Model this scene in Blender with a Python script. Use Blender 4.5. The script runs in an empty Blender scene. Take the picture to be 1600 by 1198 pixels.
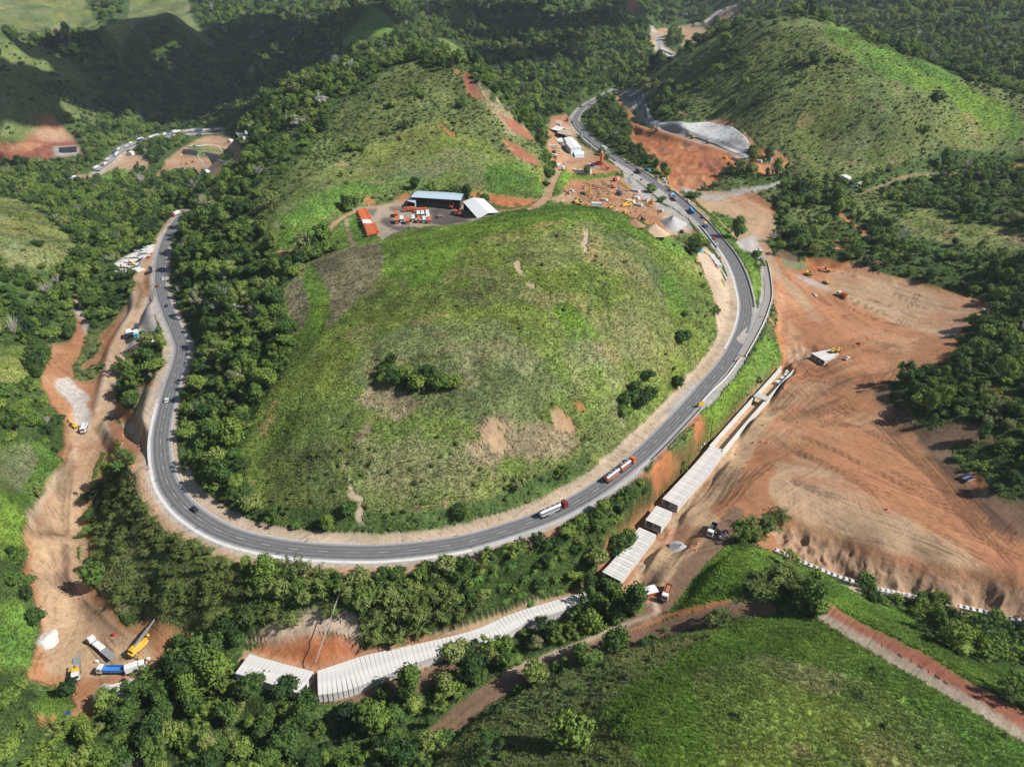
import bpy, bmesh, math, random
import numpy as np
from mathutils import Vector, Matrix, Euler
from bpy import context as CTX
RAD = math.radians
sc = bpy.context.scene
random.seed(7)
RNG = np.random.RandomState(11)

# ---------------------------------------------------------------- camera
CAM_H, PITCH, FPX = 200.0, 31.0, 1110.0          # height over the road, degrees down, focal in photo pixels
cam_d = bpy.data.cameras.new('camera'); cam = bpy.data.objects.new('camera', cam_d)
sc.collection.objects.link(cam); sc.camera = cam
cam.location = (0, 0, CAM_H); cam.rotation_euler = (RAD(90 - PITCH), 0, 0)
cam_d.sensor_fit = 'HORIZONTAL'; cam_d.sensor_width = 36.0; cam_d.lens = 36.0 * FPX / 1600.0
cam_d.clip_start = 1.0; cam_d.clip_end = 12000.0
# ---------------------------------------------------------------- light
SUN_EL, SUN_AZ = 43.0, 103.0                       # azimuth clockwise from +Y (the way the camera looks)
S_DIR = Vector((math.cos(RAD(SUN_EL)) * math.sin(RAD(SUN_AZ)), math.cos(RAD(SUN_EL)) * math.cos(RAD(SUN_AZ)), math.sin(RAD(SUN_EL))))
wd = bpy.data.worlds.new('World'); sc.world = wd; wd.use_nodes = True
wn = wd.node_tree; wn.nodes.clear()
sky = wn.nodes.new('ShaderNodeTexSky'); sky.sky_type = 'NISHITA'; sky.sun_disc = False
sky.sun_elevation = RAD(SUN_EL); sky.sun_rotation = RAD(SUN_AZ); sky.air_density = 1.0; sky.dust_density = 0.8
bgn = wn.nodes.new('ShaderNodeBackground'); bgn.inputs[1].default_value = 0.065
wo = wn.nodes.new('ShaderNodeOutputWorld')
wn.links.new(sky.outputs[0], bgn.inputs[0]); wn.links.new(bgn.outputs[0], wo.inputs[0])
sl = bpy.data.lights.new('sun', 'SUN'); sl.energy = 4.7; sl.angle = RAD(0.53); sl.color = (1.0, 0.96, 0.91)
sun = bpy.data.objects.new('sun', sl); sc.collection.objects.link(sun)
sun.rotation_euler = S_DIR.to_track_quat('Z', 'Y').to_euler(); sun.location = (200, 0, 600)
sc.view_settings.view_transform = 'Standard'; sc.view_settings.look = 'None'
sc.view_settings.exposure = 0.5; sc.view_settings.gamma = 1.0
sc.render.engine = 'CYCLES'
sc.cycles.max_bounces = 4; sc.cycles.diffuse_bounces = 2; sc.cycles.glossy_bounces = 2
sc.cycles.transmission_bounces = 2; sc.cycles.volume_bounces = 0; sc.cycles.transparent_max_bounces = 4
sc.cycles.use_denoising = True

# ---------------------------------------------------------------- projection helpers (photo pixels 1600 x 1198)
cp, sp = math.cos(RAD(PITCH)), math.sin(RAD(PITCH))
def ray(u, v):
    a = (u - 800.0) / FPX; b = (599.0 - v) / FPX
    return np.array([a, cp + b * sp, -sp + b * cp])
def at_z(u, v, z):
    d = ray(u, v); t = (z - CAM_H) / d[2]
    return (d[0] * t, d[1] * t, z)
def project(X, Y, Z):
    dz = Z - CAM_H
    w = Y * cp - dz * sp
    w = np.where(w < 1e-3, 1e-3, w)
    return 800 + FPX * X / w, 599 - FPX * (Y * sp + dz * cp) / w

def smooth(t):
    t = np.clip(t, 0, 1); return t * t * (3 - 2 * t)
_T = np.random.RandomState(3).rand(512, 512)
def _hash(i, j, s):
    return _T[(i + s * 157) & 511, (j + s * 263) & 511]
def vnoise(X, Y, scale, seed=0):
    x = X / scale; y = Y / scale
    i = np.floor(x).astype(np.int64); j = np.floor(y).astype(np.int64)
    fx = smooth(x - i); fy = smooth(y - j)
    a = _hash(i, j, seed); b = _hash(i + 1, j, seed); c = _hash(i, j + 1, seed); d = _hash(i + 1, j + 1, seed)
    return (a + (b - a) * fx) * (1 - fy) + (c + (d - c) * fx) * fy
def fbm(X, Y, scale, oct=4, seed=0):
    t = 0; amp = 1; tot = 0
    for k in range(oct):
        t = t + amp * vnoise(X + 17.3 * k, Y - 9.1 * k, scale / 2 ** k, seed + k); tot += amp; amp *= 0.5
    return t / tot
# ================================================================ TERRAIN
# heights: (photo u, photo v, z); z = 0 is the highway under the tankers
ROAD = [(290,330,-15),(272,352,-14),(260,375,-13),(252,405,-11.5),(250,440,-10),(255,465,-9),(264,490,-8),(277,520,-7.5),(284,543,-7),(279,570,-6),(270,597,-5),
 (261,630,-4),(252,675,-3),(252,712,-2.5),(260,750,-2),(275,776,-1.5),(298,800,-1),(340,827,-.6),(395,846,-.3),(475,859,0),(575,863,0),(650,858,0),
 (725,847,0),(799,826,0),(875,797,.3),(945,756,.7),(1005,708,1),(1053,660,1.5),(1080,631,1.9),(1107,599,2.3),(1130,572,2.8),(1147,546,3.2),(1162,510,3.8),(1166,478,4.3),
 (1161,450,4.8),(1153,425,5.3),(1140,400,5.8),(1121,375,6.3),(1100,350,6.8),(1074,325,7.4),(1046,301,8),(1007,275,9),(964,249,10),(936,228,10.5),(918,213,11),
 (905,200,11.5),(899,187,12),(905,175,12.5),(920,162,13),(945,149,14),(962,140,15)]
CTRL = [(u, v, z) for (u, v, z) in ROAD]
CTRL += [
 # round hill inside the bend
 (400,798,3),(480,830,2),(620,838,2),(720,826,2.5),(800,798,3),(900,748,4),(1000,668,5),(1062,604,6),(1108,545,8),(1116,500,10),(1100,445,16),(1072,400,26),
 (1052,376,33),(1010,352,38),(940,328,46),(880,322,50),(800,330,53),(760,342,52),(700,358,48),(640,374,44),(590,384,41),(535,396,37),
 (620,760,10),(620,700,21),(620,600,35),(640,500,46),(700,450,51),(800,720,13),(800,660,24),(800,600,33),(800,500,47),(800,420,55),(900,660,15),(900,600,27),(900,500,43),(900,400,54),
 (1000,600,12),(1000,540,24),(1000,450,41),(1000,390,46),(500,760,11),(500,700,20),(450,660,20),(480,590,29),(560,560,37),(570,480,42),(540,440,40),(480,420,33),(490,490,34),(440,530,25),
 (410,620,17),(395,720,9),(430,770,7),(1060,500,20),(1060,440,30),
 # wooded flank down to the western road
 (300,560,-2),(320,500,4),(340,440,10),(390,430,19),(430,440,26),(340,640,3),(330,700,3),(380,560,15),(330,760,1.5),(300,400,4),(310,350,6),(350,330,22),(400,360,30),(420,330,36),
 # equipment yard and access track
 (560,332,37),(620,314,37),(700,345,37),(780,330,38),(720,318,37),(640,350,36.5),(590,366,36),(840,314,36),(530,345,37),(505,372,34),(470,388,31),(565,350,36),
 (866,290,27),(872,265,20),(878,235,14),(870,215,13),
 # works area and crane yard
 (885,190,13),(930,240,12),(915,262,12),(965,268,11),(880,262,14),(880,305,16),(940,300,12),(990,325,10),(1035,345,8),(1065,372,6),(930,288,12),(1010,345,10),(1070,345,7.5),
 # upper hill
 (640,297,41),(560,305,42),(480,305,47),(430,330,40),(730,298,41),(800,300,38),(650,250,51),(650,200,66),(640,150,84),(640,115,96),(655,84,109),(560,250,52),(560,200,64),(550,160,76),(590,105,98),
 (480,260,50),(470,220,56),(470,180,64),(720,95,105),(745,125,94),(720,200,66),(720,150,82),(790,180,68),(830,218,44),(852,248,30),(800,250,46),(760,250,50),(720,250,52),(850,285,28),
 (400,280,40),(380,250,34),(400,180,45),(440,140,65),(500,118,84),(540,105,93),(345,290,12),(320,300,0),
 # far west
 (190,215,-72),(245,222,-80),(200,235,-78),(150,265,-76),(120,275,-74),(290,206,-82),(350,202,-84),(388,215,-82),(300,230,-70),(330,255,-72),(260,262,-76),(380,235,-74),
 (300,290,-50),(240,290,-62),(180,300,-60),(100,300,-62),(40,300,-58),(250,330,-38),(200,350,-34),(160,390,-28),(80,350,-20),(0,330,0),(0,380,12),(0,430,6),(60,390,2),(120,400,-16),(0,470,-6),(60,450,-18),
 (100,230,-64),(75,190,-40),(110,210,-62),(40,230,-66),(0,225,-60),(0,180,-30),(0,120,30),(0,60,70),(0,42,80),(62,67,30),(100,60,44),(162,44,60),(190,68,20),(265,22,84),(300,48,40),(330,70,10),(362,52,34),(400,50,40),
 (150,130,-20),(200,170,-66),(250,120,-20),(300,160,-66),(350,130,-40),(400,120,-50),(340,185,-82),(60,110,10),(60,150,-20),
 (450,60,20),(500,90,20),(520,40,70),(580,55,84),(575,12,100),(625,45,78),(700,60,60),(800,40,60),(440,100,-10),(600,20,98),
 # forest valley and the far works, north
 (850,150,24),(880,110,40),(900,60,60),(960,45,66),(1000,60,58),(1020,95,34),(950,110,34),(930,140,18),(800,110,30),(780,130,34),(820,170,30),(1040,80,22),(1035,60,26),(1060,100,20),(1080,55,34),(1130,40,44),(1050,40,34),(945,14,70),
 (985,5,80),(1150,10,84),(860,10,76),
 # big eastern hill
 (975,150,22),(1030,104,62),(1100,64,98),(1180,31,128),(1225,24,137),(1265,28,132),(1310,47,120),(1400,84,105),(1500,124,80),(1550,150,68),(1600,177,56),
 (1000,185,30),(1010,165,36),(1060,192,36),(1120,193,38),(1165,215,34),(1200,245,24),(1240,267,18),(1300,276,16),(1350,284,14),(1450,268,16),(1540,262,18),(1600,258,22),
 (1100,150,58),(1150,120,80),(1250,80,108),(1300,150,74),(1250,200,46),(1400,180,62),(1400,230,36),(1500,200,46),(1550,205,42),(1200,160,64),(1050,150,52),
 (1000,200,22),(1040,212,23),(1100,225,24),(1165,243,23),(1040,280,9),(1060,300,8),(1110,285,12),(1100,250,20),(1010,240,14),(985,210,18),(950,200,16),(1000,260,11),
 (1140,262,20),(1190,255,22),(1180,290,14),(1250,300,10),(1130,310,8),(1190,325,5),(1215,355,1),(1180,385,0),(1150,370,2),
 # south-east platform
 (1205,405,-2),(1230,450,-5),(1215,500,-6),(1300,430,-5),(1400,450,-6),(1500,475,-6),(1480,520,-8),(1400,540,-8),(1300,520,-8),(1240,530,-9),(1300,565,-10),(1380,585,-10),(1250,610,-11),
 (1200,660,-12),(1150,740,-13),(1160,800,-13.5),(1300,700,-11),(1400,650,-10.5),(1400,780,-11),(1500,830,-11),(1600,880,-11),(1240,800,-12),(1380,855,-12),(1490,885,-12),(1600,912,-12),
 (1270,870,-19),(1330,900,-20),(1430,928,-21),(1530,950,-22),(1600,968,-22.5),(1220,855,-17),(1270,388,1),(1360,420,0),(1450,440,-1),(1540,468,-3),
 # works channel
 (1240,572,-16),(1180,630,-17),(1120,695,-18),(1070,760,-19),(1015,828,-20),(950,900,-22),(900,945,-23),(800,978,-24),(700,1010,-25),(600,1040,-26),(500,1068,-27),(400,1045,-27),(440,1060,-27),
 (1130,640,-8),(1175,570,-3),(1090,680,-7),(1030,745,-6),(1200,530,-2),(1205,480,-1),(1000,790,-8),(950,850,-9),(900,900,-12),(850,930,-15),(750,960,-17),(650,985,-18),(560,1010,-20),(1025,860,-15),(1080,820,-15),
 (450,930,-8),(560,920,-6),(700,915,-6),(800,890,-6),(450,985,-18),(400,1000,-21),(530,990,-17),(340,905,-3),(600,885,-1),(700,872,-1),(430,885,-1),(300,850,-2),(820,860,-1.5),(900,825,-2),(985,755,-1.5),
 # western valley
 (120,458,-22),(125,500,-23),(120,530,-24),(100,570,-25),(120,620,-26),(125,670,-27),(140,700,-27),(110,760,-28),(85,830,-29),(100,900,-30),(100,960,-30.5),(150,1000,-31),(100,1040,-31.5),(200,1030,-31.5),(150,1090,-33),
 (210,520,-15),(190,570,-18),(160,610,-22),(200,400,-19),(215,440,-14),(232,460,-12),(165,480,-22),(240,560,-11),(215,620,-13),(212,680,-13),(190,700,-17),(165,720,-24),(225,760,-8),
 (180,780,-16),(250,830,-7),(200,860,-14),(150,860,-25),(180,930,-22),(260,940,-14),(330,960,-14),(280,985,-24),(230,975,-26),
 (60,540,-16),(30,600,-5),(0,560,0),(0,640,2),(60,700,-14),(0,760,6),(20,850,-12),(0,900,-4),(30,960,-18),(0,1050,-8),(30,1080,-22),
 # below the gallery and the near hill
 (560,1090,-29),(450,1100,-29),(300,1080,-31),(200,1130,-32),(250,1198,-28),(400,1198,-24),(520,1150,-28),(650,1075,-27),(600,1198,-20),(100,1150,-30),(0,1198,-14),
 (1115,835,-14),(1090,870,-14.5),(1045,925,-15),(1000,972,-16),(940,1003,-17),(860,1035,-19),(780,1075,-21),(700,1128,-24),(660,1160,-25),
 (1140,955,-4),(1080,975,-9),(1020,990,-13),(1210,948,0),(1290,962,3),(1350,990,5),(1450,1040,9),(1530,1090,12),(1600,1140,14),
 (1130,880,-4),(1200,880,-5),(1300,915,-6),(1400,965,-4),(1500,1020,2),(1600,1080,8),(1400,935,-20),(1500,975,-20),(1590,1010,-18),(1160,850,-10),(1230,875,-12),
 (820,1110,-10),(900,1060,-8),(1000,1020,-4),(1100,1000,4),(1200,990,5),(750,1198,0),(900,1150,2),(1000,1100,10),(1100,1060,11),(1200,1060,12),(1300,1060,11),(1400,1100,13),(1500,1150,15),(1600,1198,16),
 (1000,1198,17),(1200,1198,18),(1400,1198,17),(850,1198,8),
 # eastern woods
 (1250,340,3),(1300,330,8),(1400,320,12),(1500,310,16),(1600,300,20),(1350,380,2),(1450,390,5),(1550,400,10),(1600,440,12),(1570,500,4),(1530,540,2),(1600,560,10),(1400,600,-3),(1470,590,2),(1540,620,3),(1480,660,-2),
 (1600,640,6),(1440,680,-8),(1520,720,-7),(1560,780,-8),(1600,740,-2),(1250,385,0),
]
WORLD_PTS = [  # out of the frame or behind the crests
 (-40,60,-12),(60,60,20),(160,70,17),(-160,80,-16),(0,40,10),(300,60,20),(-320,120,0),(420,120,12),(450,260,-10),(520,380,5),(-420,300,20),(-480,450,20),
 (-140,960,62),(-60,1040,38),(-200,1020,50),(180,1000,8),(420,1250,60),(560,1150,70),(650,1000,50),(800,800,70),(800,1000,70),(1000,700,90),(900,1300,95),(1300,1300,170),(1500,900,180),
 (500,1700,50),(900,1900,120),(1500,2200,240),(0,1500,60),(0,2000,110),(300,2300,110),(-400,2300,95),(-900,2400,95),(-1500,2300,110),(-1300,1500,40),(-900,900,0),(-700,600,20),(-1100,1100,20),
 (-2200,1500,160),(-2500,3200,240),(-1200,3600,230),(0,3600,240),(1200,3600,260),(2500,3000,260),(2600,1500,240),(-2800,800,200),(2600,300,200),(1200,300,90),(-1300,300,60),(600,2800,200),(-600,2900,170),(1300,2900,220),(-1600,2900,190),
 (-500,4400,250),(1500,4400,260),(-2500,4400,250),(3600,3000,260),(-3600,2600,240),
]
P3 = np.array([at_z(*c) for c in CTRL] + WORLD_PTS, float)
# thin plate spline, warped to a log radius so that near detail keeps its own scale
def warp(X, Y):
    r = np.hypot(X, Y); a = np.arctan2(X, Y); L = np.log(r / 200.0)
    return a * 1.0, L
def tps_kernel(d2):
    return np.where(d2 > 1e-14, 0.5 * d2 * np.log(np.maximum(d2, 1e-14)), 0.0)
pa, pl = warp(P3[:, 0], P3[:, 1])
key = {}
for i in range(len(pa)):
    key.setdefault((round(pa[i] * 220), round(pl[i] * 220)), i)
idx = sorted(key.values()); pa, pl, pz = pa[idx], pl[idx], P3[idx, 2]
n = len(pa)
K = tps_kernel((pa[:, None] - pa[None]) ** 2 + (pl[:, None] - pl[None]) ** 2) + np.eye(n) * 2e-5
A = np.zeros((n + 3, n + 3)); A[:n, :n] = K; A[:n, n] = 1; A[:n, n + 1] = pa; A[:n, n + 2] = pl; A[n:, :n] = A[:n, n:].T
W = np.linalg.solve(A, np.concatenate([pz, [0, 0, 0]]))
A0, A1, R0, R1 = RAD(-63), RAD(63), 42.0, 4600.0
NA, NR = 1300, 1150
def tps_eval(a, l):
    out = np.empty(a.shape)
    fa, fl, fo = a.ravel(), l.ravel(), out.ravel()
    for s in range(0, fa.size, 20000):
        d2 = (fa[s:s + 20000, None] - pa[None]) ** 2 + (fl[s:s + 20000, None] - pl[None]) ** 2
        fo[s:s + 20000] = tps_kernel(d2) @ W[:n] + W[n] + W[n + 1] * fa[s:s + 20000] + W[n + 2] * fl[s:s + 20000]
    return fo.reshape(a.shape)
cn, cm = 360, 360
ca = np.linspace(A0, A1, cn); cl = np.linspace(math.log(R0 / 200), math.log(R1 / 200), cm)
CZ = tps_eval(*np.meshgrid(ca, cl, indexing='ij'))
ang = np.linspace(A0, A1, NA); lr = np.linspace(math.log(R0 / 200), math.log(R1 / 200), NR); rad = 200 * np.exp(lr)
def upsample(C, na, nr):
    x = np.linspace(0, C.shape[0] - 1, na); y = np.linspace(0, C.shape[1] - 1, nr)
    i = np.minimum(x.astype(int), C.shape[0] - 2); j = np.minimum(y.astype(int), C.shape[1] - 2)
    fx = (x - i)[:, None]; fy = (y - j)[None]
    g = lambda a, b: C[np.ix_(a, b)]
    return (g(i, j) * (1 - fx) + g(i + 1, j) * fx) * (1 - fy) + (g(i, j + 1) * (1 - fx) + g(i + 1, j + 1) * fx) * fy
GA, GR = np.meshgrid(ang, rad, indexing='ij')
GX = GR * np.sin(GA); GY = GR * np.cos(GA)
GZ = upsample(CZ, NA, NR)
GZ = np.clip(GZ, -110, 285)
dA, dL = ang[1] - ang[0], lr[1] - lr[0]

def hit(u, v):
    """where the sight line of a photo pixel meets the terrain"""
    d = ray(u, v); a = math.atan2(d[0], d[1]); s = d[2] / math.hypot(d[0], d[1])
    fi = (a - A0) / dA; i = int(min(max(fi, 0), NA - 2)); f = fi - i
    col = GZ[i] * (1 - f) + GZ[i + 1] * f
    line = CAM_H + rad * s
    over = np.nonzero(col >= line)[0]
    if len(over) == 0: k = NR - 1; r = rad[k]
    else:
        k = over[0]
        if k == 0: r = rad[0]
        else:
            a0 = line[k - 1] - col[k - 1]; a1 = line[k] - col[k]; t = a0 / (a0 - a1 + 1e-9); r = rad[k - 1] + (rad[k] - rad[k - 1]) * t
    return (r * math.sin(a), r * math.cos(a), CAM_H + r * s)
def height(x, y):
    a = math.atan2(x, y); l = math.log(math.hypot(x, y) / 200)
    fi = min(max((a - A0) / dA, 0), NA - 1.001); fj = min(max((l - lr[0]) / dL, 0), NR - 1.001)
    i, j = int(fi), int(fj); p, q = fi - i, fj - j
    return float((GZ[i, j] * (1 - p) + GZ[i + 1, j] * p) * (1 - q) + (GZ[i, j + 1] * (1 - p) + GZ[i + 1, j + 1] * p) * q)

# ---- polyline tools on the grid
def resample(pts, step):
    P = np.array(pts, float)
    # Catmull-Rom through the points, then even spacing
    Q = []
    m = len(P)
    for i in range(m - 1):
        p0, p1, p2, p3 = P[max(i - 1, 0)], P[i], P[i + 1], P[min(i + 2, m - 1)]
        for t in np.linspace(0, 1, 9)[:-1]:
            Q.append(0.5 * ((2 * p1) + (-p0 + p2) * t + (2 * p0 - 5 * p1 + 4 * p2 - p3) * t * t + (-p0 + 3 * p1 - 3 * p2 + p3) * t ** 3))
    Q.append(P[-1]); Q = np.array(Q)
    s = np.concatenate([[0], np.cumsum(np.linalg.norm(np.diff(Q[:, :2], axis=0), axis=1))])
    k = max(2, int(s[-1] / step) + 1); t = np.linspace(0, s[-1], k)
    return np.stack([np.interp(t, s, Q[:, c]) for c in range(Q.shape[1])], 1), t
def dist_field(P, reach):
    """signed distance (positive = right of travel), height and length along a world polyline, on the grid"""
    D = np.full((NA, NR), 1e9); Zl = np.zeros((NA, NR)); Sg = np.zeros((NA, NR)); L = np.zeros((NA, NR))
    acc = 0.0
    for k in range(len(P) - 1):
        p, q = P[k], P[k + 1]; seg = math.hypot(*(q[:2] - p[:2]))
        if seg < 1e-6: continue
        rr = [math.hypot(p[0], p[1]), math.hypot(q[0], q[1])]; aa = [math.atan2(p[0], p[1]), math.atan2(q[0], q[1])]
        rmin = max(R0, min(rr) - reach); rmax = max(rr) + reach; da = reach / rmin * 1.2
        i0 = max(0, int((min(aa) - da - A0) / dA)); i1 = min(NA, int((max(aa) + da - A0) / dA) + 2)
        j0 = max(0, int((math.log(rmin / 200) - lr[0]) / dL)); j1 = min(NR, int((math.log(rmax / 200) - lr[0]) / dL) + 2)
        if i0 >= i1 or j0 >= j1: acc += seg; continue
        X = GX[i0:i1, j0:j1] - p[0]; Y = GY[i0:i1, j0:j1] - p[1]
        ex, ey = (q[0] - p[0]) / seg, (q[1] - p[1]) / seg
        t = np.clip(X * ex + Y * ey, 0, seg); dx = X - t * ex; dy = Y - t * ey; dd = np.hypot(dx, dy)
        m = dd < D[i0:i1, j0:j1]
        D[i0:i1, j0:j1][m] = dd[m]; Zl[i0:i1, j0:j1][m] = (p[2] + (q[2] - p[2]) * t / seg)[m]
        Sg[i0:i1, j0:j1][m] = np.sign(X * ey - Y * ex)[m]; L[i0:i1, j0:j1][m] = (acc + t)[m]
        acc += seg
    return D, Zl, Sg, L

road_pts, road_len = resample([at_z(*c) for c in ROAD], 4.0)
RD, RZ, RS, RL = dist_field(road_pts, 30.0)         # right of travel (west to north) = outside of the bend
def flatten(D, Z, half, blend, drop=0.25):
    global GZ
    w = 1 - smooth((D - half) / blend); w[D > 1e8] = 0
    GZ = GZ * (1 - w) + (Z - drop * (D < half + .5)) * w
HW = 4.5                                            # half width of the asphalt
# ---------------------------------------------------------------- land cover, traced on the ground
#   letter: albedo, woodland, shrub, tuft density
COVER = {
 'F': ((.050,.085,.022), 1.0, .0, .0),   # wood
 'f': ((.060,.100,.028), .45, .8, .3),   # open wood
 'H': ((.115,.145,.048), .04, .9, .5),   # scrub
 'G': ((.134,.182,.046), .0, .03, .8),   # grass
 'L': ((.112,.190,.036), .0, .05, 1.),   # lush grass
 'N': ((.128,.158,.060), .0, .02, .8),   # dull grass
 'P': ((.165,.150,.085), .0, .0, .8),    # dry reddish melinis grass
 'D': ((.230,.190,.110), .0, .02, .5),   # straw
 'E': ((.140,.170,.056), .0, .16, .9),   # rough pasture
 'S': ((.325,.160,.080), .0, .0, .0),    # orange soil
 'O': ((.375,.145,.062), .0, .0, .0),    # raw orange cut
 'T': ((.375,.255,.155), .0, .0, .0),    # tan soil
 'B': ((.430,.335,.240), .0, .0, .0),    # sand
 'C': ((.400,.360,.320), .0, .0, .0),    # concrete and stone dust
 'c': ((.350,.330,.300), .0, .0, .0),    # grey gravel
 'Y': ((.105,.090,.080), .0, .0, .0),    # oily yard
 'y': ((.330,.270,.200), .0, .0, .0),    # yard dust
 'R': ((.270,.105,.065), .0, .0, .0),    # red scar
 'K': ((.330,.215,.135), .0, .0, .0),    # cut bank
 'M': ((.165,.105,.068), .0, .0, .0),    # damp earth; also painted shade on the access track and below the gallery
 'W': ((.170,.185,.085), .0, .0, .0),    # green pond
}
KEYS = list(COVER)
def poly4(x0, y0, pts): return [(x0 + a / 4.0, y0 + b / 4.0) for a, b in pts]
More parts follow.
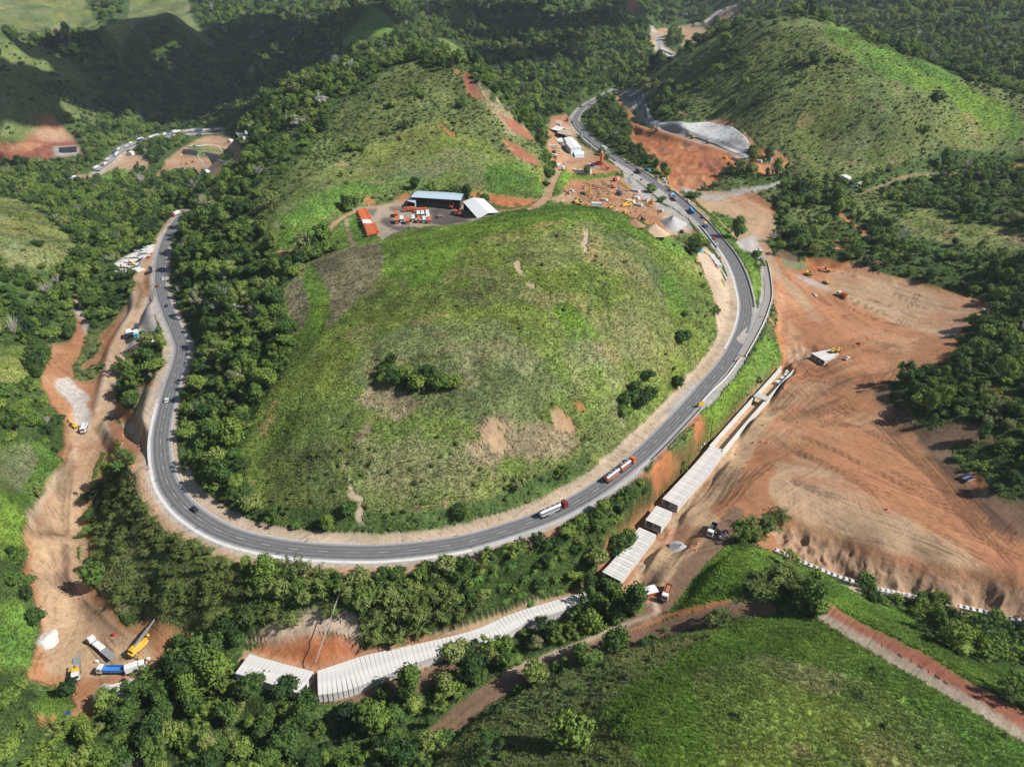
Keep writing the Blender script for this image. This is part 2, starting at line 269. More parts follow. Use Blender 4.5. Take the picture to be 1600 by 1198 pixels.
POLYS = [
 # far hills and far pastures
 ('N', [(0,0),(410,0),(400,50),(360,52),(330,72),(300,50),(265,22),(215,37),(190,67),(160,45),(130,49),(62,67),(25,52),(0,42)]),
 ('F', poly4(0,0,[(420,0),(560,60),(620,150),(800,110),(900,0)])), ('F', poly4(0,0,[(1100,0),(1600,0),(1600,190),(1350,270),(1200,120)])),
 ('H', [(0,45),(60,68),(110,95),(150,130),(165,180),(150,200),(100,175),(60,180),(20,200),(0,200)]),
 ('H', [(0,180),(60,175),(90,190),(70,215),(0,215)]),
 ('L', poly4(400,0,[(690,20),(750,40),(860,120),(890,180),(800,230),(700,230),(600,260),(590,310),(480,340),(470,320),(560,240),(640,130)])),
 ('G', poly4(400,0,[(1120,225),(1200,250),(1280,300),(1330,330),(1350,400),(1260,370),(1180,290)])),
 # far western works
 ('R', poly4(0,0,[(0,880),(140,880),(190,830),(270,730),(330,720),(390,770),(460,850),(490,900),(545,965),(380,985),(240,995),(0,1015)])),
 ('K', poly4(0,0,[(200,820),(230,790),(380,780),(450,840),(470,880),(300,885),(250,860)])),
 ('O', poly4(0,0,[(240,765),(290,722),(345,722),(385,770),(230,800)])),
 ('O', poly4(0,0,[(60,910),(190,890),(290,900),(180,945),(80,940)])),
 ('T', poly4(0,0,[(480,1085),(560,1085),(640,1060),(700,1000),(790,960),(860,960),(930,990),(925,1080),(870,1030),(790,1080),(740,1040),(600,1110),(560,1150),(480,1125)])),
 ('L', poly4(0,0,[(600,1120),(700,1070),(790,1050),(800,1100),(740,1150),(640,1140)])),
 ('T', poly4(0,0,[(1040,1000),(1130,930),(1200,890),(1290,850),(1390,845),(1440,850),(1540,940),(1510,1000),(1490,1050),(1400,1090),(1280,1120),(1230,1080),(1050,1070),(960,1145),(940,1130),(1020,1060)])),
 ('Y', poly4(0,0,[(1135,930),(1240,935),(1370,960),(1370,990),(1140,965)])), ('N', poly4(0,0,[(1190,905),(1260,905),(1470,940),(1470,960),(1370,950),(1180,925)])),
 ('L', poly4(0,0,[(1230,940),(1280,950),(1250,975),(1220,965)])), ('L', poly4(0,0,[(1375,965),(1470,965),(1450,1000),(1375,990)])),
 # far northern works
 ('T', poly4(800,0,[(870,190),(1040,165),(1110,150),(1200,170),(1240,200),(1200,230),(1130,290),(1040,310),(1020,345),(960,380),(900,400),(905,330),(870,270)])),
 ('F', poly4(800,0,[(960,240),(1000,200),(1050,190),(1085,240),(1050,310),(1010,320),(960,280)])),
 ('R', poly4(800,0,[(720,0),(795,0),(790,60),(760,85),(720,40)])), ('L', poly4(800,0,[(740,100),(850,110),(900,160),(830,210),(790,160)])),
 ('K', poly4(800,0,[(1200,130),(1300,65),(1400,30),(1450,35),(1440,60),(1300,150),(1240,165)])), ('Y', poly4(800,0,[(1225,140),(1260,115),(1300,140),(1270,165)])),
 ('C', poly4(800,0,[(865,160),(890,165),(905,205),(880,215)])),
 # eastern hill
 ('H', [(955,150),(1030,105),(1100,62),(1180,30),(1225,22),(1265,27),(1310,45),(1400,82),(1500,122),(1600,175),(1600,265),(1500,268),(1400,285),(1300,288),(1240,268),(1170,215),(1100,190),(1000,185)]),
 ('E', [(1250,32),(1310,50),(1400,85),(1500,125),(1600,178),(1600,262),(1500,264),(1440,250),(1330,275),(1280,268),(1235,225),(1260,180),(1330,140),(1340,100),(1290,70)]),
 ('L', [(1280,45),(1310,47),(1400,84),(1500,124),(1600,177),(1600,215),(1520,185),(1450,150),(1400,125),(1340,95)]),
 ('H', [(1400,150),(1470,135),(1500,170),(1460,200),(1490,235),(1420,250),(1400,215)]),
 ('f', [(1200,275),(1300,285),(1370,270),(1480,230),(1600,250),(1600,275),(1500,268),(1420,285),(1370,300),(1300,305),(1240,300)]),
 ('f', [(960,150),(1000,142),(1060,150),(1090,185),(1040,190),(1010,180)]),
 ('G', poly4(1200,0,[(1280,460),(1480,420),(1480,440),(1300,480)])),
 # woods east of the works: openings
 ('f', [(1370,290),(1600,275),(1600,430),(1540,430),(1470,400),(1380,380),(1330,330)]),
 ('H', [(1310,305),(1380,290),(1400,330),(1420,360),(1380,350),(1330,330)]), ('E', [(1400,340),(1450,320),(1500,350),(1560,350),(1600,380),(1600,400),(1540,400),(1480,380),(1430,370)]),
 ('f', [(1370,395),(1480,400),(1560,470),(1540,480),(1450,440),(1380,425)]), ('H', [(1225,330),(1290,320),(1340,355),(1290,370),(1240,360)]),
 ('H', [(1090,265),(1240,300),(1200,320),(1120,295)]),
 # eastern cut and shotcrete
 ('O', [(962,148),(975,150),(985,180),(1000,198),(1020,205),(1100,222),(1165,242),(1168,250),(1240,262),(1238,268),(1190,275),(1160,262),(1130,262),(1122,290),(1085,297),(1050,300),(1045,277),(1010,248),(985,213),(992,200),(975,170)]),
 ('R', [(1098,240),(1128,246),(1138,262),(1118,270),(1100,262)]),
 ('O', poly4(1200,0,[(0,905),(80,950),(200,1050),(120,1050),(60,1000),(0,985)])), ('O', [(1160,200),(1195,235),(1240,262),(1225,264),(1180,240),(1168,225)]),
 ('O', [(1095,190),(1130,183),(1150,192),(1140,196),(1110,192)]),
 # junction
 ('T', [(1075,300),(1120,297),(1170,315),(1205,335),(1215,355),(1195,385),(1180,390),(1150,372),(1125,345),(1100,322)]),
 ('S', [(1120,300),(1180,300),(1215,325),(1208,340),(1165,318)]),
 ('L', [(1095,325),(1112,335),(1140,370),(1185,410),(1192,440),(1182,468),(1176,440),(1160,405),(1130,365)]),
 ('L', [(1110,328),(1140,338),(1172,358),(1160,365),(1135,352)]), ('c', [(1060,290),(1110,300),(1200,288),(1230,280),(1225,290),(1160,302),(1120,312),(1085,308)]),
 ('c', [(1150,378),(1180,365),(1200,380),(1188,395),(1160,392)]),
 # upper hill
 ('H', [(400,300),(420,230),(460,180),(520,135),(580,95),(625,80),(700,82),(715,100),(790,180),(850,235),(850,300),(810,315),(720,300),(640,300),(560,320),(500,350),(440,390),(430,380),(400,350)]),
 ('f', [(455,190),(520,135),(580,95),(600,110),(540,160),(500,215),(470,250),(430,290),(420,240)]),
 ('F', [(560,100),(625,72),(700,76),(718,100),(700,112),(640,95),(590,118),(565,130),(530,140)]),
 ('G', [(440,385),(420,340),(470,300),(560,265),(640,215),(700,200),(740,215),(800,245),(850,255),(852,300),(805,305),(720,295),(640,295),(560,315),(500,350)]),
 ('E', [(470,290),(560,245),(640,200),(700,190),(720,200),(660,240),(600,270),(520,300)]),
 ('L', [(430,385),(440,340),(500,300),(560,280),(600,295),(560,312),(520,328),(490,368),(450,390)]), ('L', [(750,262),(830,260),(850,290),(830,308),(770,300)]),
 ('N', [(600,255),(680,240),(720,262),(650,285)]),
 ('D', [(735,118),(758,135),(800,185),(835,215),(800,205),(770,180),(752,150)]),
 ('R', [(725,107),(735,115),(750,140),(755,156),(733,146),(725,128)]), ('R', [(775,177),(800,185),(815,195),(833,213),(838,222),(820,216),(800,202),(787,188)]),
 ('R', [(785,216),(800,220),(815,230),(845,252),(848,262),(825,254),(800,240)]), ('O', [(708,108),(718,106),(722,116),(712,118)]),
 ('O', [(687,198),(697,194),(712,212),(706,214)]), ('O', [(782,218),(795,222),(806,238),(790,232)]),
 ('O', poly4(400,280,[(925,90),(975,88),(965,120),(930,118),(860,132),(855,125)])), ('O', poly4(400,280,[(650,75),(675,78),(670,98),(650,95)])), ('O', poly4(400,280,[(690,110),(730,105),(748,148),(680,142)])),
 # yard
 ('G', [(560,335),(640,345),(790,318),(850,310),(885,316),(800,335),(700,362),(600,386),(540,392)]), ('G', [(755,300),(850,305),(860,318),(790,335),(770,320)]),
 ('y', [(540,334),(560,322),(600,318),(640,308),(722,310),(730,318),(795,332),(775,346),(700,352),(640,356),(610,368),(600,375),(576,352),(560,335)]),
 ('Y', poly4(400,280,[(830,180),(940,160),(1180,172),(1280,200),(1340,260),(1200,285),(1100,280),(1090,200),(850,190)])), ('Y', poly4(400,280,[(790,240),(860,230),(870,300),(820,300),(780,270)])),
 ('Y', poly4(400,280,[(640,185),(750,160),(760,190),(730,230),(700,215)])), ('Y', poly4(400,280,[(850,290),(1000,295),(900,320),(850,310)])),
 ('O', [(725,303),(735,299),(760,300),(800,307),(845,310),(850,318),(830,326),(790,322),(762,315),(738,316)]), ('O', [(630,306),(645,300),(643,310),(632,314)]),
 ('L', [(515,352),(535,340),(560,333),(575,352),(592,380),(560,385),(520,390),(510,375)]), ('D', [(535,341),(541,339),(557,385),(548,386)]),
 # works area
 ('S', [(862,182),(885,178),(898,190),(895,205),(905,220),(925,235),(950,252),(965,262),(980,274),(968,268),(940,272),(880,272),(868,262),(855,240),(855,215)]),
 ('T', [(898,192),(905,220),(930,240),(925,252),(905,258),(885,255),(870,225),(868,195)]),
 ('S', [(895,276),(960,272),(975,278),(1000,300),(1045,325),(1060,345),(1080,352),(1088,362),(1072,372),(1040,378),(1015,372),(985,350),(945,336),(900,324),(860,314),(868,300),(885,290)]),
 ('K', [(865,300),(890,300),(920,310),(900,325),(860,316)]),
 ('B', [(1040,325),(1062,332),(1080,352),(1086,358),(1070,368),(1048,366),(1035,345)]),
 ('L', [(862,298),(870,276),(880,270),(920,276),(965,268),(963,275),(920,281),(895,280),(884,288),(880,303),(865,308)]),
 ('c', [(975,268),(1000,285),(1035,318),(1060,330),(1078,345),(1085,362),(1075,352),(1050,332),(1020,322),(1000,305),(975,280)]),
 ('E', [(1050,368),(1092,362),(1090,385),(1072,392)]),
 ('c', [(962,258),(1000,284),(1040,317),(1062,330),(1088,352),(1097,346),(1072,326),(1040,301),(1005,276),(970,250)]), ('T', [(975,247),(1010,266),(1050,290),(1085,316),(1112,342),(1102,346),(1062,314),(1012,282),(965,250)]),
 # round hill
 ('G', [(372,705),(385,690),(402,640),(432,600),(470,540),(450,500),(445,450),(478,412),(530,390),(600,378),(700,355),(800,328),(880,316),(950,326),(1010,348),(1062,378),(1090,410),(1108,440),(1120,480),(1122,520),(1112,550),(1062,600),(1002,662),(902,748),(800,797),(720,824),(620,837),(480,830),(420,812),(395,770)]),
 ('N', [(700,470),(800,400),(900,360),(980,370),(1040,430),(1060,520),(1000,560),(900,560),(860,480),(780,470)]), ('N', [(520,590),(640,500),(780,500),(880,600),(820,680),(700,640),(620,640),(560,600)]),
 ('G', [(760,420),(900,400),(980,440),(960,500),(840,450)]),
 ('L', [(600,378),(700,355),(800,330),(880,318),(950,328),(1010,350),(1062,380),(1095,412),(1060,400),(1000,370),(930,345),(870,345),(780,360),(700,390),(640,430),(600,430)]),
 ('L', [(660,400),(730,380),(720,400),(690,440),(650,450),(630,430)]), ('L', [(860,470),(900,480),(960,540),(900,530)]), ('L', [(1030,430),(1060,440),(1080,500),(1050,490)]),
 ('E', [(420,700),(520,690),(620,700),(740,690),(800,740),(900,690),(960,640),(985,670),(900,745),(800,795),(720,822),(620,835),(480,828),(420,805)]),
 ('f', [(430,790),(540,790),(640,800),(760,780),(860,730),(930,700),(910,740),(800,796),(720,822),(620,835),(480,828)]),
 ('P', [(487,410),(505,400),(540,387),(575,380),(597,380),(600,397),(595,427),(575,452),(550,477),(522,505),(505,516),(517,492),(515,460),(505,435)]),
 ('P', [(450,442),(472,430),(480,455),(487,480),(485,500),(475,512),(455,527),(450,492)]),
 ('L', [(472,430),(487,410),(505,435),(515,460),(517,492),(508,516),(480,535),(455,542),(475,512),(487,480)]),
 ('D', poly4(400,600,[(720,0),(900,10),(930,100),(1080,70),(1100,110),(950,200),(880,220),(700,200),(680,80)])),
 ('D', poly4(400,600,[(640,290),(700,240),(740,250),(680,330),(600,400),(560,520),(540,500),(600,370)])), ('B', poly4(400,600,[(580,590),(610,600),(620,680),(690,720),(660,760),(680,860),(650,850),(620,740),(575,700)])),
 ('D', [(730,715),(765,650),(800,655),(850,665),(910,680),(900,705),(850,715),(800,715),(760,735)]),
 ('T', poly4(400,600,[(1490,140),(1510,200),(1600,300),(1590,400),(1550,460),(1500,460),(1480,370),(1450,340),(1380,420),(1370,360),(1450,270)])),
 ('T', poly4(800,600,[(230,160),(330,140),(400,260),(370,320),(290,290)])), ('O', poly4(800,600,[(390,105),(440,105),(470,170),(440,165)])), ('D', poly4(800,600,[(0,250),(180,270),(250,330),(240,400),(150,420),(0,420)])),
 ('B', poly4(800,250,[(0,630),(60,640),(110,740),(160,800),(130,800),(40,740)])), ('N', poly4(800,250,[(20,540),(300,420),(480,430),(470,600),(240,700),(90,650)])), ('B', poly4(800,250,[(440,440),(480,430),(475,560),(450,590)])),
 # inner sand apron
 ('B', [(1085,388),(1105,386),(1118,400),(1130,420),(1148,450),(1153,480),(1146,520),(1128,552),(1100,585),(1080,600),(1062,606),(1090,575),(1112,548),(1122,520),(1121,485),(1108,440)]),
 ('L', [(1130,425),(1140,440),(1150,470),(1143,465),(1130,440)]), ('E', [(1068,366),(1088,364),(1093,380),(1070,386)]),
 # slope under the outer curve
 ('L', [(1205,522),(1222,540),(1232,565),(1190,590),(1150,630),(1115,675),(1090,690),(1060,690),(1100,640),(1140,600),(1170,565),(1190,535)]),
 ('H', [(1205,455),(1215,500),(1212,530),(1198,530),(1200,490)]),
 ('O', [(1010,738),(1040,700),(1072,660),(1092,645),(1108,655),(1112,672),(1075,712),(1045,752),(1028,775),(1012,765)]),
 ('E', [(1040,700),(1060,680),(1085,660),(1085,690),(1060,710)]), ('c', [(1100,625),(1130,600),(1160,560),(1170,550),(1160,575),(1130,610),(1110,635)]),
 ('S', [(985,735),(1010,735),(1030,775),(960,800),(1020,800),(1015,760),(990,755)]),
 ('F', [(870,838),(905,812),(935,790),(962,770),(990,750),(1012,744),(1025,765),(1022,778),(1000,792),(962,816),(945,838),(940,870),(900,880)]),
 ('S', [(950,838),(1020,778),(1030,790),(1008,825),(955,850),(960,890),(935,900),(938,860)]),
 # platform
 ('S', [(1195,398),(1215,412),(1260,408),(1300,402),(1340,420),(1400,432),(1470,450),(1530,465),(1560,482),(1510,520),(1485,560),(1440,578),(1388,592),(1366,606),(1392,640),(1432,680),(1482,740),(1552,812),(1600,858),(1600,975),(1500,955),(1400,930),(1330,908),(1270,885),(1215,865),(1185,850),(1150,830),(1125,835),(1100,870),(1060,935),(1020,968),(985,950),(950,905),(1000,850),(1020,790),(1100,700),(1200,590),(1225,560),(1212,500),(1205,450)]),
 ('T', [(1290,425),(1330,418),(1400,434),(1530,467),(1558,482),(1520,505),(1480,530),(1460,522),(1400,505),(1330,470),(1295,448)]),
 ('O', [(1195,398),(1260,408),(1340,418),(1440,440),(1530,466),(1500,460),(1400,438),(1330,422),(1280,420),(1240,424),(1215,412)]),
 ('O', [(1212,480),(1226,500),(1228,540),(1240,560),(1225,560),(1212,520)]),
 ('K', [(1225,538),(1268,540),(1270,560),(1240,570),(1225,555)]),
 ('T', [(1180,600),(1240,600),(1320,590),(1200,660),(1150,760),(1110,790),(1060,800),(1100,730),(1140,680)]),
 ('M', [(1290,608),(1330,590),(1340,600),(1260,650),(1235,655)]), ('M', [(1385,590),(1365,605),(1372,625),(1430,680),(1490,750),(1560,825),(1600,862),(1600,800),(1500,700),(1440,640),(1410,600)]),
 ('T', [(1215,720),(1300,735),(1380,780),(1440,825),(1500,860),(1560,890),(1600,910),(1500,890),(1380,858),(1300,828),(1225,800),(1200,770)]),
 ('K', [(1222,798),(1300,826),(1375,856),(1475,881),(1600,914),(1600,966),(1540,956),(1425,932),(1325,906),(1250,872),(1215,850),(1208,820)]),
 ('S', [(1222,798),(1300,826),(1375,856),(1475,881),(1600,914),(1600,926),(1470,898),(1370,872),(1295,845),(1222,815)]),
 ('B', [(1190,858),(1300,905),(1400,935),(1500,955),(1600,972),(1600,990),(1480,960),(1380,938),(1290,908),(1215,880)]), ('c', poly4(1200,898,[(1380,340),(1480,330),(1600,400),(1600,420),(1500,430),(1440,450)])),
 ('W', poly4(1200,300,[(80,420),(230,450),(255,465),(230,480),(140,480),(95,460)])), ('M', poly4(1200,300,[(20,360),(80,410),(200,440),(190,400),(100,360)])),
 ('c', poly4(1200,300,[(160,510),(230,525),(380,590),(400,620),(300,590),(200,540)])), ('O', poly4(1200,300,[(240,395),(600,450),(680,490),(560,470),(250,465)])),
 ('F', [(1388,596),(1420,588),(1500,580),(1545,600),(1570,640),(1560,680),(1500,650),(1462,685),(1430,665),(1395,628)]),
 ('f', [(1500,682),(1530,690),(1560,720),(1600,760),(1600,800),(1570,775),(1530,760),(1500,730),(1487,700)]), ('T', [(1520,748),(1545,760),(1540,785),(1515,770)]), ('O', [(1505,735),(1530,735),(1545,760),(1520,765),(1500,750)]),
 ('M', [(1432,688),(1462,668),(1500,655),(1545,668),(1560,690),(1510,688),(1478,705),(1470,728)]),
 # channel surroundings
 ('T', [(1060,780),(1110,790),(1135,830),(1100,870),(1060,930),(1020,968),(985,950),(975,920),(1010,870)]), ('M', [(1100,850),(1150,800),(1165,815),(1120,860),(1070,935),(1040,930),(1060,895)]),
 ('O', [(395,1010),(420,1000),(465,988),(530,990),(560,1000),(562,1015),(545,1030),(492,1050),(440,1040),(390,1025)]), ('B', [(380,1000),(440,960),(520,940),(560,960),(570,1000),(520,985),(430,1000)]),
 ('B', [(560,1016),(640,998),(720,975),(840,930),(848,948),(740,985),(640,1012),(560,1032),(545,1030)]), ('M', [(385,1060),(500,1085),(600,1062),(700,1030),(720,1045),(640,1085),(560,1100),(480,1095)]),  # the last strip paints the shade below the gallery in dark brown
 # near hill
 ('E', [(640,1198),(700,1145),(780,1092),(860,1055),(950,1022),(1060,995),(1150,965),(1220,950),(1290,975),(1400,1032),(1500,1087),(1600,1152),(1600,1198)]),
 ('L', [(930,1110),(1060,1020),(1160,972),(1225,955),(1290,975),(1400,1035),(1500,1090),(1600,1155),(1600,1198),(1080,1198),(980,1160)]),
 ('G', [(1080,1050),(1200,1020),(1350,1060),(1500,1150),(1560,1198),(1150,1198)]), ('H', [(840,1060),(950,1025),(990,1060),(920,1130),(960,1198),(700,1198),(760,1120)]),
 ('L', [(1080,885),(1130,850),(1190,858),(1280,888),(1340,925),(1420,950),(1460,985),(1530,1020),(1600,1060),(1600,1118),(1500,1062),(1400,1007),(1300,957),(1215,935),(1130,935),(1060,962),(1005,978),(1030,940),(1065,905)]),
 ('F', [(1330,905),(1400,930),(1470,950),(1520,965),(1600,1015),(1600,1055),(1520,1035),(1450,1000),(1420,955),(1360,940)]),
 ('f', [(1160,905),(1220,880),(1285,905),(1290,950),(1220,945),(1160,930)]),
 # western valley works
 ('S', [(121,457),(109,475),(121,495),(120,517),(110,532),(70,540),(77,562),(62,597),(82,632),(102,657),(100,700),(80,725),(67,755),(75,770),(50,797),(44,817),(35,835),(42,862),(37,897),(52,930),(60,963),(62,980),(60,1015),(45,1040),(42,1060),(75,1070),(92,1070),(110,1083),(120,1100),(107,1125),(140,1125),(150,1110),(175,1098),(200,1070),(240,1045),(262,1010),(275,995),(325,980),(275,973),(225,963),(200,978),(185,963),(182,948),(160,935),(140,913),(135,897),(140,850),(137,800),(145,775),(150,755),(172,740),(190,732),(210,738),(225,770),(248,800),(262,822),(266,837),(300,840),(340,852),(380,868),(360,840),(300,815),(262,780),(243,750),(239,712),(242,670),(250,625),(252,600),(262,575),(262,555),(256,540),(245,520),(235,500),(235,455),(238,430),(262,378),(285,340),(290,330),(280,325),(262,345),(245,372),(228,408),(215,435),(205,465),(175,505),(152,532),(148,545),(140,520),(128,490),(125,470)]),
 ('T', [(110,640),(145,650),(165,690),(160,720),(140,760),(130,800),(135,850),(130,900),(150,940),(190,980),(240,1000),(240,1040),(150,1060),(70,1050),(70,980),(60,930),(50,880),(60,820),(90,760),(110,700)]),
 ('B', [(205,465),(222,440),(225,470),(222,520),(200,560),(180,600),(175,700),(160,690),(150,640),(160,590),(180,530)]),
 ('C', [(230,455),(242,475),(245,520),(221,520),(225,475)]), ('C', poly4(0,600,[(330,0),(480,0),(565,80),(540,110),(575,180),(575,310),(520,270),(470,240),(460,130),(380,60)])), ('C', [(90,590),(110,588),(120,600),(85,600)]),
 ('C', poly4(0,300,[(820,790),(870,785),(860,810),(815,810)])), ('C', poly4(0,300,[(780,950),(820,910),(860,920),(850,950),(790,960)])),
 ('c', poly4(0,300,[(480,660),(500,690),(540,780),(565,830),(550,890),(530,880),(520,800),(450,720)])),
 ('C', poly4(0,300,[(680,480),(740,430),(800,390),(950,335),(955,370),(930,430),(890,480),(850,500)])), ('B', poly4(0,600,[(860,20),(1020,0),(1000,100),(950,220),(880,290),(850,200)])), ('B', poly4(0,600,[(760,230),(840,220),(860,300),(800,500),(760,520)])),
 ('F', [(222,530),(250,530),(256,545),(250,572),(236,597),(216,600),(214,640),(196,636),(176,617),(185,580),(212,552)]),
 ('H', poly4(0,300,[(640,930),(630,985),(520,1080),(470,1180),(455,1110),(510,1010),(600,950)])), ('H', poly4(0,300,[(640,1050),(665,1100),(560,1180),(460,1170),(500,1110),(560,1100)])),
 ('H', poly4(0,300,[(820,660),(700,820),(560,980),(510,1000),(560,880),(700,790),(790,670)])),
 ('L', poly4(0,600,[(640,410),(655,430),(650,480),(600,590),(585,600),(590,540)])), ('L', poly4(0,600,[(790,250),(800,300),(760,440),(735,440),(750,350)])), ('L', poly4(0,600,[(865,330),(885,330),(900,440),(885,440)])), ('L', poly4(0,600,[(925,490),(945,490),(945,580),(930,570)])),
 ('H', poly4(0,600,[(650,170),(700,210),(760,200),(760,240),(710,290),(705,240)])), ('L', poly4(0,600,[(480,1010),(510,1000),(500,1060),(480,1100)])),
 ('T', poly4(0,600,[(280,580),(430,470),(450,480),(420,560),(340,640),(290,650)])),
 ('C', poly4(0,898,[(245,380),(330,340),(330,420),(290,440),(240,450)])), ('C', poly4(0,898,[(600,750),(700,700),(810,685),(690,820),(590,840)])),
 ('L', poly4(0,898,[(200,800),(370,690),(440,760),(470,820),(420,870),(380,880),(200,900)])), ('O', poly4(0,898,[(215,870),(280,860),(290,900),(230,940)])), ('O', poly4(0,898,[(320,880),(370,870),(350,930),(300,940)])),
 ('B', poly4(0,898,[(780,1198),(850,1130),(950,1120),(1040,1198)])),
 # western slopes
 ('E', [(0,300),(30,312),(80,345),(128,385),(112,405),(70,418),(0,425)]), ('G', [(0,535),(40,537),(60,560),(42,600),(0,590)]),
 ('L', [(0,700),(60,688),(100,718),(68,755),(45,800),(35,835),(40,870),(0,870)]), ('N', [(10,695),(50,690),(60,720),(30,770),(0,760)]), ('L', [(0,950),(30,940),(55,975),(50,1040),(0,1050)]),
 ('G', [(195,950),(330,900),(370,930),(330,975),(240,960)]),
 ('E', [(146,790),(150,770),(172,748),(208,742),(228,785),(264,830),(335,856),(378,884),(384,935),(345,990),(280,978),(212,955),(180,960),(146,905),(138,850)]),
 ('c', [(970,146),(985,139),(1003,142),(1010,155),(1012,170),(1020,184),(1040,191),(1110,190),(1140,195),(1158,205),(1173,222),(1172,246),(1160,248),(1110,230),(1072,214),(1040,204),(1010,190),(995,172),(975,160)]),
 ('c', [(84,228),(124,227),(124,242),(88,243)]), ('c', [(140,272),(165,250),(190,228),(230,214),(290,202),(352,198),(352,207),(290,212),(230,224),(200,236),(180,250),(160,270)]), ('c', [(372,204),(382,206),(402,232),(394,236)]), ('c', [(1022,56),(1036,52),(1036,72),(1060,84),(1056,92),(1030,84)]),
 ('T', [(380,1012),(490,1040),(560,1018),(640,998),(735,975),(800,950),(845,935),(915,915),(930,945),(842,975),(770,1012),(715,1022),(625,1054),(545,1086),(490,1094),(365,1060)]),
 ('E', [(150,775),(172,752),(205,745),(225,785),(262,828),(330,850),(372,880),(380,930),(340,985),(280,970),(215,950),(180,955),(150,900),(142,850)]),
]
LAB = np.zeros((1198 + 200, 1600 + 200), np.int16)                      # 100 px margin all round
yy, xx = None, None
def fill(letter, pts):
    P = np.array(pts, float) + 100; k = KEYS.index(letter)
    y0 = max(0, int(P[:, 1].min())); y1 = min(LAB.shape[0], int(P[:, 1].max()) + 2)
    x0 = max(0, int(P[:, 0].min())); x1 = min(LAB.shape[1], int(P[:, 0].max()) + 2)
    if y1 <= y0 or x1 <= x0: return
    gx, gy = np.meshgrid(np.arange(x0, x1) + .5, np.arange(y0, y1) + .5)
    ins = np.zeros(gx.shape, bool)
    for a, b in zip(P, np.roll(P, -1, 0)):
        if a[1] == b[1]: continue
        c = ((a[1] > gy) != (b[1] > gy)) & (gx < (b[0] - a[0]) * (gy - a[1]) / (b[1] - a[1]) + a[0])
        ins ^= c
    LAB[y0:y1, x0:x1][ins] = k
def area(p): return abs(sum(a[0] * b[1] - b[0] * a[1] for a, b in zip(p, p[1:] + p[:1]))) / 2
gxx, gyy = np.meshgrid(np.arange(1800.), np.arange(1398.))
PN = fbm(gxx, gyy * 1.4, 26, 5, 7)                                     # breaks up the outline of bare and dry patches
PN2 = .4 * PN + .6 * fbm(gxx, gyy * 1.5, 10, 4, 17)
def soft_fill(letter, pts):
    old = LAB.copy(); fill(letter, pts); m = (LAB != old) | ((old == KEYS.index(letter)) & False); m = m.astype(float)
    r = int(max(2, min(9, math.sqrt(area(pts)) / 7))); w = blur(blur(m, r), r)
    amp = 2.3 if letter in 'BO' else 1.7 if letter in 'TD' else .9
    pn = PN2 if letter in 'BTOD' else PN
    LAB[...] = np.where((w > .02) & (w + (pn - .5) * amp * 1.5 > (.55 if letter in 'BTO' else .42)), KEYS.index(letter), old)
def is_soft(l, p):
    cx, cy = np.mean([q[0] for q in p]), np.mean([q[1] for q in p])
    if area(p) > 60000 or l not in 'BTODNELG': return False
    hill = (380 < cx < 1075 and 395 < cy < 830 and not (l == 'L' and cx < 520)) or (400 < cx < 860 and 80 < cy < 300) or (cx > 1240 and cy < 260)
    return hill and not (cx > 1040 and cy > 560)
def blur(M, k):
    M = M.astype(float)
    for ax in (0, 1):
        c = np.cumsum(np.concatenate([np.repeat(np.take(M, [0], ax), k, ax), M, np.repeat(np.take(M, [-1], ax), k, ax)], ax), ax)
        a = np.take(c, range(2 * k, c.shape[ax]), ax); b = np.take(c, range(0, c.shape[ax] - 2 * k), ax)
        M = (a - b) / (2 * k)
    return M
for l, p in POLYS:
    if is_soft(l, p): soft_fill(l, p); continue
    q = [((x if x > 0 else -100) if x < 1600 else 1700, (y if y > 0 else -100) if y < 1198 else 1298) for x, y in p]
    fill(l, q)

def visible():
    s = (GZ - CAM_H) / GR
    m = np.maximum.accumulate(s, axis=1)
    return s >= m - 0.004
def lookup():
    U, V = project(GX, GY, GZ)
    # ragged edges: wander by a metre or two on the ground
    w = FPX / np.maximum(np.hypot(GR, CAM_H - GZ), 1)
    U = U + (fbm(GX, GY, 7, 3, 3) - .5) * 3.6 * w; V = V + (fbm(GX, GY, 7, 3, 5) - .5) * 3.6 * w * np.clip((CAM_H - GZ) / np.maximum(np.hypot(GR, CAM_H - GZ), 1), .08, 1)
    ui = np.clip(U + 100, 0, LAB.shape[1] - 1).astype(int); vi = np.clip(V + 100, 0, LAB.shape[0] - 1).astype(int)
    vis = visible(); lab = LAB[vi, ui]
    # ground hidden behind a crest carries on with the cover of the crest
    idx = np.where(vis, np.arange(NR)[None], 0); idx = np.maximum.accumulate(idx, axis=1)
    return np.take_along_axis(lab, idx, axis=1)
lab0 = lookup()
def isin(lab, letters): return np.isin(lab, [KEYS.index(c) for c in letters])
def blur(M, k):
    M = M.astype(float)
    for ax in (0, 1):
        c = np.cumsum(np.concatenate([np.repeat(np.take(M, [0], ax), k, ax), M, np.repeat(np.take(M, [-1], ax), k, ax)], ax), ax)
        a = np.take(c, range(2 * k, c.shape[ax]), ax); b = np.take(c, range(0, c.shape[ax] - 2 * k), ax)
        M = (a - b) / (2 * k)
    return M
wild = blur(1 - isin(lab0, 'SOTBCcYyKMW'), 9)
farf = smooth((GR - 700) / 1300)
relief = ((fbm(GX, GY, 60, 5, 21) - .5) * 5.0 - np.abs(fbm(GX, GY, 26, 4, 23) - .5) * 5.0) * (1 - farf) + (np.abs(fbm(GX, GY, 340, 4, 31) - .5) * -2 + .25) * 70 * farf
near_road = 1 - smooth((np.minimum(RD, 60) - 8) / 22)
GZ = GZ + relief * wild * (1 - near_road)
GZ = GZ + (fbm(GX, GY, 9, 3, 41) - .5) * (0.9 * wild + .35) * smooth((RD - 7) / 6) * (1 - farf)
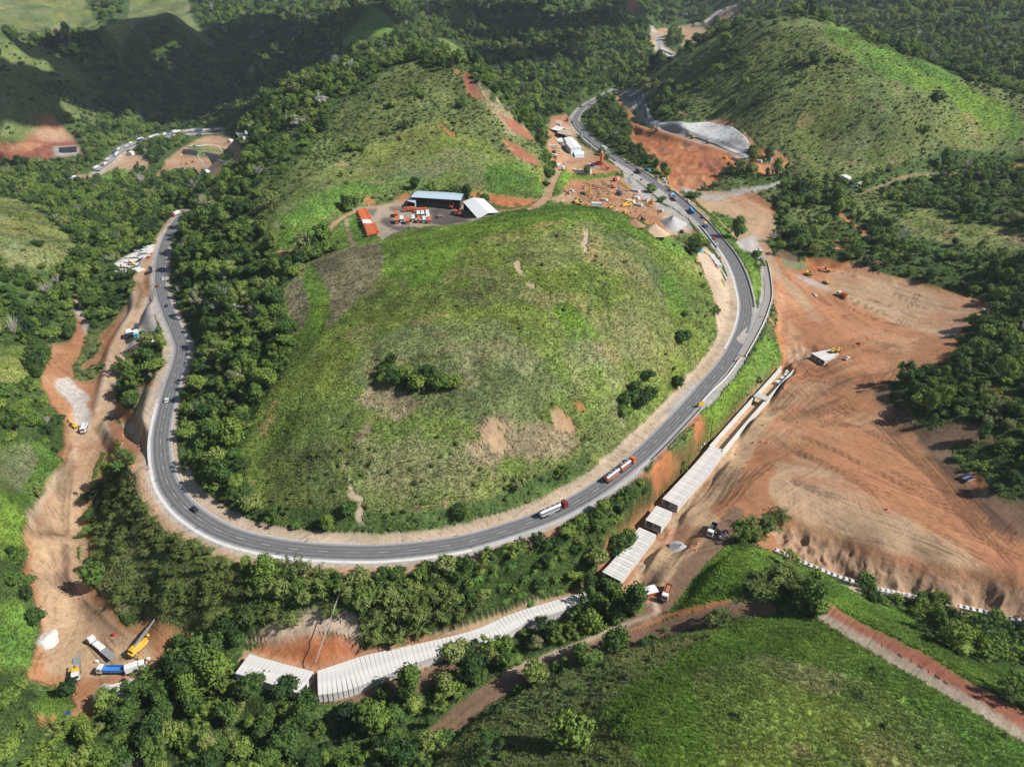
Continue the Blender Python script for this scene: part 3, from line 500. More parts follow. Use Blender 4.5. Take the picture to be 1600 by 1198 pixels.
bank = blur(isin(lab0, 'K'), 4); scar = blur(isin(lab0, 'RO'), 3)
GZ = GZ - bank * np.abs(fbm(GX, GY, 9, 4, 51) - .5) * 15 - scar * np.abs(fbm(GX, GY, 18, 4, 52) - .5) * 10
flatten(RD, RZ, 9.5, 10.0, 0.0)
flatten(RD, RZ, HW + .3, 1.0, .15)

# the trench of the new channel, cut level into the ground
for pts, zf, half, bl in [
    ([(1231,573),(1199,608),(1159,653),(1119,699)], -17.6, 4.4, 2.6), ([(1122,696),(1097,731),(1047,784),(1040,795),(1021,817)], -18.3, 6.6, 3.0),
    ([(1014,826),(975,877),(955,900)], -19.6, 6.5, 3.5), ([(378,1036),(402,1043),(440,1055),(479,1066),(495,1066),(542,1055),(600,1038),(632,1027),(725,999),(785,981),(844,955),(917,932)], -26.0, 7.5, 6.0),
    ([(1256,565),(1269,561)], -12.9, 6.0, 4.0)]:
    P, _ = resample([at_z(u, v, zf + 3.5) for u, v in pts], 3); P[:, 2] = zf; D, Zl, Sg, L = dist_field(P, half + bl + 3); flatten(D, Zl, half, bl, 0)
# ---- tracks worn into the ground: photo px line, cover, width in metres
TRACKS = [
 ('T', [(440,396),(470,388),(500,378),(522,350),(545,335),(575,325),(620,318)], 5.5), ('S', [(440,396),(455,394),(475,386)], 9),
 ('T', [(830,326),(852,312),(862,290),(870,272),(885,258),(905,250),(930,250)], 8), ('S', [(765,330),(800,328),(835,322)], 6),
 ('c', [(1192,395),(1197,420),(1200,450),(1196,480),(1185,505),(1172,530)], 8), ('T', [(1195,385),(1215,425),(1240,450),(1280,500)], 9),
 ('O', [(1310,330),(1325,342),(1345,358),(1352,366),(1335,372),(1300,380),(1290,388)], 5), ('O', [(1305,385),(1340,395),(1375,410)], 6),
 ('O', [(1600,256),(1570,262),(1530,268),(1510,270)], 6), ('K', [(1500,270),(1440,272),(1400,282),(1360,296),(1330,300),(1300,292)], 4),
 ('K', [(1040,500),(1045,505)], 1),
 ('M', [(1150,800),(1120,845),(1085,880),(1045,930),(1010,965),(960,995),(900,1018),(840,1040),(790,1065),(740,1100),(690,1140)], 8),  # wet brown track, its colour also darkened for the near hill's shade
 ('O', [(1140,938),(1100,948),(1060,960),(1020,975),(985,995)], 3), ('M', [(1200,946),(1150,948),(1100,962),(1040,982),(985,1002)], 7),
 ('R', [(1297,957),(1360,987),(1440,1030),(1520,1076),(1610,1128)], 6.5), ('y', [(1290,966),(1350,1000),(1430,1046),(1510,1092),(1610,1152)], 5.0),
 ('B', [(1005,930),(1030,955),(990,970),(940,990),(890,1010),(840,1030),(790,1050)], 2.2),
 ('T', [(290,330),(270,350),(245,380),(228,410),(215,440),(220,470),(205,505),(185,540),(178,580),(170,620),(150,670),(145,690)], 7), ('S', [(270,352),(262,362),(235,400)], 6), ('S', [(257,350),(240,368),(231,378)], 2.5),
 ('M', [(215,440),(222,455),(215,480)], 3),
 ('B', [(255,525),(262,545),(258,570),(245,600),(228,630),(232,655),(208,680),(205,710),(225,740),(245,775)], 5),
 ('S', [(175,660),(200,690),(215,720)], 6),
 ('M', [(102,850),(104,880),(103,905),(110,925),(135,945),(160,968),(178,985),(200,1000),(225,1002)], 2.6), ('B', [(120,700),(112,720),(88,750),(60,790),(48,815)], 2.0), ('K', [(95,905),(130,950),(165,985),(190,1000),(230,1005)], 3),
 ('M', [(55,835),(75,835),(105,830)], 2.5), ('O', [(232,380),(245,358),(258,348)], 3),
 ('S', [(1060,172),(1075,180)], 2), ('O', [(963,150),(978,168),(1000,196),(1035,205),(1090,222),(1150,240)], 6),
 ('T', [(1090,300),(1130,302),(1180,318),(1206,345),(1190,378)], 7), ('H', [(932,395),(925,450),(918,500),(912,560)], 1.3), ('H', [(938,410),(946,450),(952,500),(962,540)], 1.3), ('N', [(600,380),(640,440),(625,520)], .9), ('N', [(470,690),(560,640),(700,650)], .8), ('N', [(760,560),(850,590),(960,580)], .8), ('N', [(840,520),(940,530),(1050,520)], .8),
 ('S', [(1230,650),(1340,600),(1420,585)], 7), ('M', [(1225,695),(1290,730),(1390,790),(1470,845)], 1.6), ('O', [(1300,742),(1350,765),(1390,790)], 2.0), ('T', [(1240,712),(1330,757),(1420,812),(1520,868)], 2.4),
 ('M', [(1400,610),(1440,665),(1500,735),(1560,800),(1600,840)], 3), ('R', [(1540,595),(1580,625),(1610,650)], 3), ('O', [(1205,500),(1222,530),(1226,560)], 3),
 ('S', [(235,287),(250,272),(262,258)], 7), ('B', [(140,275),(175,262),(195,240),(230,222)], 7),
]
# machine ruts pressed into the platform: bundles of roughly parallel passes
rk = np.random.RandomState(9); RUT = np.zeros((NA, NR))
for base, n_, spread in [([(1225,700),(1300,735),(1400,790),(1500,845),(1590,890)], 9, 60), ([(1230,640),(1330,640),(1420,690),(1500,770),(1580,850)], 8, 50), ([(1130,770),(1200,690),(1290,620),(1390,580),(1440,520)], 9, 40),
                         ([(1230,500),(1260,560),(1330,540),(1400,520)], 5, 26), ([(1300,440),(1380,470),(1450,500)], 5, 24), ([(1350,610),(1400,680),(1450,730),(1530,820)], 7, 30), ([(1240,420),(1300,480),(1370,520),(1440,540)], 6, 26),
                         ([(110,720),(95,800),(90,880),(120,960),(170,1020)], 6, 26), ([(1050,860),(1100,800),(1160,720)], 6, 30)]:
    for q in range(n_):
        off = rk.uniform(-1, 1) * spread; bend = rk.uniform(-.5, .5); pts = [hit(u + off * .25 + rk.uniform(-6, 6), v + off + bend * 12 * k + rk.uniform(-3, 3)) for k, (u, v) in enumerate(base)]
        P, _ = resample(pts, 5)
        for side in (-1.1, 1.1):
            T_ = np.gradient(P[:, :2], axis=0); T_ /= np.linalg.norm(T_, axis=1)[:, None] + 1e-9; Q = P.copy(); Q[:, 0] += T_[:, 1] * side; Q[:, 1] -= T_[:, 0] * side
            D = dist_field(Q, 2.5)[0]; RUT = np.maximum(RUT, np.clip(1 - D / .75, 0, 1))
LAB1 = lookup()
RUT *= isin(LAB1, 'STKM'); RUT *= smooth((fbm(GX, GY, 22, 3, 77) - .38) / .15)
GZ = GZ - RUT * .35
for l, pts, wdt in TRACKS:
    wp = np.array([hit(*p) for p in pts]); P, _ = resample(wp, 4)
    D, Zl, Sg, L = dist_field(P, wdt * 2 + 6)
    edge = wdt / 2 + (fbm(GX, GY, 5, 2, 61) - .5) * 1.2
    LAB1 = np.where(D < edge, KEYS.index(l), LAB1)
    if wdt > 4.5 and l not in 'BK':                                    # a real track lies level across
        zs = np.convolve(np.pad(P[:, 2], 3, 'edge'), np.ones(7) / 7, 'valid'); P2 = P.copy(); P2[:, 2] = zs
        D, Zl, Sg, L = dist_field(P2, wdt + 8); flatten(D, Zl, wdt / 2, wdt * .5 + 4, .05)
# strips along the highway: positive side = outside of the bend
near = RL * 1.0
arc = (RL > 330) & (RL < 960)
rag = (fbm(GX, GY, 6, 3, 71) - .5) * 1.6
sd = RD * RS                                        # positive = outside of the bend
ok = RD < 1e8
LAB1 = np.where(ok & (sd < 0) & (RD < 11.0 + rag) & (GY < 300) & (GX > -150), KEYS.index('B'), LAB1)
LAB1 = np.where(ok & (sd < 0) & (RD < 12.0 + rag) & (GY < 470) & (GX > 40), KEYS.index('B'), LAB1)
LAB1 = np.where(ok & (sd < 0) & (RD < 7.5 + rag) & (GX < -60) & (GY > 250), KEYS.index('B'), LAB1)
LAB1 = np.where(ok & (sd > 0) & (RD < 11.5 + 2 * rag) & (GY < 300) & (GX < 25), KEYS.index('T'), LAB1)
LAB1 = np.where(ok & (sd > 0) & (RD < 7.6 + rag * .5) & (GY < 620) & (GX < 60), KEYS.index('B'), LAB1)
LAB1 = np.where(ok & (sd > 0) & (RD < 6.6), KEYS.index('c'), LAB1)
LAB1 = np.where(ok & (RD < 7.6 + rag * .5) & (GY >= 300) & (GX > 50), KEYS.index('c'), LAB1)
LAB1 = np.where(ok & (sd < 0) & (RD < 12 + rag) & (GY > 330) & (GY < 470) & (GX > 50), KEYS.index('B'), LAB1)

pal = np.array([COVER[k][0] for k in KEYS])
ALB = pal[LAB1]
soil0 = isin(LAB1, 'SOTBMKRyYc')
swirl = fbm(GX, GY, 34, 4, 111)[..., None]; swirl2 = fbm(GX * .5 + GY * .8, GY * .5 - GX * .2, 20, 4, 115)[..., None]
lay = soil0[..., None]
for c in range(3):
    bl = blur(ALB[..., c], 3); ALB[..., c] = np.where(soil0, .5 * ALB[..., c] + .5 * bl, ALB[..., c])
    ALB[..., c] = blur(ALB[..., c], 1)
ALB = np.where(isin(LAB1, 'STO')[..., None], ALB + (np.array([.46, .31, .19]) - ALB) * smooth((swirl - .52) / .16) * .32, ALB)
ALB = np.where(isin(LAB1, 'ST')[..., None], ALB + (np.array([.34, .15, .08]) - ALB) * smooth((swirl2 - .54) / .16) * .5, ALB)
veg = isin(LAB1, 'FfHGLNPDE').astype(float); soil = 1 - veg; frs = isin(LAB1, 'Ff').astype(float)
n1 = fbm(GX, GY, 38, 4, 81)[..., None]; n2 = fbm(GX, GY, 7, 3, 91)[..., None]; n3 = fbm(GX, GY, 16, 3, 95)[..., None]
vegm = veg[..., None]
ALB = ALB * (1 + vegm * ((n1 - .5) * .9 + (n2 - .5) * .7) + (1 - vegm) * ((n1 - .5) * .35 + (n2 - .5) * .25))
ALB = ALB * (1 - .5 * RUT[..., None])
# bare ground showing through thin grass, and straw
bare = smooth((n3 - .66) / .08) * smooth((n1 - .45) / .15) * isin(LAB1, 'GNED')[..., None]
ALB = ALB * (1 - bare * .55) + np.array([.33, .22, .13]) * bare * .55
straw = smooth((fbm(GX, GY, 24, 4, 99)[..., None] - .56) / .1) * isin(LAB1, 'GNE')[..., None]
ALB = ALB * (1 - straw * .4) + np.array([.22, .20, .11]) * straw * .4
yg = smooth((fbm(GX, GY, 55, 3, 103)[..., None] - .45) / .2) * isin(LAB1, 'GLNE')[..., None]
ALB = ALB * (1 + yg * np.array([.14, .09, -.10]))
ALB = np.clip(ALB, .004, .9)

vgn = fbm(GX, GY, 46, 4, 131)[..., None]; ALB = ALB * (1 - isin(LAB1, 'GLNE')[..., None] * smooth((vgn - .50) / .12) * np.array([.22, .15, .12]))
def make_grid_mesh(name):
    me = bpy.data.meshes.new(name)
    nv = NA * NR; me.vertices.add(nv)
    co = np.stack([GX, GY, GZ], -1).reshape(-1, 3).astype(np.float32); me.vertices.foreach_set('co', co.ravel())
    I, J = np.meshgrid(np.arange(NA - 1), np.arange(NR - 1), indexing='ij'); b = (I * NR + J).ravel()
    q = np.stack([b, b + 1, b + NR + 1, b + NR], 1)[:, ::-1].astype(np.int32)
    nf = len(q); me.loops.add(nf * 4); me.polygons.add(nf)
    me.loops.foreach_set('vertex_index', q.ravel()); me.polygons.foreach_set('loop_start', np.arange(0, nf * 4, 4, dtype=np.int32))
    try: me.polygons.foreach_set('loop_total', np.full(nf, 4, np.int32))
    except Exception: pass
    me.polygons.foreach_set('use_smooth', np.ones(nf, bool))
    me.update(calc_edges=True)
    return me
gm = make_grid_mesh('ground')
ca_ = gm.color_attributes.new('Cover', 'FLOAT_COLOR', 'POINT')
ca_.data.foreach_set('color', np.concatenate([ALB, np.ones((NA, NR, 1))], -1).astype(np.float32).ravel())
kd = gm.color_attributes.new('Kind', 'FLOAT_COLOR', 'POINT')
kd.data.foreach_set('color', np.stack([veg, soil, frs, np.ones_like(veg)], -1).astype(np.float32).ravel())
ground = bpy.data.objects.new('ground', gm); sc.collection.objects.link(ground); ground['kind'] = 'structure'

class NT:
    """tiny node helper"""
    def __init__(s, name, rough=.9, spec=.3):
        s.m = bpy.data.materials.new(name); s.m.use_nodes = True; s.t = s.m.node_tree; s.b = s.t.nodes['Principled BSDF']
        s.b.inputs['Roughness'].default_value = rough; s.b.inputs['Specular IOR Level'].default_value = spec
    def n(s, typ, **kw):
        o = s.t.nodes.new(typ)
        for k, v in kw.items():
            if k.startswith('i_'):
                key = k[2:]; key = int(key) if key.isdigit() else key.replace('_', ' ')
                o.inputs[key].default_value = v
            else: setattr(o, k, v)
        return o
    def l(s, a, b): s.t.links.new(a, b)
    def noise(s, scale, detail=3, coord=None, rough=.55, dist=0):
        o = s.n('ShaderNodeTexNoise'); o.inputs['Scale'].default_value = scale; o.inputs['Detail'].default_value = detail; o.inputs['Roughness'].default_value = rough; o.inputs['Distortion'].default_value = dist
        if coord is not None: s.l(coord, o.inputs['Vector'])
        return o.outputs['Fac']
    def mathn(s, op, a, b=None, c=None, clamp=False):
        o = s.n('ShaderNodeMath', operation=op, use_clamp=clamp)
        for k, x in enumerate((a, b, c)):
            if x is None: continue
            if isinstance(x, (int, float)): o.inputs[k].default_value = x
            else: s.l(x, o.inputs[k])
        return o.outputs[0]
    def ramp(s, fac, stops):
        o = s.n('ShaderNodeValToRGB'); cr = o.color_ramp
        while len(cr.elements) < len(stops): cr.elements.new(.5)
        for e, (p, c) in zip(cr.elements, stops): e.position = p; e.color = (c[0], c[1], c[2], 1) if not isinstance(c, (int, float)) else (c, c, c, 1)
        s.l(fac, o.inputs[0]); return o.outputs[0]
    def mul(s, col, fac):
        """colour times scalar/colour socket"""
        o = s.n('ShaderNodeMix', data_type='RGBA', blend_type='MULTIPLY'); o.inputs[0].default_value = 1
        s.l(col, o.inputs[6]) if not isinstance(col, tuple) else setattr(o.inputs[6], 'default_value', col)
        s.l(fac, o.inputs[7]); return o.outputs[2]
    def mix(s, f, a, b):
        o = s.n('ShaderNodeMix', data_type='RGBA')
        for k, x in ((0, f), (6, a), (7, b)):
            if isinstance(x, (int, float)): o.inputs[k].default_value = x
            elif isinstance(x, tuple): o.inputs[k].default_value = x if len(x) == 4 else (*x, 1)
            else: s.l(x, o.inputs[k])
        return o.outputs[2]
g = NT('ground_cover', .95, .1)
co = g.n('ShaderNodeTexCoord').outputs['Object']
cov = g.n('ShaderNodeAttribute', attribute_name='Cover').outputs['Color']
ks = g.n('ShaderNodeSeparateColor'); g.l(g.n('ShaderNodeAttribute', attribute_name='Kind').outputs['Color'], ks.inputs[0])
vegf, soilf = ks.outputs[0], ks.outputs[1]
fine = g.noise(1.3, 4, co); mid = g.noise(.32, 4, co); big = g.noise(.07, 3, co)
gv = g.mathn('ADD', g.mathn('MULTIPLY', g.mathn('SUBTRACT', fine, .5), 3.2), g.mathn('MULTIPLY', g.mathn('SUBTRACT', mid, .5), 2.0))
gsoil = g.mathn('ADD', g.mathn('MULTIPLY', g.mathn('SUBTRACT', fine, .5), .7), g.mathn('MULTIPLY', g.mathn('SUBTRACT', mid, .5), .7))
tot = g.mathn('ADD', g.mathn('MULTIPLY', gv, vegf), g.mathn('MULTIPLY', gsoil, soilf))
fac = g.mathn('MAXIMUM', g.mathn('ADD', tot, 1.0), .3)
# wheel and grader tracks on bare soil: thin streaks in a few directions, bent by a slow noise
def streaks(rot, fx, fy, wamp, wscale, seed):
    m0 = g.n('ShaderNodeMapping'); g.l(co, m0.inputs[0]); m0.inputs['Rotation'].default_value = (0, 0, RAD(rot)); mp = g.n('ShaderNodeMapping'); g.l(m0.outputs[0], mp.inputs[0]); mp.inputs['Scale'].default_value = (fx, fy, .2); mp.inputs['Location'].default_value = (seed, seed * 2.7, 0)
    wv = g.n('ShaderNodeVectorMath', operation='ADD'); g.l(mp.outputs[0], wv.inputs[0]); wm = g.n('ShaderNodeCombineXYZ')
    g.l(g.mathn('MULTIPLY', g.noise(wscale, 2, co), wamp), wm.inputs[1]); g.l(wm.outputs[0], wv.inputs[1]); return g.noise(1.0, 3, wv.outputs[0], .65)
s1 = streaks(38, .02, .95, 30., .011, 0); s2 = streaks(-35, .022, .8, 34., .009, 7); s3 = streaks(80, .03, 1.1, 40., .013, 3)
sel = g.noise(.014, 2, co); pick1 = g.ramp(sel, [(.44, 0.), (.52, 1.)]); pick2 = g.ramp(g.noise(.011, 2, co), [(.50, 0.), (.58, 1.)])
streak = g.mathn('ADD', g.mathn('MULTIPLY', s1, g.mathn('SUBTRACT', 1.0, pick1)), g.mathn('MULTIPLY', s2, pick1))
streak = g.mathn('ADD', g.mathn('MULTIPLY', streak, .62), g.mathn('MULTIPLY', s3, .38))
ruts = g.ramp(streak, [(.40, .0), (.47, .85), (.56, 1.), (.64, 1.25)])
rs = g.n('ShaderNodeSeparateColor'); g.l(ruts, rs.inputs[0]); rutv = rs.outputs[0]
sfac = g.mathn('ADD', 1.0, g.mathn('MULTIPLY', g.mathn('MULTIPLY', g.mathn('SUBTRACT', rutv, 1.0), .30), soilf))
cc = g.n('ShaderNodeCombineColor'); ff = g.mathn('MULTIPLY', fac, sfac)
for k in range(3): g.l(ff, cc.inputs[k])
colr = g.mul(cov, cc.outputs[0])
hsv = g.n('ShaderNodeHueSaturation'); g.l(colr, hsv.inputs['Color']); g.l(g.mathn('ADD', .485, g.mathn('MULTIPLY', big, .03)), hsv.inputs['Hue'])
g.l(hsv.outputs[0], g.b.inputs['Base Color'])
bmp = g.n('ShaderNodeBump'); bmp.inputs['Strength'].default_value = .8; bmp.inputs['Distance'].default_value = 1.0
hgt = g.mathn('ADD', g.mathn('MULTIPLY', g.mathn('ADD', g.mathn('MULTIPLY', fine, .8), g.mathn('MULTIPLY', mid, 1.6)), g.mathn('ADD', g.mathn('MULTIPLY', vegf, .9), .18)), g.mathn('MULTIPLY', g.mathn('MULTIPLY', streak, soilf), .35))
g.l(hgt, bmp.inputs['Height']); g.l(bmp.outputs[0], g.b.inputs['Normal'])
gm.materials.append(g.m)
# ================================================================ VEGETATION
GEN = bpy.data.collections.new('seed_shapes')                 # source shapes of the uncountable growth only
def tag(o, label=None, cat=None, group=None, kind=None):
    if label: o['label'] = label
    if cat: o['category'] = cat
    if group: o['group'] = group
    if kind: o['kind'] = kind
    return o
def link(o, parent=None):
    sc.collection.objects.link(o)
    if parent is not None: o.parent = parent
    return o
def leafmat(name, ramp, trans=.25, scale=.02):
    m = NT(name, .75, .25)
    oi = m.n('ShaderNodeObjectInfo')
    reg = m.noise(scale, 2, oi.outputs['Location'])
    gco = m.n('ShaderNodeNewGeometry')
    tex = m.noise(.55, 2, gco.outputs['Position'])
    f = m.mathn('ADD', m.mathn('MULTIPLY', oi.outputs['Random'], .75), m.mathn('MULTIPLY', reg, .7))
    f = m.mathn('ADD', m.mathn('SUBTRACT', f, .24), m.mathn('MULTIPLY', m.mathn('SUBTRACT', tex, .5), .5), clamp=True)
    col = m.ramp(f, ramp)
    m.l(col, m.b.inputs['Base Color'])
    tr = m.n('ShaderNodeBsdfTranslucent'); m.l(col, tr.inputs[0])
    mx = m.n('ShaderNodeMixShader'); mx.inputs[0].default_value = trans
    out = m.t.nodes['Material Output']; m.l(m.b.outputs[0], mx.inputs[1]); m.l(tr.outputs[0], mx.inputs[2]); m.l(mx.outputs[0], out.inputs[0])
    return m.m
M_LEAF = leafmat('leaves', [(0, (.026, .060, .018)), (.2, (.048, .100, .024)), (.42, (.092, .165, .034)), (.6, (.145, .225, .040)), (.78, (.20, .28, .050)), (.9, (.22, .25, .085)), (1, (.28, .28, .17))])
M_SCRUB = leafmat('scrub_leaves', [(0, (0.060, 0.096, 0.031)), (.4, (0.102, 0.150, 0.046)), (.7, (0.138, 0.198, 0.054)), (.9, (0.180, 0.240, 0.060)), (1, (0.240, 0.228, 0.132))])
M_BAMB = leafmat('bamboo_leaves', [(0, (.085, .125, .032)), (.5, (.140, .190, .048)), (1, (.21, .26, .075))], .3)
M_BANA = leafmat('banana_leaves', [(0, (.07, .14, .03)), (.5, (.11, .22, .04)), (1, (.20, .30, .06))], .35)
gq = NT('grass_blades', .8, .2); ga = gq.n('ShaderNodeAttribute', attribute_name='tcol'); ga.attribute_type = 'INSTANCER'
gr_ = gq.ramp(gq.n('ShaderNodeObjectInfo').outputs['Random'], [(0, (.78, .80, .74)), (.35, (1.02, 1.02, 1.0)), (.75, (1.25, 1.22, 1.08)), (1, (1.6, 1.5, 1.45))]); gcol = gq.mul(ga.outputs['Color'], gr_)
gq.l(gcol, gq.b.inputs['Base Color']); gt = gq.n('ShaderNodeBsdfTranslucent'); gq.l(gcol, gt.inputs[0]); gx_ = gq.n('ShaderNodeMixShader'); gx_.inputs[0].default_value = .3
gq.l(gq.b.outputs[0], gx_.inputs[1]); gq.l(gt.outputs[0], gx_.inputs[2]); gq.l(gx_.outputs[0], gq.t.nodes['Material Output'].inputs[0]); M_GRASS = gq.m
def simple(name, col, rough=.8, spec=.3, metal=0, var=.0, sc_=.5, emit=None):
    m = NT(name, rough, spec); m.b.inputs['Metallic'].default_value = metal
    if var:
        cco = m.n('ShaderNodeTexCoord').outputs['Object']; nn = m.noise(sc_, 4, cco)
        v = m.mathn('ADD', 1 - var / 2, m.mathn('MULTIPLY', nn, var)); cb = m.n('ShaderNodeCombineColor')
        for k in range(3): m.l(v, cb.inputs[k])
        m.l(m.mul((*col, 1), cb.outputs[0]), m.b.inputs['Base Color'])
    else: m.b.inputs['Base Color'].default_value = (*col, 1)
    return m.m
M_BARK = simple('bark', (.16, .13, .10), .9, .1, var=.5, sc_=2)
M_PALE = simple('pale_bark', (.42, .39, .35), .9, .1, var=.3, sc_=2)

def mesh_from(name, V, F, mats, midx=None, smoothf=False):
    me = bpy.data.meshes.new(name); me.from_pydata([tuple(v) for v in V], [], F)
    for m in mats: me.materials.append(m)
    if midx is not None: me.polygons.foreach_set('material_index', midx)
    if smoothf: me.polygons.foreach_set('use_smooth', [True] * len(F))
    me.update(); return me
def leaf_quads(V, F, pos, nrm, size, rnd, aspect=1.0):
    for p, nn in zip(pos, nrm):
        nn = nn + rnd.normal(0, .45, 3); nn /= np.linalg.norm(nn) + 1e-9
        a = np.cross(nn, rnd.normal(0, 1, 3)); a /= np.linalg.norm(a) + 1e-9; b = np.cross(nn, a)
        s = size * rnd.uniform(.6, 1.35); k = len(V)
        V += [p - a * s, p + b * s * aspect * .6, p + a * s, p - b * s * aspect * .6]; F.append((k, k + 1, k + 2, k + 3))
def blob(V, F, c, r, rnd, seg=7, ring=5, jit=.12):
    k = len(V)
    for i in range(ring + 1):
        th = math.pi * i / ring
        for j in range(seg):
            ph = 2 * math.pi * j / seg; q = 1 + rnd.uniform(-jit, jit)
            V.append(np.array([c[0] + r[0] * q * math.sin(th) * math.cos(ph), c[1] + r[1] * q * math.sin(th) * math.sin(ph), c[2] + r[2] * q * math.cos(th)]))
    for i in range(ring):
        for j in range(seg):
            F.append((k + i * seg + j, k + i * seg + (j + 1) % seg, k + (i + 1) * seg + (j + 1) % seg, k + (i + 1) * seg + j))
def airy_mesh(name, seed, lobes=20, leaves=900, leaf=.075, mat=None):
    """open ragged crown: many small leaf clusters with gaps between"""
    rnd = np.random.RandomState(seed); V, F = [], []
    for k in range(lobes):
        a = rnd.uniform(0, 6.283); rr = .85 * math.sqrt(rnd.rand()); c = np.array([rr * math.cos(a), rr * math.sin(a), rnd.uniform(.25, 1.15) * (1.2 - .6 * rr)]); r = rnd.uniform(.14, .30)
        tube(V, F, (0, 0, 0), c, .02, .008, 3)
        blob(V, F, c, (r * .6, r * .6, r * .4), rnd, 5, 3, .2)
        m = leaves // lobes; d = rnd.normal(0, 1, (m, 3)); d /= np.linalg.norm(d, axis=1)[:, None]; leaf_quads(V, F, c + d * r * rnd.uniform(.5, 1.25, (m, 1)) * np.array([1, 1, .7]), d + np.array([0, 0, .5]), leaf, rnd, .8)
    return mesh_from(name, V, F, [mat or M_LEAF])
def crown_mesh(name, seed, lobes=11, leaves=560, flat=.62, leaf=.105, mat=None, spread=.62):
    """unit crown: radius about 1, its base near z = 0"""
    rnd = np.random.RandomState(seed); V, F = [], []
    cs = []
    for k in range(lobes):
        a = rnd.uniform(0, 6.283); rr = spread * math.sqrt(rnd.uniform(.02, 1)); zz = flat * rnd.uniform(.55, 1.25) * (1.15 - .5 * rr)
        cs.append((np.array([rr * math.cos(a), rr * math.sin(a), zz]), rnd.uniform(.26, .46)))
    blob(V, F, (0, 0, flat * .62), (spread * .95, spread * .95, flat * .52), rnd, 8, 5, .15)
    for c, r in cs: blob(V, F, c, (r * .70, r * .70, r * .56), rnd, 6, 4, .15)
    per = leaves // lobes
    for c, r in cs:
        d = rnd.normal(0, 1, (per, 3)); d[:, 2] = np.abs(d[:, 2]) * 1.1 - .35; d /= np.linalg.norm(d, axis=1)[:, None]
        pos = c + d * r * rnd.uniform(.74, 1.32, (per, 1)) * np.array([1, 1, .85])
        leaf_quads(V, F, pos, d, leaf, rnd)
    return mesh_from(name, V, F, [mat or M_LEAF])
def tube(V, F, p, q, r0, r1, seg=5):
    p = np.array(p, float); q = np.array(q, float); d = q - p; d /= np.linalg.norm(d) + 1e-9
    a = np.cross(d, [0.3, .9, .2]); a /= np.linalg.norm(a) + 1e-9; b = np.cross(d, a); k = len(V)
    for c, r in ((p, r0), (q, r1)):
        for j in range(seg):
            t = 2 * math.pi * j / seg; V.append(c + (a * math.cos(t) + b * math.sin(t)) * r)
    for j in range(seg): F.append((k + j, k + (j + 1) % seg, k + seg + (j + 1) % seg, k + seg + j))
    F.append(tuple(k + seg + j for j in range(seg))); F.append(tuple(k + j for j in reversed(range(seg))))
def trunk_mesh(name, seed, mat, h=1.0, limbs=5):
    rnd = np.random.RandomState(seed); V, F = [], []
    top = np.array([rnd.uniform(-.06, .06), rnd.uniform(-.06, .06), h * .55]); tube(V, F, (0, 0, -.25), top, .055, .035)
    for k in range(limbs):
        a = 6.283 * k / limbs + rnd.uniform(-.4, .4); tube(V, F, top - np.array([0, 0, .1 * rnd.rand()]), top + np.array([math.cos(a) * .42, math.sin(a) * .42, rnd.uniform(.25, .5)]), .026, .008, 4)
    return mesh_from(name, V, F, [mat])
def frond_mesh(name, seed, nf=11, length=1.0, width=.16, droop=.7, mat=None, up=.9, stem=.35):
    """plant with big arched leaves from one crown (banana, palm)"""
    rnd = np.random.RandomState(seed); V, F = [], []
    tube(V, F, (0, 0, -.1), (0, 0, stem), .05, .04, 5)
    for k in range(nf):
        a = 6.283 * k / nf + rnd.uniform(-.25, .25); L = length * rnd.uniform(.75, 1.1); e = up * rnd.uniform(.6, 1.1); dr = droop * rnd.uniform(.7, 1.3)
        dx, dy = math.cos(a), math.sin(a); base = len(V); ns = 5
        for i in range(ns + 1):
            t = i / ns; rr = L * t; z = stem + e * t * L - dr * t * t * L * 1.3; w = width * math.sin(math.pi * min(.97, t * .85 + .12)) * L
            V += [np.array([dx * rr - dy * w, dy * rr + dx * w, z - .03]), np.array([dx * rr, dy * rr, z + .02]), np.array([dx * rr + dy * w, dy * rr - dx * w, z - .03])]
        for i in range(ns):
            b = base + 3 * i; F += [(b, b + 1, b + 4, b + 3), (b + 1, b + 2, b + 5, b + 4)]
    return mesh_from(name, V, F, [mat or M_BANA])
def bamboo_mesh(name, seed, culms=26, leaves=1100, mat=None):
    """clump of arching culms with hanging leaf sprays, unit height"""
    rnd = np.random.RandomState(seed); V, F = [], []; PP = []; NN = []
    blob(V, F, (0, 0, .26), (.26, .26, .25), rnd, 8, 5, .2)
    for k in range(culms):
        a = rnd.uniform(0, 6.283); out = rnd.uniform(.15, .75); h = rnd.uniform(.7, 1.1) * (1.15 - .5 * out); prev = np.array([.08 * math.cos(a), .08 * math.sin(a), 0])
        for i in range(1, 6):
            t = i / 5; p = np.array([math.cos(a) * out * t ** 1.7, math.sin(a) * out * t ** 1.7, h * (t - .32 * t ** 3)])
            tube(V, F, prev, p, .010, .006, 3)
            if i >= 2:
                m = leaves // (culms * 4)
                for _ in range(m):
                    q = prev + (p - prev) * rnd.rand() + rnd.normal(0, .045, 3); PP.append(q); NN.append(np.array([math.cos(a) * .5, math.sin(a) * .5, 1.]))
            prev = p
    leaf_quads(V, F, PP, NN, .10, rnd, .34)
    return mesh_from(name, V, F, [mat or M_BAMB])
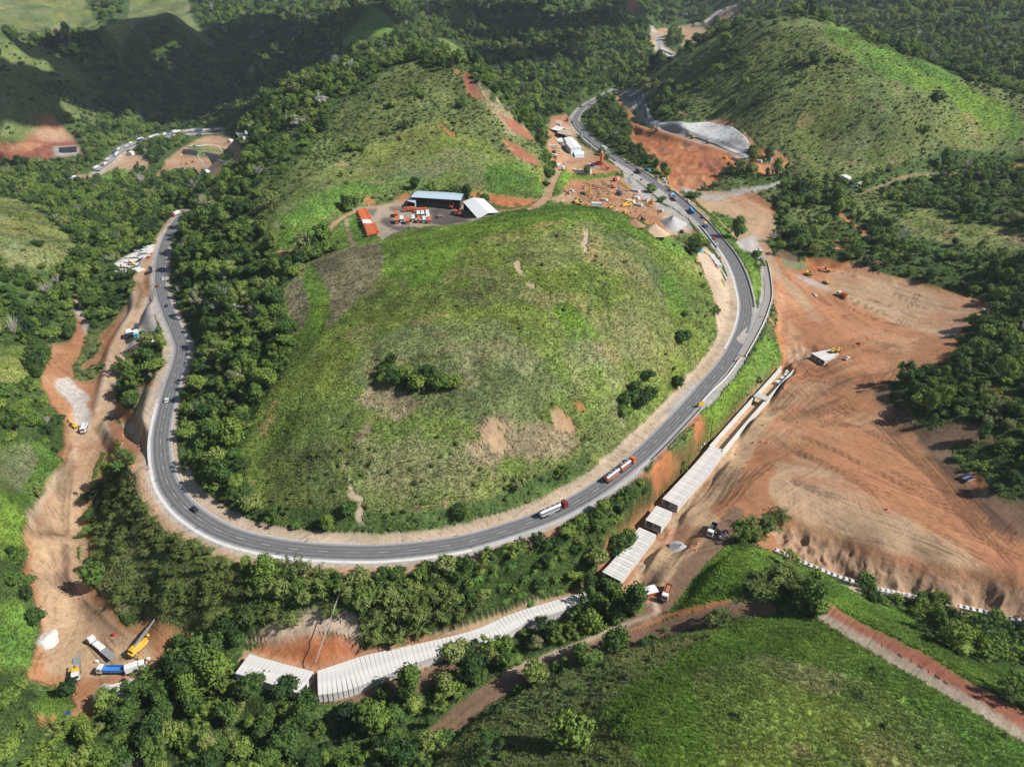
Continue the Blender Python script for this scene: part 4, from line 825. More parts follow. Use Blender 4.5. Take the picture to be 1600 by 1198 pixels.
def tuft_mesh(name, seed, blades=14, mat=None, h=1.0):
    rnd = np.random.RandomState(seed); V, F = [], []
    for k in range(blades):
        a = rnd.uniform(0, 6.283); b0 = rnd.normal(0, .28, 2); L = rnd.uniform(.5, 1.) * h; o = rnd.uniform(.15, .6); w = rnd.uniform(.05, .10)
        dx, dy = math.cos(a), math.sin(a); k0 = len(V)
        V += [np.array([b0[0] - dy * w, b0[1] + dx * w, -.1]), np.array([b0[0] + dy * w, b0[1] - dx * w, -.1]),
              np.array([b0[0] + dx * o * .5 + dy * w * .8, b0[1] + dy * o * .5 - dx * w * .8, L * .7]), np.array([b0[0] + dx * o * .5 - dy * w * .8, b0[1] + dy * o * .5 + dx * w * .8, L * .7]),
              np.array([b0[0] + dx * o, b0[1] + dy * o, L * .85])]
        F += [(k0, k0 + 1, k0 + 2, k0 + 3), (k0 + 3, k0 + 2, k0 + 4)]
    return mesh_from(name, V, F, [mat or M_GRASS])

def bare_mesh(name, seed):
    rnd = np.random.RandomState(seed); V, F = [], []
    for k in range(26):
        a = rnd.uniform(0, 6.283); e = rnd.uniform(.3, 1.2); p = np.array([math.cos(a) * .35 * e, math.sin(a) * .35 * e, .5 + .2 * rnd.rand()]); q = np.array([math.cos(a) * e * .8, math.sin(a) * e * .8, rnd.uniform(.7, 1.5)])
        tube(V, F, (0, 0, .1), p, .03, .018, 3); tube(V, F, p, q, .018, .006, 3)
        for _ in range(5): w = p + (q - p) * rnd.uniform(.3, 1); tube(V, F, w, w + rnd.normal(0, .16, 3), .009, .004, 3)
    return mesh_from(name, V, F, [M_PALE])
M_FLOWER = leafmat('pale_blossom', [(0, (.30, .34, .22)), (.5, (.48, .50, .42)), (1, (.60, .60, .55))])
CROWNS = [crown_mesh('broad_crown', s, 12, 620, f, .10) for s, f in ((1, .62), (2, .75), (3, .5), (4, .9))] + [airy_mesh('open_crown', 61), airy_mesh('open_crown', 62, 26, 1000, .07), crown_mesh('tall_crown', 63, 16, 800, 1.15, .085, None, .5), bare_mesh('bare_branches', 64)]
FLOWER = airy_mesh('blossom_crown', 65, 20, 900, .07, M_FLOWER)
BUSH = [crown_mesh('bush_leaves', s, 6, 170, .55, .17, M_SCRUB, .55) for s in (11, 12, 13)]
BAMB = [bamboo_mesh('bamboo_spray', s) for s in (21, 22)]
BANA = [frond_mesh('banana_fronds', s) for s in (31, 32)]
PALM = [frond_mesh('palm_fronds', 41, 13, 1.0, .07, .8, M_BANA, 1.0, .25)]
TUFT = [tuft_mesh('grass_tuft', s, 16) for s in (51, 52)]
TRUNK = trunk_mesh('tree_trunk', 5, M_BARK); TRUNKP = trunk_mesh('pale_trunk', 6, M_PALE)

def gidx(x, y):
    a = np.arctan2(x, y); l = np.log(np.hypot(x, y) / 200)
    return np.clip(((a - A0) / dA + .5).astype(int), 0, NA - 1), np.clip(((l - lr[0]) / dL + .5).astype(int), 0, NR - 1)
VIS = visible() | (blur(visible(), 3) > .02)
def scatter(rmin, rmax, cell, letters_w, seed, hidden=.35):
    """jittered grid in an annulus; letters_w: cover -> chance"""
    rnd = np.random.RandomState(seed)
    m = int(rmax / cell) + 1; gx, gy = np.meshgrid(np.arange(-m, m) * cell, np.arange(0, m) * cell)
    x = (gx + rnd.uniform(0, cell, gx.shape)).ravel(); y = (gy + rnd.uniform(0, cell, gy.shape)).ravel()
    r = np.hypot(x, y); k = (r > rmin) & (r < rmax) & (np.abs(np.arctan2(x, y)) < RAD(60)); x, y = x[k], y[k]
    i, j = gidx(x, y); lab = LAB1[i, j]; w = np.array([letters_w.get(c, 0) for c in KEYS])[lab]
    w = np.where(VIS[i, j], w, w * hidden); z = GZ[i, j]
    U, V = project(x, y, z); w = np.where((U < -160) | (U > 1760) | (V > 1400), 0, w)
    k = rnd.rand(len(w)) < w
    return x[k], y[k], z[k], U[k], V[k], VIS[i, j][k]
def growth(name, label, cat, seeds, X, Y, Z, S, R, pick, tcol=None):
    """uncountable growth: one object, its points carrying shared shapes"""
    col = bpy.data.collections.new(name + '_shapes')
    for k, me in enumerate(seeds):
        o = bpy.data.objects.new('%s_shape_%02d' % (name, k), me); col.objects.link(o)
    me = bpy.data.meshes.new(name); me.vertices.add(len(X)); me.vertices.foreach_set('co', np.stack([X, Y, Z], 1).astype(np.float32).ravel())
    a = me.attributes.new('scl', 'FLOAT_VECTOR', 'POINT'); a.data.foreach_set('vector', S.astype(np.float32).ravel())
    a = me.attributes.new('rot', 'FLOAT_VECTOR', 'POINT'); rv = np.zeros((len(X), 3), np.float32); rv[:, 2] = R; a.data.foreach_set('vector', rv.ravel())
    a = me.attributes.new('pick', 'INT', 'POINT'); a.data.foreach_set('value', pick.astype(np.int32))
    if tcol is not None: a = me.attributes.new('tcol', 'FLOAT_COLOR', 'POINT'); a.data.foreach_set('color', tcol.astype(np.float32).ravel())
    ng = bpy.data.node_groups.new(name + '_growth', 'GeometryNodeTree')
    ng.interface.new_socket('Geometry', in_out='INPUT', socket_type='NodeSocketGeometry'); ng.interface.new_socket('Geometry', in_out='OUTPUT', socket_type='NodeSocketGeometry')
    gi = ng.nodes.new('NodeGroupInput'); go = ng.nodes.new('NodeGroupOutput'); ip = ng.nodes.new('GeometryNodeInstanceOnPoints'); ci = ng.nodes.new('GeometryNodeCollectionInfo')
    ci.inputs['Collection'].default_value = col; ci.inputs['Separate Children'].default_value = True; ci.inputs['Reset Children'].default_value = True
    def attr(nm, typ):
        q = ng.nodes.new('GeometryNodeInputNamedAttribute'); q.data_type = typ; q.inputs['Name'].default_value = nm; return q.outputs['Attribute']
    ng.links.new(gi.outputs[0], ip.inputs['Points']); ng.links.new(ci.outputs[0], ip.inputs['Instance']); ip.inputs['Pick Instance'].default_value = True
    ng.links.new(attr('pick', 'INT'), ip.inputs['Instance Index']); ng.links.new(attr('rot', 'FLOAT_VECTOR'), ip.inputs['Rotation']); ng.links.new(attr('scl', 'FLOAT_VECTOR'), ip.inputs['Scale'])
    ng.links.new(ip.outputs[0], go.inputs[0])
    o = bpy.data.objects.new(name, me); link(o); md = o.modifiers.new('growth', 'NODES'); md.node_group = ng
    o['kind'] = 'stuff'; o['label'] = label; o['category'] = cat
    return o

# ---- trees
bands = [(100, 460, 6.2, 4.1), (460, 900, 8.0, 4.9), (900, 1700, 9.5, 5.6), (1700, 3500, 15.5, 8.6)]
TX = []
for q, (r0, r1, cell, rad_) in enumerate(bands):
    x, y, z, U, V, vis = scatter(r0, r1, cell, {'F': .93, 'f': .42, 'H': .05 if q < 2 else .10, 'E': .006, 'N': .004 if q > 2 else .0, 'G': .02 if q > 2 else 0}, 200 + q)
    s = rad_ * (.45 + RNG.beta(1.6, 2.6, len(x)) * 1.35); TX.append(np.stack([x, y, z, s, U, V, vis], 1))
BANKP = [(330,955),(380,880),(500,890),(620,892),(720,880),(820,852),(880,830),(930,795),(965,770),(1012,745),(1022,775),(985,800),(945,838),(925,900),(840,925),(720,965),(640,995),(590,1010),(560,960),(470,975),(400,998)]
def in_poly(u, v, P):
    c = False
    for (x1, y1), (x2, y2) in zip(P, P[1:] + P[:1]):
        if (y1 > v) != (y2 > v) and u < (x2 - x1) * (v - y1) / (y2 - y1) + x1: c = not c
    return c
x, y, z, U, V, vis = scatter(120, 420, 2.9, {'F': .85, 'T': .1, 'E': .3, 'H': .5}, 250); kk = np.array([in_poly(a, b, BANKP) for a, b in zip(U, V)])
TX.append(np.stack([x, y, z, RNG.uniform(1.7, 3.4, len(x)), U, V, vis], 1)[kk])
TX = np.concatenate(TX)
def near_px(px, rr): return (np.hypot(TX[:, 4] - px[0], TX[:, 5] - px[1]) < rr)
BAMBOO_AT = [(1195, 830, 9), (1215, 815, 8), (1170, 825, 7), (1180, 845, 6), (1190, 925, 8), (1215, 910, 9), (1245, 930, 8), (1260, 955, 6), (1230, 905, 7),
             (395,930,9),(415,905,9),(440,925,10),(460,900,9),(480,940,9),(500,915,8),(520,960,7),(545,925,8),(570,950,10),(590,975,9),(610,940,10),(640,965,10),(620,1000,8),(660,940,9),(685,965,9),(700,940,8),(660,990,7),(720,965,8),(745,945,8),(580,1000,7),
             (430,965,8),(455,975,7),(400,965,8)]
# feathery stand between the haul road and the highway
rb = np.random.RandomState(5)
STAND = [(152,785),(175,762),(205,752),(228,795),(262,835),(330,862),(368,890),(375,930),(335,975),(280,962),(215,940),(185,945),(158,900),(146,850)]
while len(BAMBOO_AT) < 185:
    u, v = rb.uniform(140, 380), rb.uniform(750, 980)
    if in_poly(u, v, STAND): BAMBOO_AT.append((u, v, rb.uniform(2.6, 4.4)))
for u, v, s in BAMBOO_AT: TX = TX[~near_px((u, v), 6)]
for q in [(850,822),(872,812),(890,803),(835,828),(905,795),(940,775),(960,765),(985,752),(862,830)]: TX = TX[~near_px(q, 16)]
TX = TX[~np.array([in_poly(a, b, STAND) for a, b in zip(TX[:, 4], TX[:, 5])])]
FM = blur(isin(LAB1, 'FfH'), 7); i, j = gidx(TX[:, 0], TX[:, 1]); TX = TX[(np.hypot(TX[:, 0], TX[:, 1]) < 850) | (FM[i, j] > .74) | isin(LAB1[i, j], 'NG')]
# keep growth off the tracks' edges and the highway
i, j = gidx(TX[:, 0], TX[:, 1]); TX = TX[(RD[i, j] > 8.5 + TX[:, 3] * .4)]; i, j = gidx(TX[:, 0], TX[:, 1]); TX = TX[~((RD[i, j] < 17) & (TX[:, 1] > 330) & (TX[:, 0] > 60) & (TX[:, 1] < 760))]
inframe = (TX[:, 4] > -5) & (TX[:, 4] < 1605) & (TX[:, 5] > 5) & (TX[:, 5] < 1210) & (TX[:, 6] > 0)
dist = np.sqrt(TX[:, 0] ** 2 + TX[:, 1] ** 2 + (TX[:, 2] - CAM_H) ** 2)
score = np.where(inframe, TX[:, 3] / dist, 0); order = np.argsort(-score)[:285]; one = np.zeros(len(TX), bool); one[order] = True
def where_words(u, v):
    if v > 1060 and u < 560: return 'in the valley wood at the foot of the works'
    if v > 1000 and u < 900: return 'in the belt below the covered concrete channel'
    if v > 860 and u < 960: return 'on the bank between the highway curve and the channel'
    if v > 860: return 'in the gully behind the small concrete blocks'
    if u < 140: return 'on the slope west of the river excavation'
    if u < 260: return 'between the haul road and the western highway'
    if u < 480: return 'in the wood inside the western highway bend'
    if u < 1100: return 'on the flank of the round grassy hill'
    if u > 1350 and v > 560: return 'on the mound beside the red earth platform'
    return 'in the eastern wood above the red earth platform'
def tone(k): return ['dark green', 'mid green', 'bright green', 'olive green', 'dense leafy'][k % 5]
def place_tree(x, y, z, s, crown, rot, label, group, trunk=TRUNK, hz=1.0, cat='tree', name='broadleaf_tree'):
    r = bpy.data.objects.new(name, None); r.empty_display_size = .5; link(r); r.location = (x, y, z); r.rotation_euler = (0, 0, rot); r.scale = (s, s, s)
    tag(r, label, cat, group)
    t = bpy.data.objects.new('trunk', trunk); link(t, r)
    c = bpy.data.objects.new('crown', crown); link(c, r); c.location = (0, 0, .32); c.scale = (1, 1, hz)
    return r
rr = np.random.RandomState(77)
for n_, k in enumerate(order):
    x, y, z, s, U, V, _ = TX[k]; w = where_words(U, V)
    place_tree(x, y, z, s, CROWNS[rr.randint(7)], rr.uniform(0, 6.28), 'leafy broadleaf tree ' + w, 'trees ' + w, hz=rr.uniform(.75, 1.45)).scale = (s * rr.uniform(.82, 1.15), s * rr.uniform(.82, 1.15), s)
rest = TX[~one]
pk = rr.randint(0, 7, len(rest)); pk[rr.rand(len(rest)) < .02] = 7; S = np.stack([rest[:, 3]] * 3, 1); S[:, 0] *= rr.uniform(.78, 1.2, len(rest)); S[:, 1] *= rr.uniform(.78, 1.2, len(rest)); S[:, 2] *= rr.uniform(.7, 1.55, len(rest))
growth('woodland', 'dense green woodland covering the valleys and far hillsides', 'woodland', CROWNS, rest[:, 0], rest[:, 1], rest[:, 2] + rest[:, 3] * .12, S, rr.uniform(0, 6.28, len(rest)), pk)

# ---- scrub
BX = []
for q, (r0, r1, cell, rad_) in enumerate([(100, 460, 3.0, 1.25), (460, 1000, 3.6, 1.7), (1000, 2000, 11.0, 4.2)]):
    x, y, z, U, V, vis = scatter(r0, r1, cell, {'H': .72 if q < 1 else .5, 'f': .45, 'F': .12, 'E': .22 if q < 1 else .10, 'G': .03, 'L': .02, 'N': .012, 'D': .015, 'P': .004}, 300 + q, .1)
    BX.append(np.stack([x, y, z, rad_ * rr.uniform(.45, 1.35, len(x)) ** 1.3, U, V, vis], 1))
BX = np.concatenate(BX); i, j = gidx(BX[:, 0], BX[:, 1]); BX = BX[RD[i, j] > 9.5]
lab_b = LAB1[gidx(BX[:, 0], BX[:, 1])]; openb = isin(lab_b, 'GLNDE')
d = np.sqrt(BX[:, 0] ** 2 + BX[:, 1] ** 2 + (BX[:, 2] - CAM_H) ** 2); inf = (BX[:, 4] > 0) & (BX[:, 4] < 1600) & (BX[:, 5] > 10) & (BX[:, 5] < 1195) & (BX[:, 6] > 0)
sb = np.where(inf & openb, BX[:, 3] / d, 0); ob = np.argsort(-sb)[:260]; oneb = np.zeros(len(BX), bool); oneb[ob] = True
def hill_words(u, v):
    if v > 930 and u > 640: return 'on the grassy slope below the access track'
    if v > 840 and u > 1000: return 'on the grassy spur beside the red track'
    if u < 260: return 'on the western valley slope'
    if u > 1180: return 'on the big eastern hillside'
    if v < 320: return 'on the upper grassy hill'
    if v < 560: return 'high on the round hill'
    return 'low on the round hill facing the highway'
for k in ob:
    x, y, z, s, U, V, _ = BX[k]
    o = bpy.data.objects.new('bush', BUSH[rr.randint(3)]); link(o); o.location = (x, y, z - .1 * s); o.scale = (s, s, s * rr.uniform(.8, 1.2)); o.rotation_euler = (0, 0, rr.uniform(0, 6.28))
    w = hill_words(U, V); tag(o, 'low green bush ' + w, 'bush', 'bushes ' + w)
rest = BX[~oneb]; S = np.stack([rest[:, 3]] * 3, 1)
growth('scrub', 'low mixed scrub and saplings over the rough hillsides', 'scrub', BUSH, rest[:, 0], rest[:, 1], rest[:, 2] - .1 * rest[:, 3], S, rr.uniform(0, 6.28, len(rest)), rr.randint(0, 3, len(rest)))

# ---- grass tufts (nobody could count them)
GX_ = []
for q, (r0, r1, cell, h) in enumerate([(90, 230, .95, .75), (230, 380, 1.3, .72), (380, 620, 2.1, .9), (620, 1000, 3.6, 1.3)]):
    x, y, z, U, V, vis = scatter(r0, r1, cell, {'L': .9, 'G': .75, 'E': .8, 'N': .6, 'P': .5, 'D': .25, 'H': .5, 'f': .2}, 400 + q, .0)
    GX_.append(np.stack([x, y, z, h * rr.uniform(.6, 1.3, len(x)), RNG.uniform(.9, 1.5, len(x)) * h * 1.1, np.zeros(len(x)), np.zeros(len(x))], 1))
GT = np.concatenate(GX_); i, j = gidx(GT[:, 0], GT[:, 1]); GT = GT[RD[i, j] > 8.5]
growth('grass', 'green grass tufts covering the open hill slopes', 'grass', TUFT, GT[:, 0], GT[:, 1], GT[:, 2], np.stack([GT[:, 4], GT[:, 4], GT[:, 3]], 1), rr.uniform(0, 6.28, len(GT)), rr.randint(0, 2, len(GT)), np.concatenate([ALB[gidx(GT[:, 0], GT[:, 1])] * 1.22, np.ones((len(GT), 1))], 1))
print('COUNTS trees', len(TX), 'bushes', len(BX), 'tufts', len(GT))
# ---- bamboo, banana, palms and the single trees that stand out
def fixed(name, me, u, v, s, label, cat, group=None, hz=1.0, rot=None, dz=0):
    x, y, z = hit(u, v); o = bpy.data.objects.new(name, me); link(o); o.location = (x, y, z + dz); o.scale = (s, s, s * hz); o.rotation_euler = (0, 0, rr.uniform(0, 6.28) if rot is None else rot)
    return tag(o, label, cat, group)
for u, v, s in BAMBOO_AT:
    if u > 1140 and v < 870: w = 'overhanging the dirt road by the parked dump truck'
    elif u > 1140: w = 'on the crest above the red track'
    elif u > 370: w = 'on the bank above the covered concrete channel'
    else: w = 'in the feathery stand between haul road and highway'
    fixed('bamboo_clump', BAMB[rr.randint(2)], u, v, s * 1.15, 'arching bamboo clump ' + w, 'bamboo', 'bamboo clumps ' + w, 1.0)
for u, v in [(770,900),(785,915),(800,885),(820,905),(835,890),(850,905),(760,925),(790,940),(815,930),(745,905),(860,880),(870,905),(905,860),(960,830),(955,815),(875,925),(830,945),(845,925)]:
    fixed('banana_plant', BANA[rr.randint(2)], u, v, rr.uniform(2.2, 3.2), 'big leaved banana plant on the bank below the highway', 'banana plant', 'banana plants below the highway')
for u, v in [(150,450),(160,458),(172,450),(182,462),(165,475),(150,480),(195,450),(140,470),(178,490),(160,495),(190,475),(205,455)]:
    fixed('banana_plant', BANA[rr.randint(2)], u, v, rr.uniform(2.8, 4.2), 'banana plant on the bank beside the western haul road', 'banana plant', 'banana plants by the western haul road')
for u, v in [(1440,385),(1455,392),(1470,400),(1490,395),(1505,402),(1520,410),(1480,412),(1500,418),(1530,420),(1400,345),(1412,338),(1395,330)]:
    fixed('banana_plant', BANA[rr.randint(2)], u, v, rr.uniform(3, 4.4), 'banana plant in the eastern wood above the tan platform', 'banana plant', 'banana plants in the eastern wood')
for u, v in [(575,497),(552,508),(585,465),(525,510),(548,560),(655,540),(648,548),(611,552),(680,556),(760,545),(730,650),(520,560),(598,450),(605,385),(618,385),(500,665),(560,620),(830,560),(900,610),(700,500)]:
    fixed('young_palm', PALM[0], u, v, rr.uniform(1.1, 1.7), 'small bright young palm standing alone on the round hill', 'palm', 'young palms on the round hill')
def single(u, v, s, label, group=None, crown=0, trunk=TRUNK, hz=1., cat='tree'):
    x, y, z = hit(u, v); return place_tree(x, y, z, s, CROWNS[crown], rr.uniform(0, 6.28), label, group, trunk, hz, cat)
single(1066, 534, 5.6, 'dark round tree alone on the hill near the sand strip', None, 0)
single(1100, 450, 2.6, 'small bright green tree at the edge of the sand strip', None, 1)
single(1012, 592, 4.2, 'spreading tree above the dark thicket on the hill', None, 2)
single(1070, 495, 2.6, 'small dark tree upslope of the lone round tree', None, 1)
for u, v, s in [(980,632,4.6),(1000,640,5.0),(1015,625,4.4),(975,650,3.6),(992,612,3.4)]: single(u, v, s * 1.25, 'dark tree in the thicket by the inner sand strip', 'thicket trees by the inner sand strip', rr.randint(4))
single(395, 800, 6.0, 'big bluish green tree at the wood corner by the curve', None, 1)
single(718, 806, 4.2, 'feathery grey green tree at the foot of the round hill', None, 2)
single(697, 893, 5.2, 'grey leaved tree standing right against the outer kerb', None, 1)
single(725, 895, 3.8, 'smaller tree beside the grey leaved kerbside tree', None, 2)
for u, v, s in [(605,585,3.4),(618,600,3.6),(632,590,3.8),(645,600,3.4),(655,612,3.8),(668,600,4.0),(682,612,3.8),(698,606,3.6),(712,608,3.0),(612,572,2.8),(600,598,2.6)]:
    single(u, v, s * 1.3, 'dark leafy tree in the clump on the round hill', 'clump of trees on the round hill', rr.randint(4), TRUNKP, 1.1)
for u, v, s in [(290,1050,7.5),(320,1035,8),(345,1060,7),(300,1085,7)]: single(u, v, s, 'huge dense dark tree beside the yellow crane', 'huge dark trees beside the yellow crane', rr.randint(2))
for u, v, s in [(940,950,5.5),(965,965,5),(990,955,4),(955,930,4.5)]: single(u, v, s, 'bright green tree at the end of the covered channel', 'bright trees at the end of the covered channel', rr.randint(4))
for u, v, s in [(1490,1000,5),(1510,985,5.5),(1530,1010,6),(1550,1025,5),(1500,1020,4),(1590,1030,5)]: single(u, v, s, 'tall tree in the gully between spur and block row', 'gully trees', rr.randint(4))
for u, v, s in [(1270,372,7),(1255,385,6.5),(1285,350,7),(1240,365,6),(1310,310,7.5),(1275,295,7)]: single(u, v, s, 'large tree on the bank above the green pond', 'large trees above the green pond', rr.randint(4))
for u, v, s in [(1160,1120,3.0),(985,1150,2.6),(1040,1115,1.8),(935,1060,2.6),(870,1045,1.8),(975,1125,2.4),(905,1080,2.6),(840,1110,3.0),(1110,1090,1.6),(1040,985,2.4),(1120,975,2.2),(1090,940,2.4),(945,1180,2.0)]:
    single(u, v, s * .6, 'thin pale sapling with sparse leaves on the near slope', 'pale saplings on the near slope', 4, TRUNKP, .8, 'sapling')

for u, v, s_, l in [(375,492,5,'pale blossoming tree in the wood left of the hill, rightmost of the pair'),(340,484,4.5,'pale blossoming tree in the wood left of the hill, leftmost of the pair'),(352,436,4.5,'whitish flowering tree high in the western wood'),(503,163,7,'white flowering tree on the shoulder of the upper hill'),(465,198,7,'white flowering tree lower on the shoulder of the upper hill'),(549,110,8,'greyish bare looking tree near the upper hill crest')]:
    x, y, z = hit(u, v); place_tree(x, y, z, s_, FLOWER, rr.uniform(0, 6.28), l, None, TRUNKP)
# ================================================================ BUILDING BLOCKS
class MB:
    def __init__(s): s.V, s.F, s.M = [], [], []
    def add(s, V, F, m=0, mat=None):
        k = len(s.V); s.V += [tuple(mat @ Vector(v)) if mat is not None else tuple(v) for v in V]; s.F += [tuple(i + k for i in f) for f in F]; s.M += [m] * len(F); return s
    def box(s, c, d, m=0, rz=0, taper=(1, 1), bev=0):
        x, y, z = [q / 2 for q in d]; tx, ty = taper
        if bev:
            b = bev; P = []
            for (zz, kx, ky) in ((-z, x - b, y - b), (-z + b, x, y), (z - b, x * tx, y * ty), (z, x * tx - b, y * ty - b)):
                bb = b * .8; P.append([(kx, ky - bb, zz), (kx - bb, ky, zz), (-kx + bb, ky, zz), (-kx, ky - bb, zz), (-kx, -ky + bb, zz), (-kx + bb, -ky, zz), (kx - bb, -ky, zz), (kx, -ky + bb, zz)])
            V = [p for r in P for p in r]; F = [tuple(reversed(range(8))), tuple(range(24, 32))]
            for r in range(3):
                for j in range(8): F.append((r * 8 + j, r * 8 + (j + 1) % 8, r * 8 + 8 + (j + 1) % 8, r * 8 + 8 + j))
        else:
            V = [(-x, -y, -z), (x, -y, -z), (x, y, -z), (-x, y, -z), (-x * tx, -y * ty, z), (x * tx, -y * ty, z), (x * tx, y * ty, z), (-x * tx, y * ty, z)]
            F = [(3, 2, 1, 0), (4, 5, 6, 7), (0, 1, 5, 4), (1, 2, 6, 5), (2, 3, 7, 6), (3, 0, 4, 7)]
        return s.add(V, F, m, Matrix.Translation(c) @ Matrix.Rotation(rz, 4, 'Z'))
    def cyl(s, p, q, r0, r1=None, m=0, seg=10, cap=True):
        r1 = r0 if r1 is None else r1; p, q = Vector(p), Vector(q); d = (q - p).normalized(); a = d.orthogonal().normalized(); b = d.cross(a)
        V = [c + (a * math.cos(2 * math.pi * j / seg) + b * math.sin(2 * math.pi * j / seg)) * r for c, r in ((p, r0), (q, r1)) for j in range(seg)]
        F = [(j, (j + 1) % seg, seg + (j + 1) % seg, seg + j) for j in range(seg)]
        if cap: F += [tuple(reversed(range(seg))), tuple(range(seg, 2 * seg))]
        return s.add(V, F, m)
    def bar(s, p, q, w, h=None, m=0):
        h = h or w; p, q = Vector(p), Vector(q); d = q - p; L = d.length; rot = d.to_track_quat('X', 'Z').to_matrix().to_4x4(); k = len(s.V)
        s.box((0, 0, 0), (L, w, h), m); mt = Matrix.Translation((p + q) / 2) @ rot; s.V[k:] = [tuple(mt @ Vector(v)) for v in s.V[k:]]; return s
    def prism(s, prof, y0, y1, m=0):
        """profile in x,z pushed along y"""
        n = len(prof); V = [(x, y0, z) for x, z in prof] + [(x, y1, z) for x, z in prof]
        F = [tuple(range(n)), tuple(reversed(range(n, 2 * n)))] + [(j, j + n, (j + 1) % n + n, (j + 1) % n) for j in range(n)]
        return s.add(V, F, m)
    def build(s, name, mats, parent=None, smoothf=False):
        me = mesh_from(name, s.V, s.F, mats if isinstance(mats, (list, tuple)) else [mats], s.M, smoothf)
        bm = bmesh.new(); bm.from_mesh(me); bmesh.ops.recalc_face_normals(bm, faces=bm.faces); bm.to_mesh(me); bm.free()
        o = bpy.data.objects.new(name, me); link(o, parent); return o
def empty(name, loc=(0, 0, 0), rz=0, label=None, cat=None, group=None):
    o = bpy.data.objects.new(name, None); o.empty_display_size = .5; link(o); o.location = loc; o.rotation_euler = (0, 0, rz); return tag(o, label, cat, group)
def copy_tree(o, parent=None):
    c = o.copy(); sc.collection.objects.link(c)
    if parent is not None: c.parent = parent
    for ch in KIDS.get(o.name, []) if False else [k for k in o.children]: copy_tree(ch, c)
    return c
def clone(o, label=None, group=None):
    c = copy_tree(o)
    if label: c['label'] = label
    if group: c['group'] = group
    return c
def put(o, u, v, tu=None, tv=None, dz=.0, z=None, rz=None):
    """stand a thing on the ground at a photo pixel, its nose towards the second pixel"""
    p = hit(u, v) if z is None else at_z(u, v, z); o.location = (p[0], p[1], p[2] + dz)
    if tu is not None:
        q = at_z(tu, tv, p[2]); o.rotation_euler = (0, 0, math.atan2(q[1] - p[1], q[0] - p[0]))
    if rz is not None: o.rotation_euler = (0, 0, rz)
    return o
P_ = lambda n, c, **k: simple(n, c, **k)
M = dict(
    white=P_('white_paint', (.62, .62, .60), rough=.45, spec=.5, var=.12, sc_=1.5), red=P_('red_paint', (.42, .03, .03), rough=.4, spec=.5), dred=P_('maroon_paint', (.20, .02, .03), rough=.4, spec=.5),
    orange=P_('orange_paint', (.56, .13, .045), rough=.45, spec=.5, var=.2, sc_=1.2), yellow=P_('yellow_paint', (.62, .38, .04), rough=.5, spec=.4, var=.2, sc_=1.2),
    blue=P_('blue_paint', (.05, .20, .50), rough=.4, spec=.5, var=.1), sky=P_('light_blue_paint', (.07, .42, .68), rough=.45, spec=.5), dblue=P_('dark_blue_paint', (.03, .06, .18), rough=.4, spec=.5),
    black=P_('black_paint', (.02, .02, .022), rough=.35, spec=.5), grey=P_('grey_paint', (.22, .23, .24), rough=.5, var=.2), lgrey=P_('light_grey_paint', (.42, .43, .44), rough=.5, var=.2),
    green=P_('green_paint', (.08, .30, .10), rough=.5), tyre=P_('tyre_rubber', (.02, .02, .02), rough=.9, spec=.1), glass=P_('vehicle_glass', (.02, .03, .04), rough=.1, spec=.8),
    steel=P_('polished_steel', (.42, .43, .45), rough=.38, metal=.8), dark=P_('dark_metal', (.06, .06, .065), rough=.6, var=.3), rim=P_('wheel_rim', (.45, .45, .46), rough=.4, metal=.6),
    conc=P_('pale_concrete', (.55, .53, .50), rough=.85, spec=.2, var=.6, sc_=.3), conc2=P_('weathered_concrete', (.42, .40, .37), rough=.9, spec=.2, var=.4, sc_=.6), dconc=P_('stained_shadow_concrete', (.20, .19, .18), rough=.9, var=.5, sc_=.3),
    gravel=P_('grey_gravel', (.36, .36, .35), rough=.95, var=.4, sc_=2.5), sand=P_('sand_heap', (.45, .33, .22), rough=.95, var=.3, sc_=1.5), clay=P_('clay_heap', (.30, .17, .10), rough=.95, var=.3, sc_=1.5),
    roofw=P_('white_roof_sheet', (.66, .66, .65), rough=.5, var=.12, sc_=.4), roofb=P_('bluish_steel_roof', (.40, .50, .56), rough=.4, spec=.5, var=.15, sc_=.3), rooft=P_('tan_roof', (.42, .33, .26), rough=.8, var=.25, sc_=.5),
    wallb=P_('pale_blue_wall', (.45, .60, .68), rough=.7, var=.1), mud=P_('muddy_steel', (.28, .18, .11), rough=.8, var=.4, sc_=1.), wood=P_('timber', (.45, .30, .17), rough=.8, var=.3, sc_=2), line=P_('road_paint', (.42, .42, .41), rough=.7, var=.7, sc_=1.5),
    tarp=P_('blue_tarpaulin', (.04, .40, .72), rough=.6), cone=P_('orange_plastic', (.80, .16, .05), rough=.6), solar=P_('solar_cells', (.02, .04, .10), rough=.15, spec=.8), pond=P_('pond_water', (.20, .21, .10), rough=.15, spec=.5))

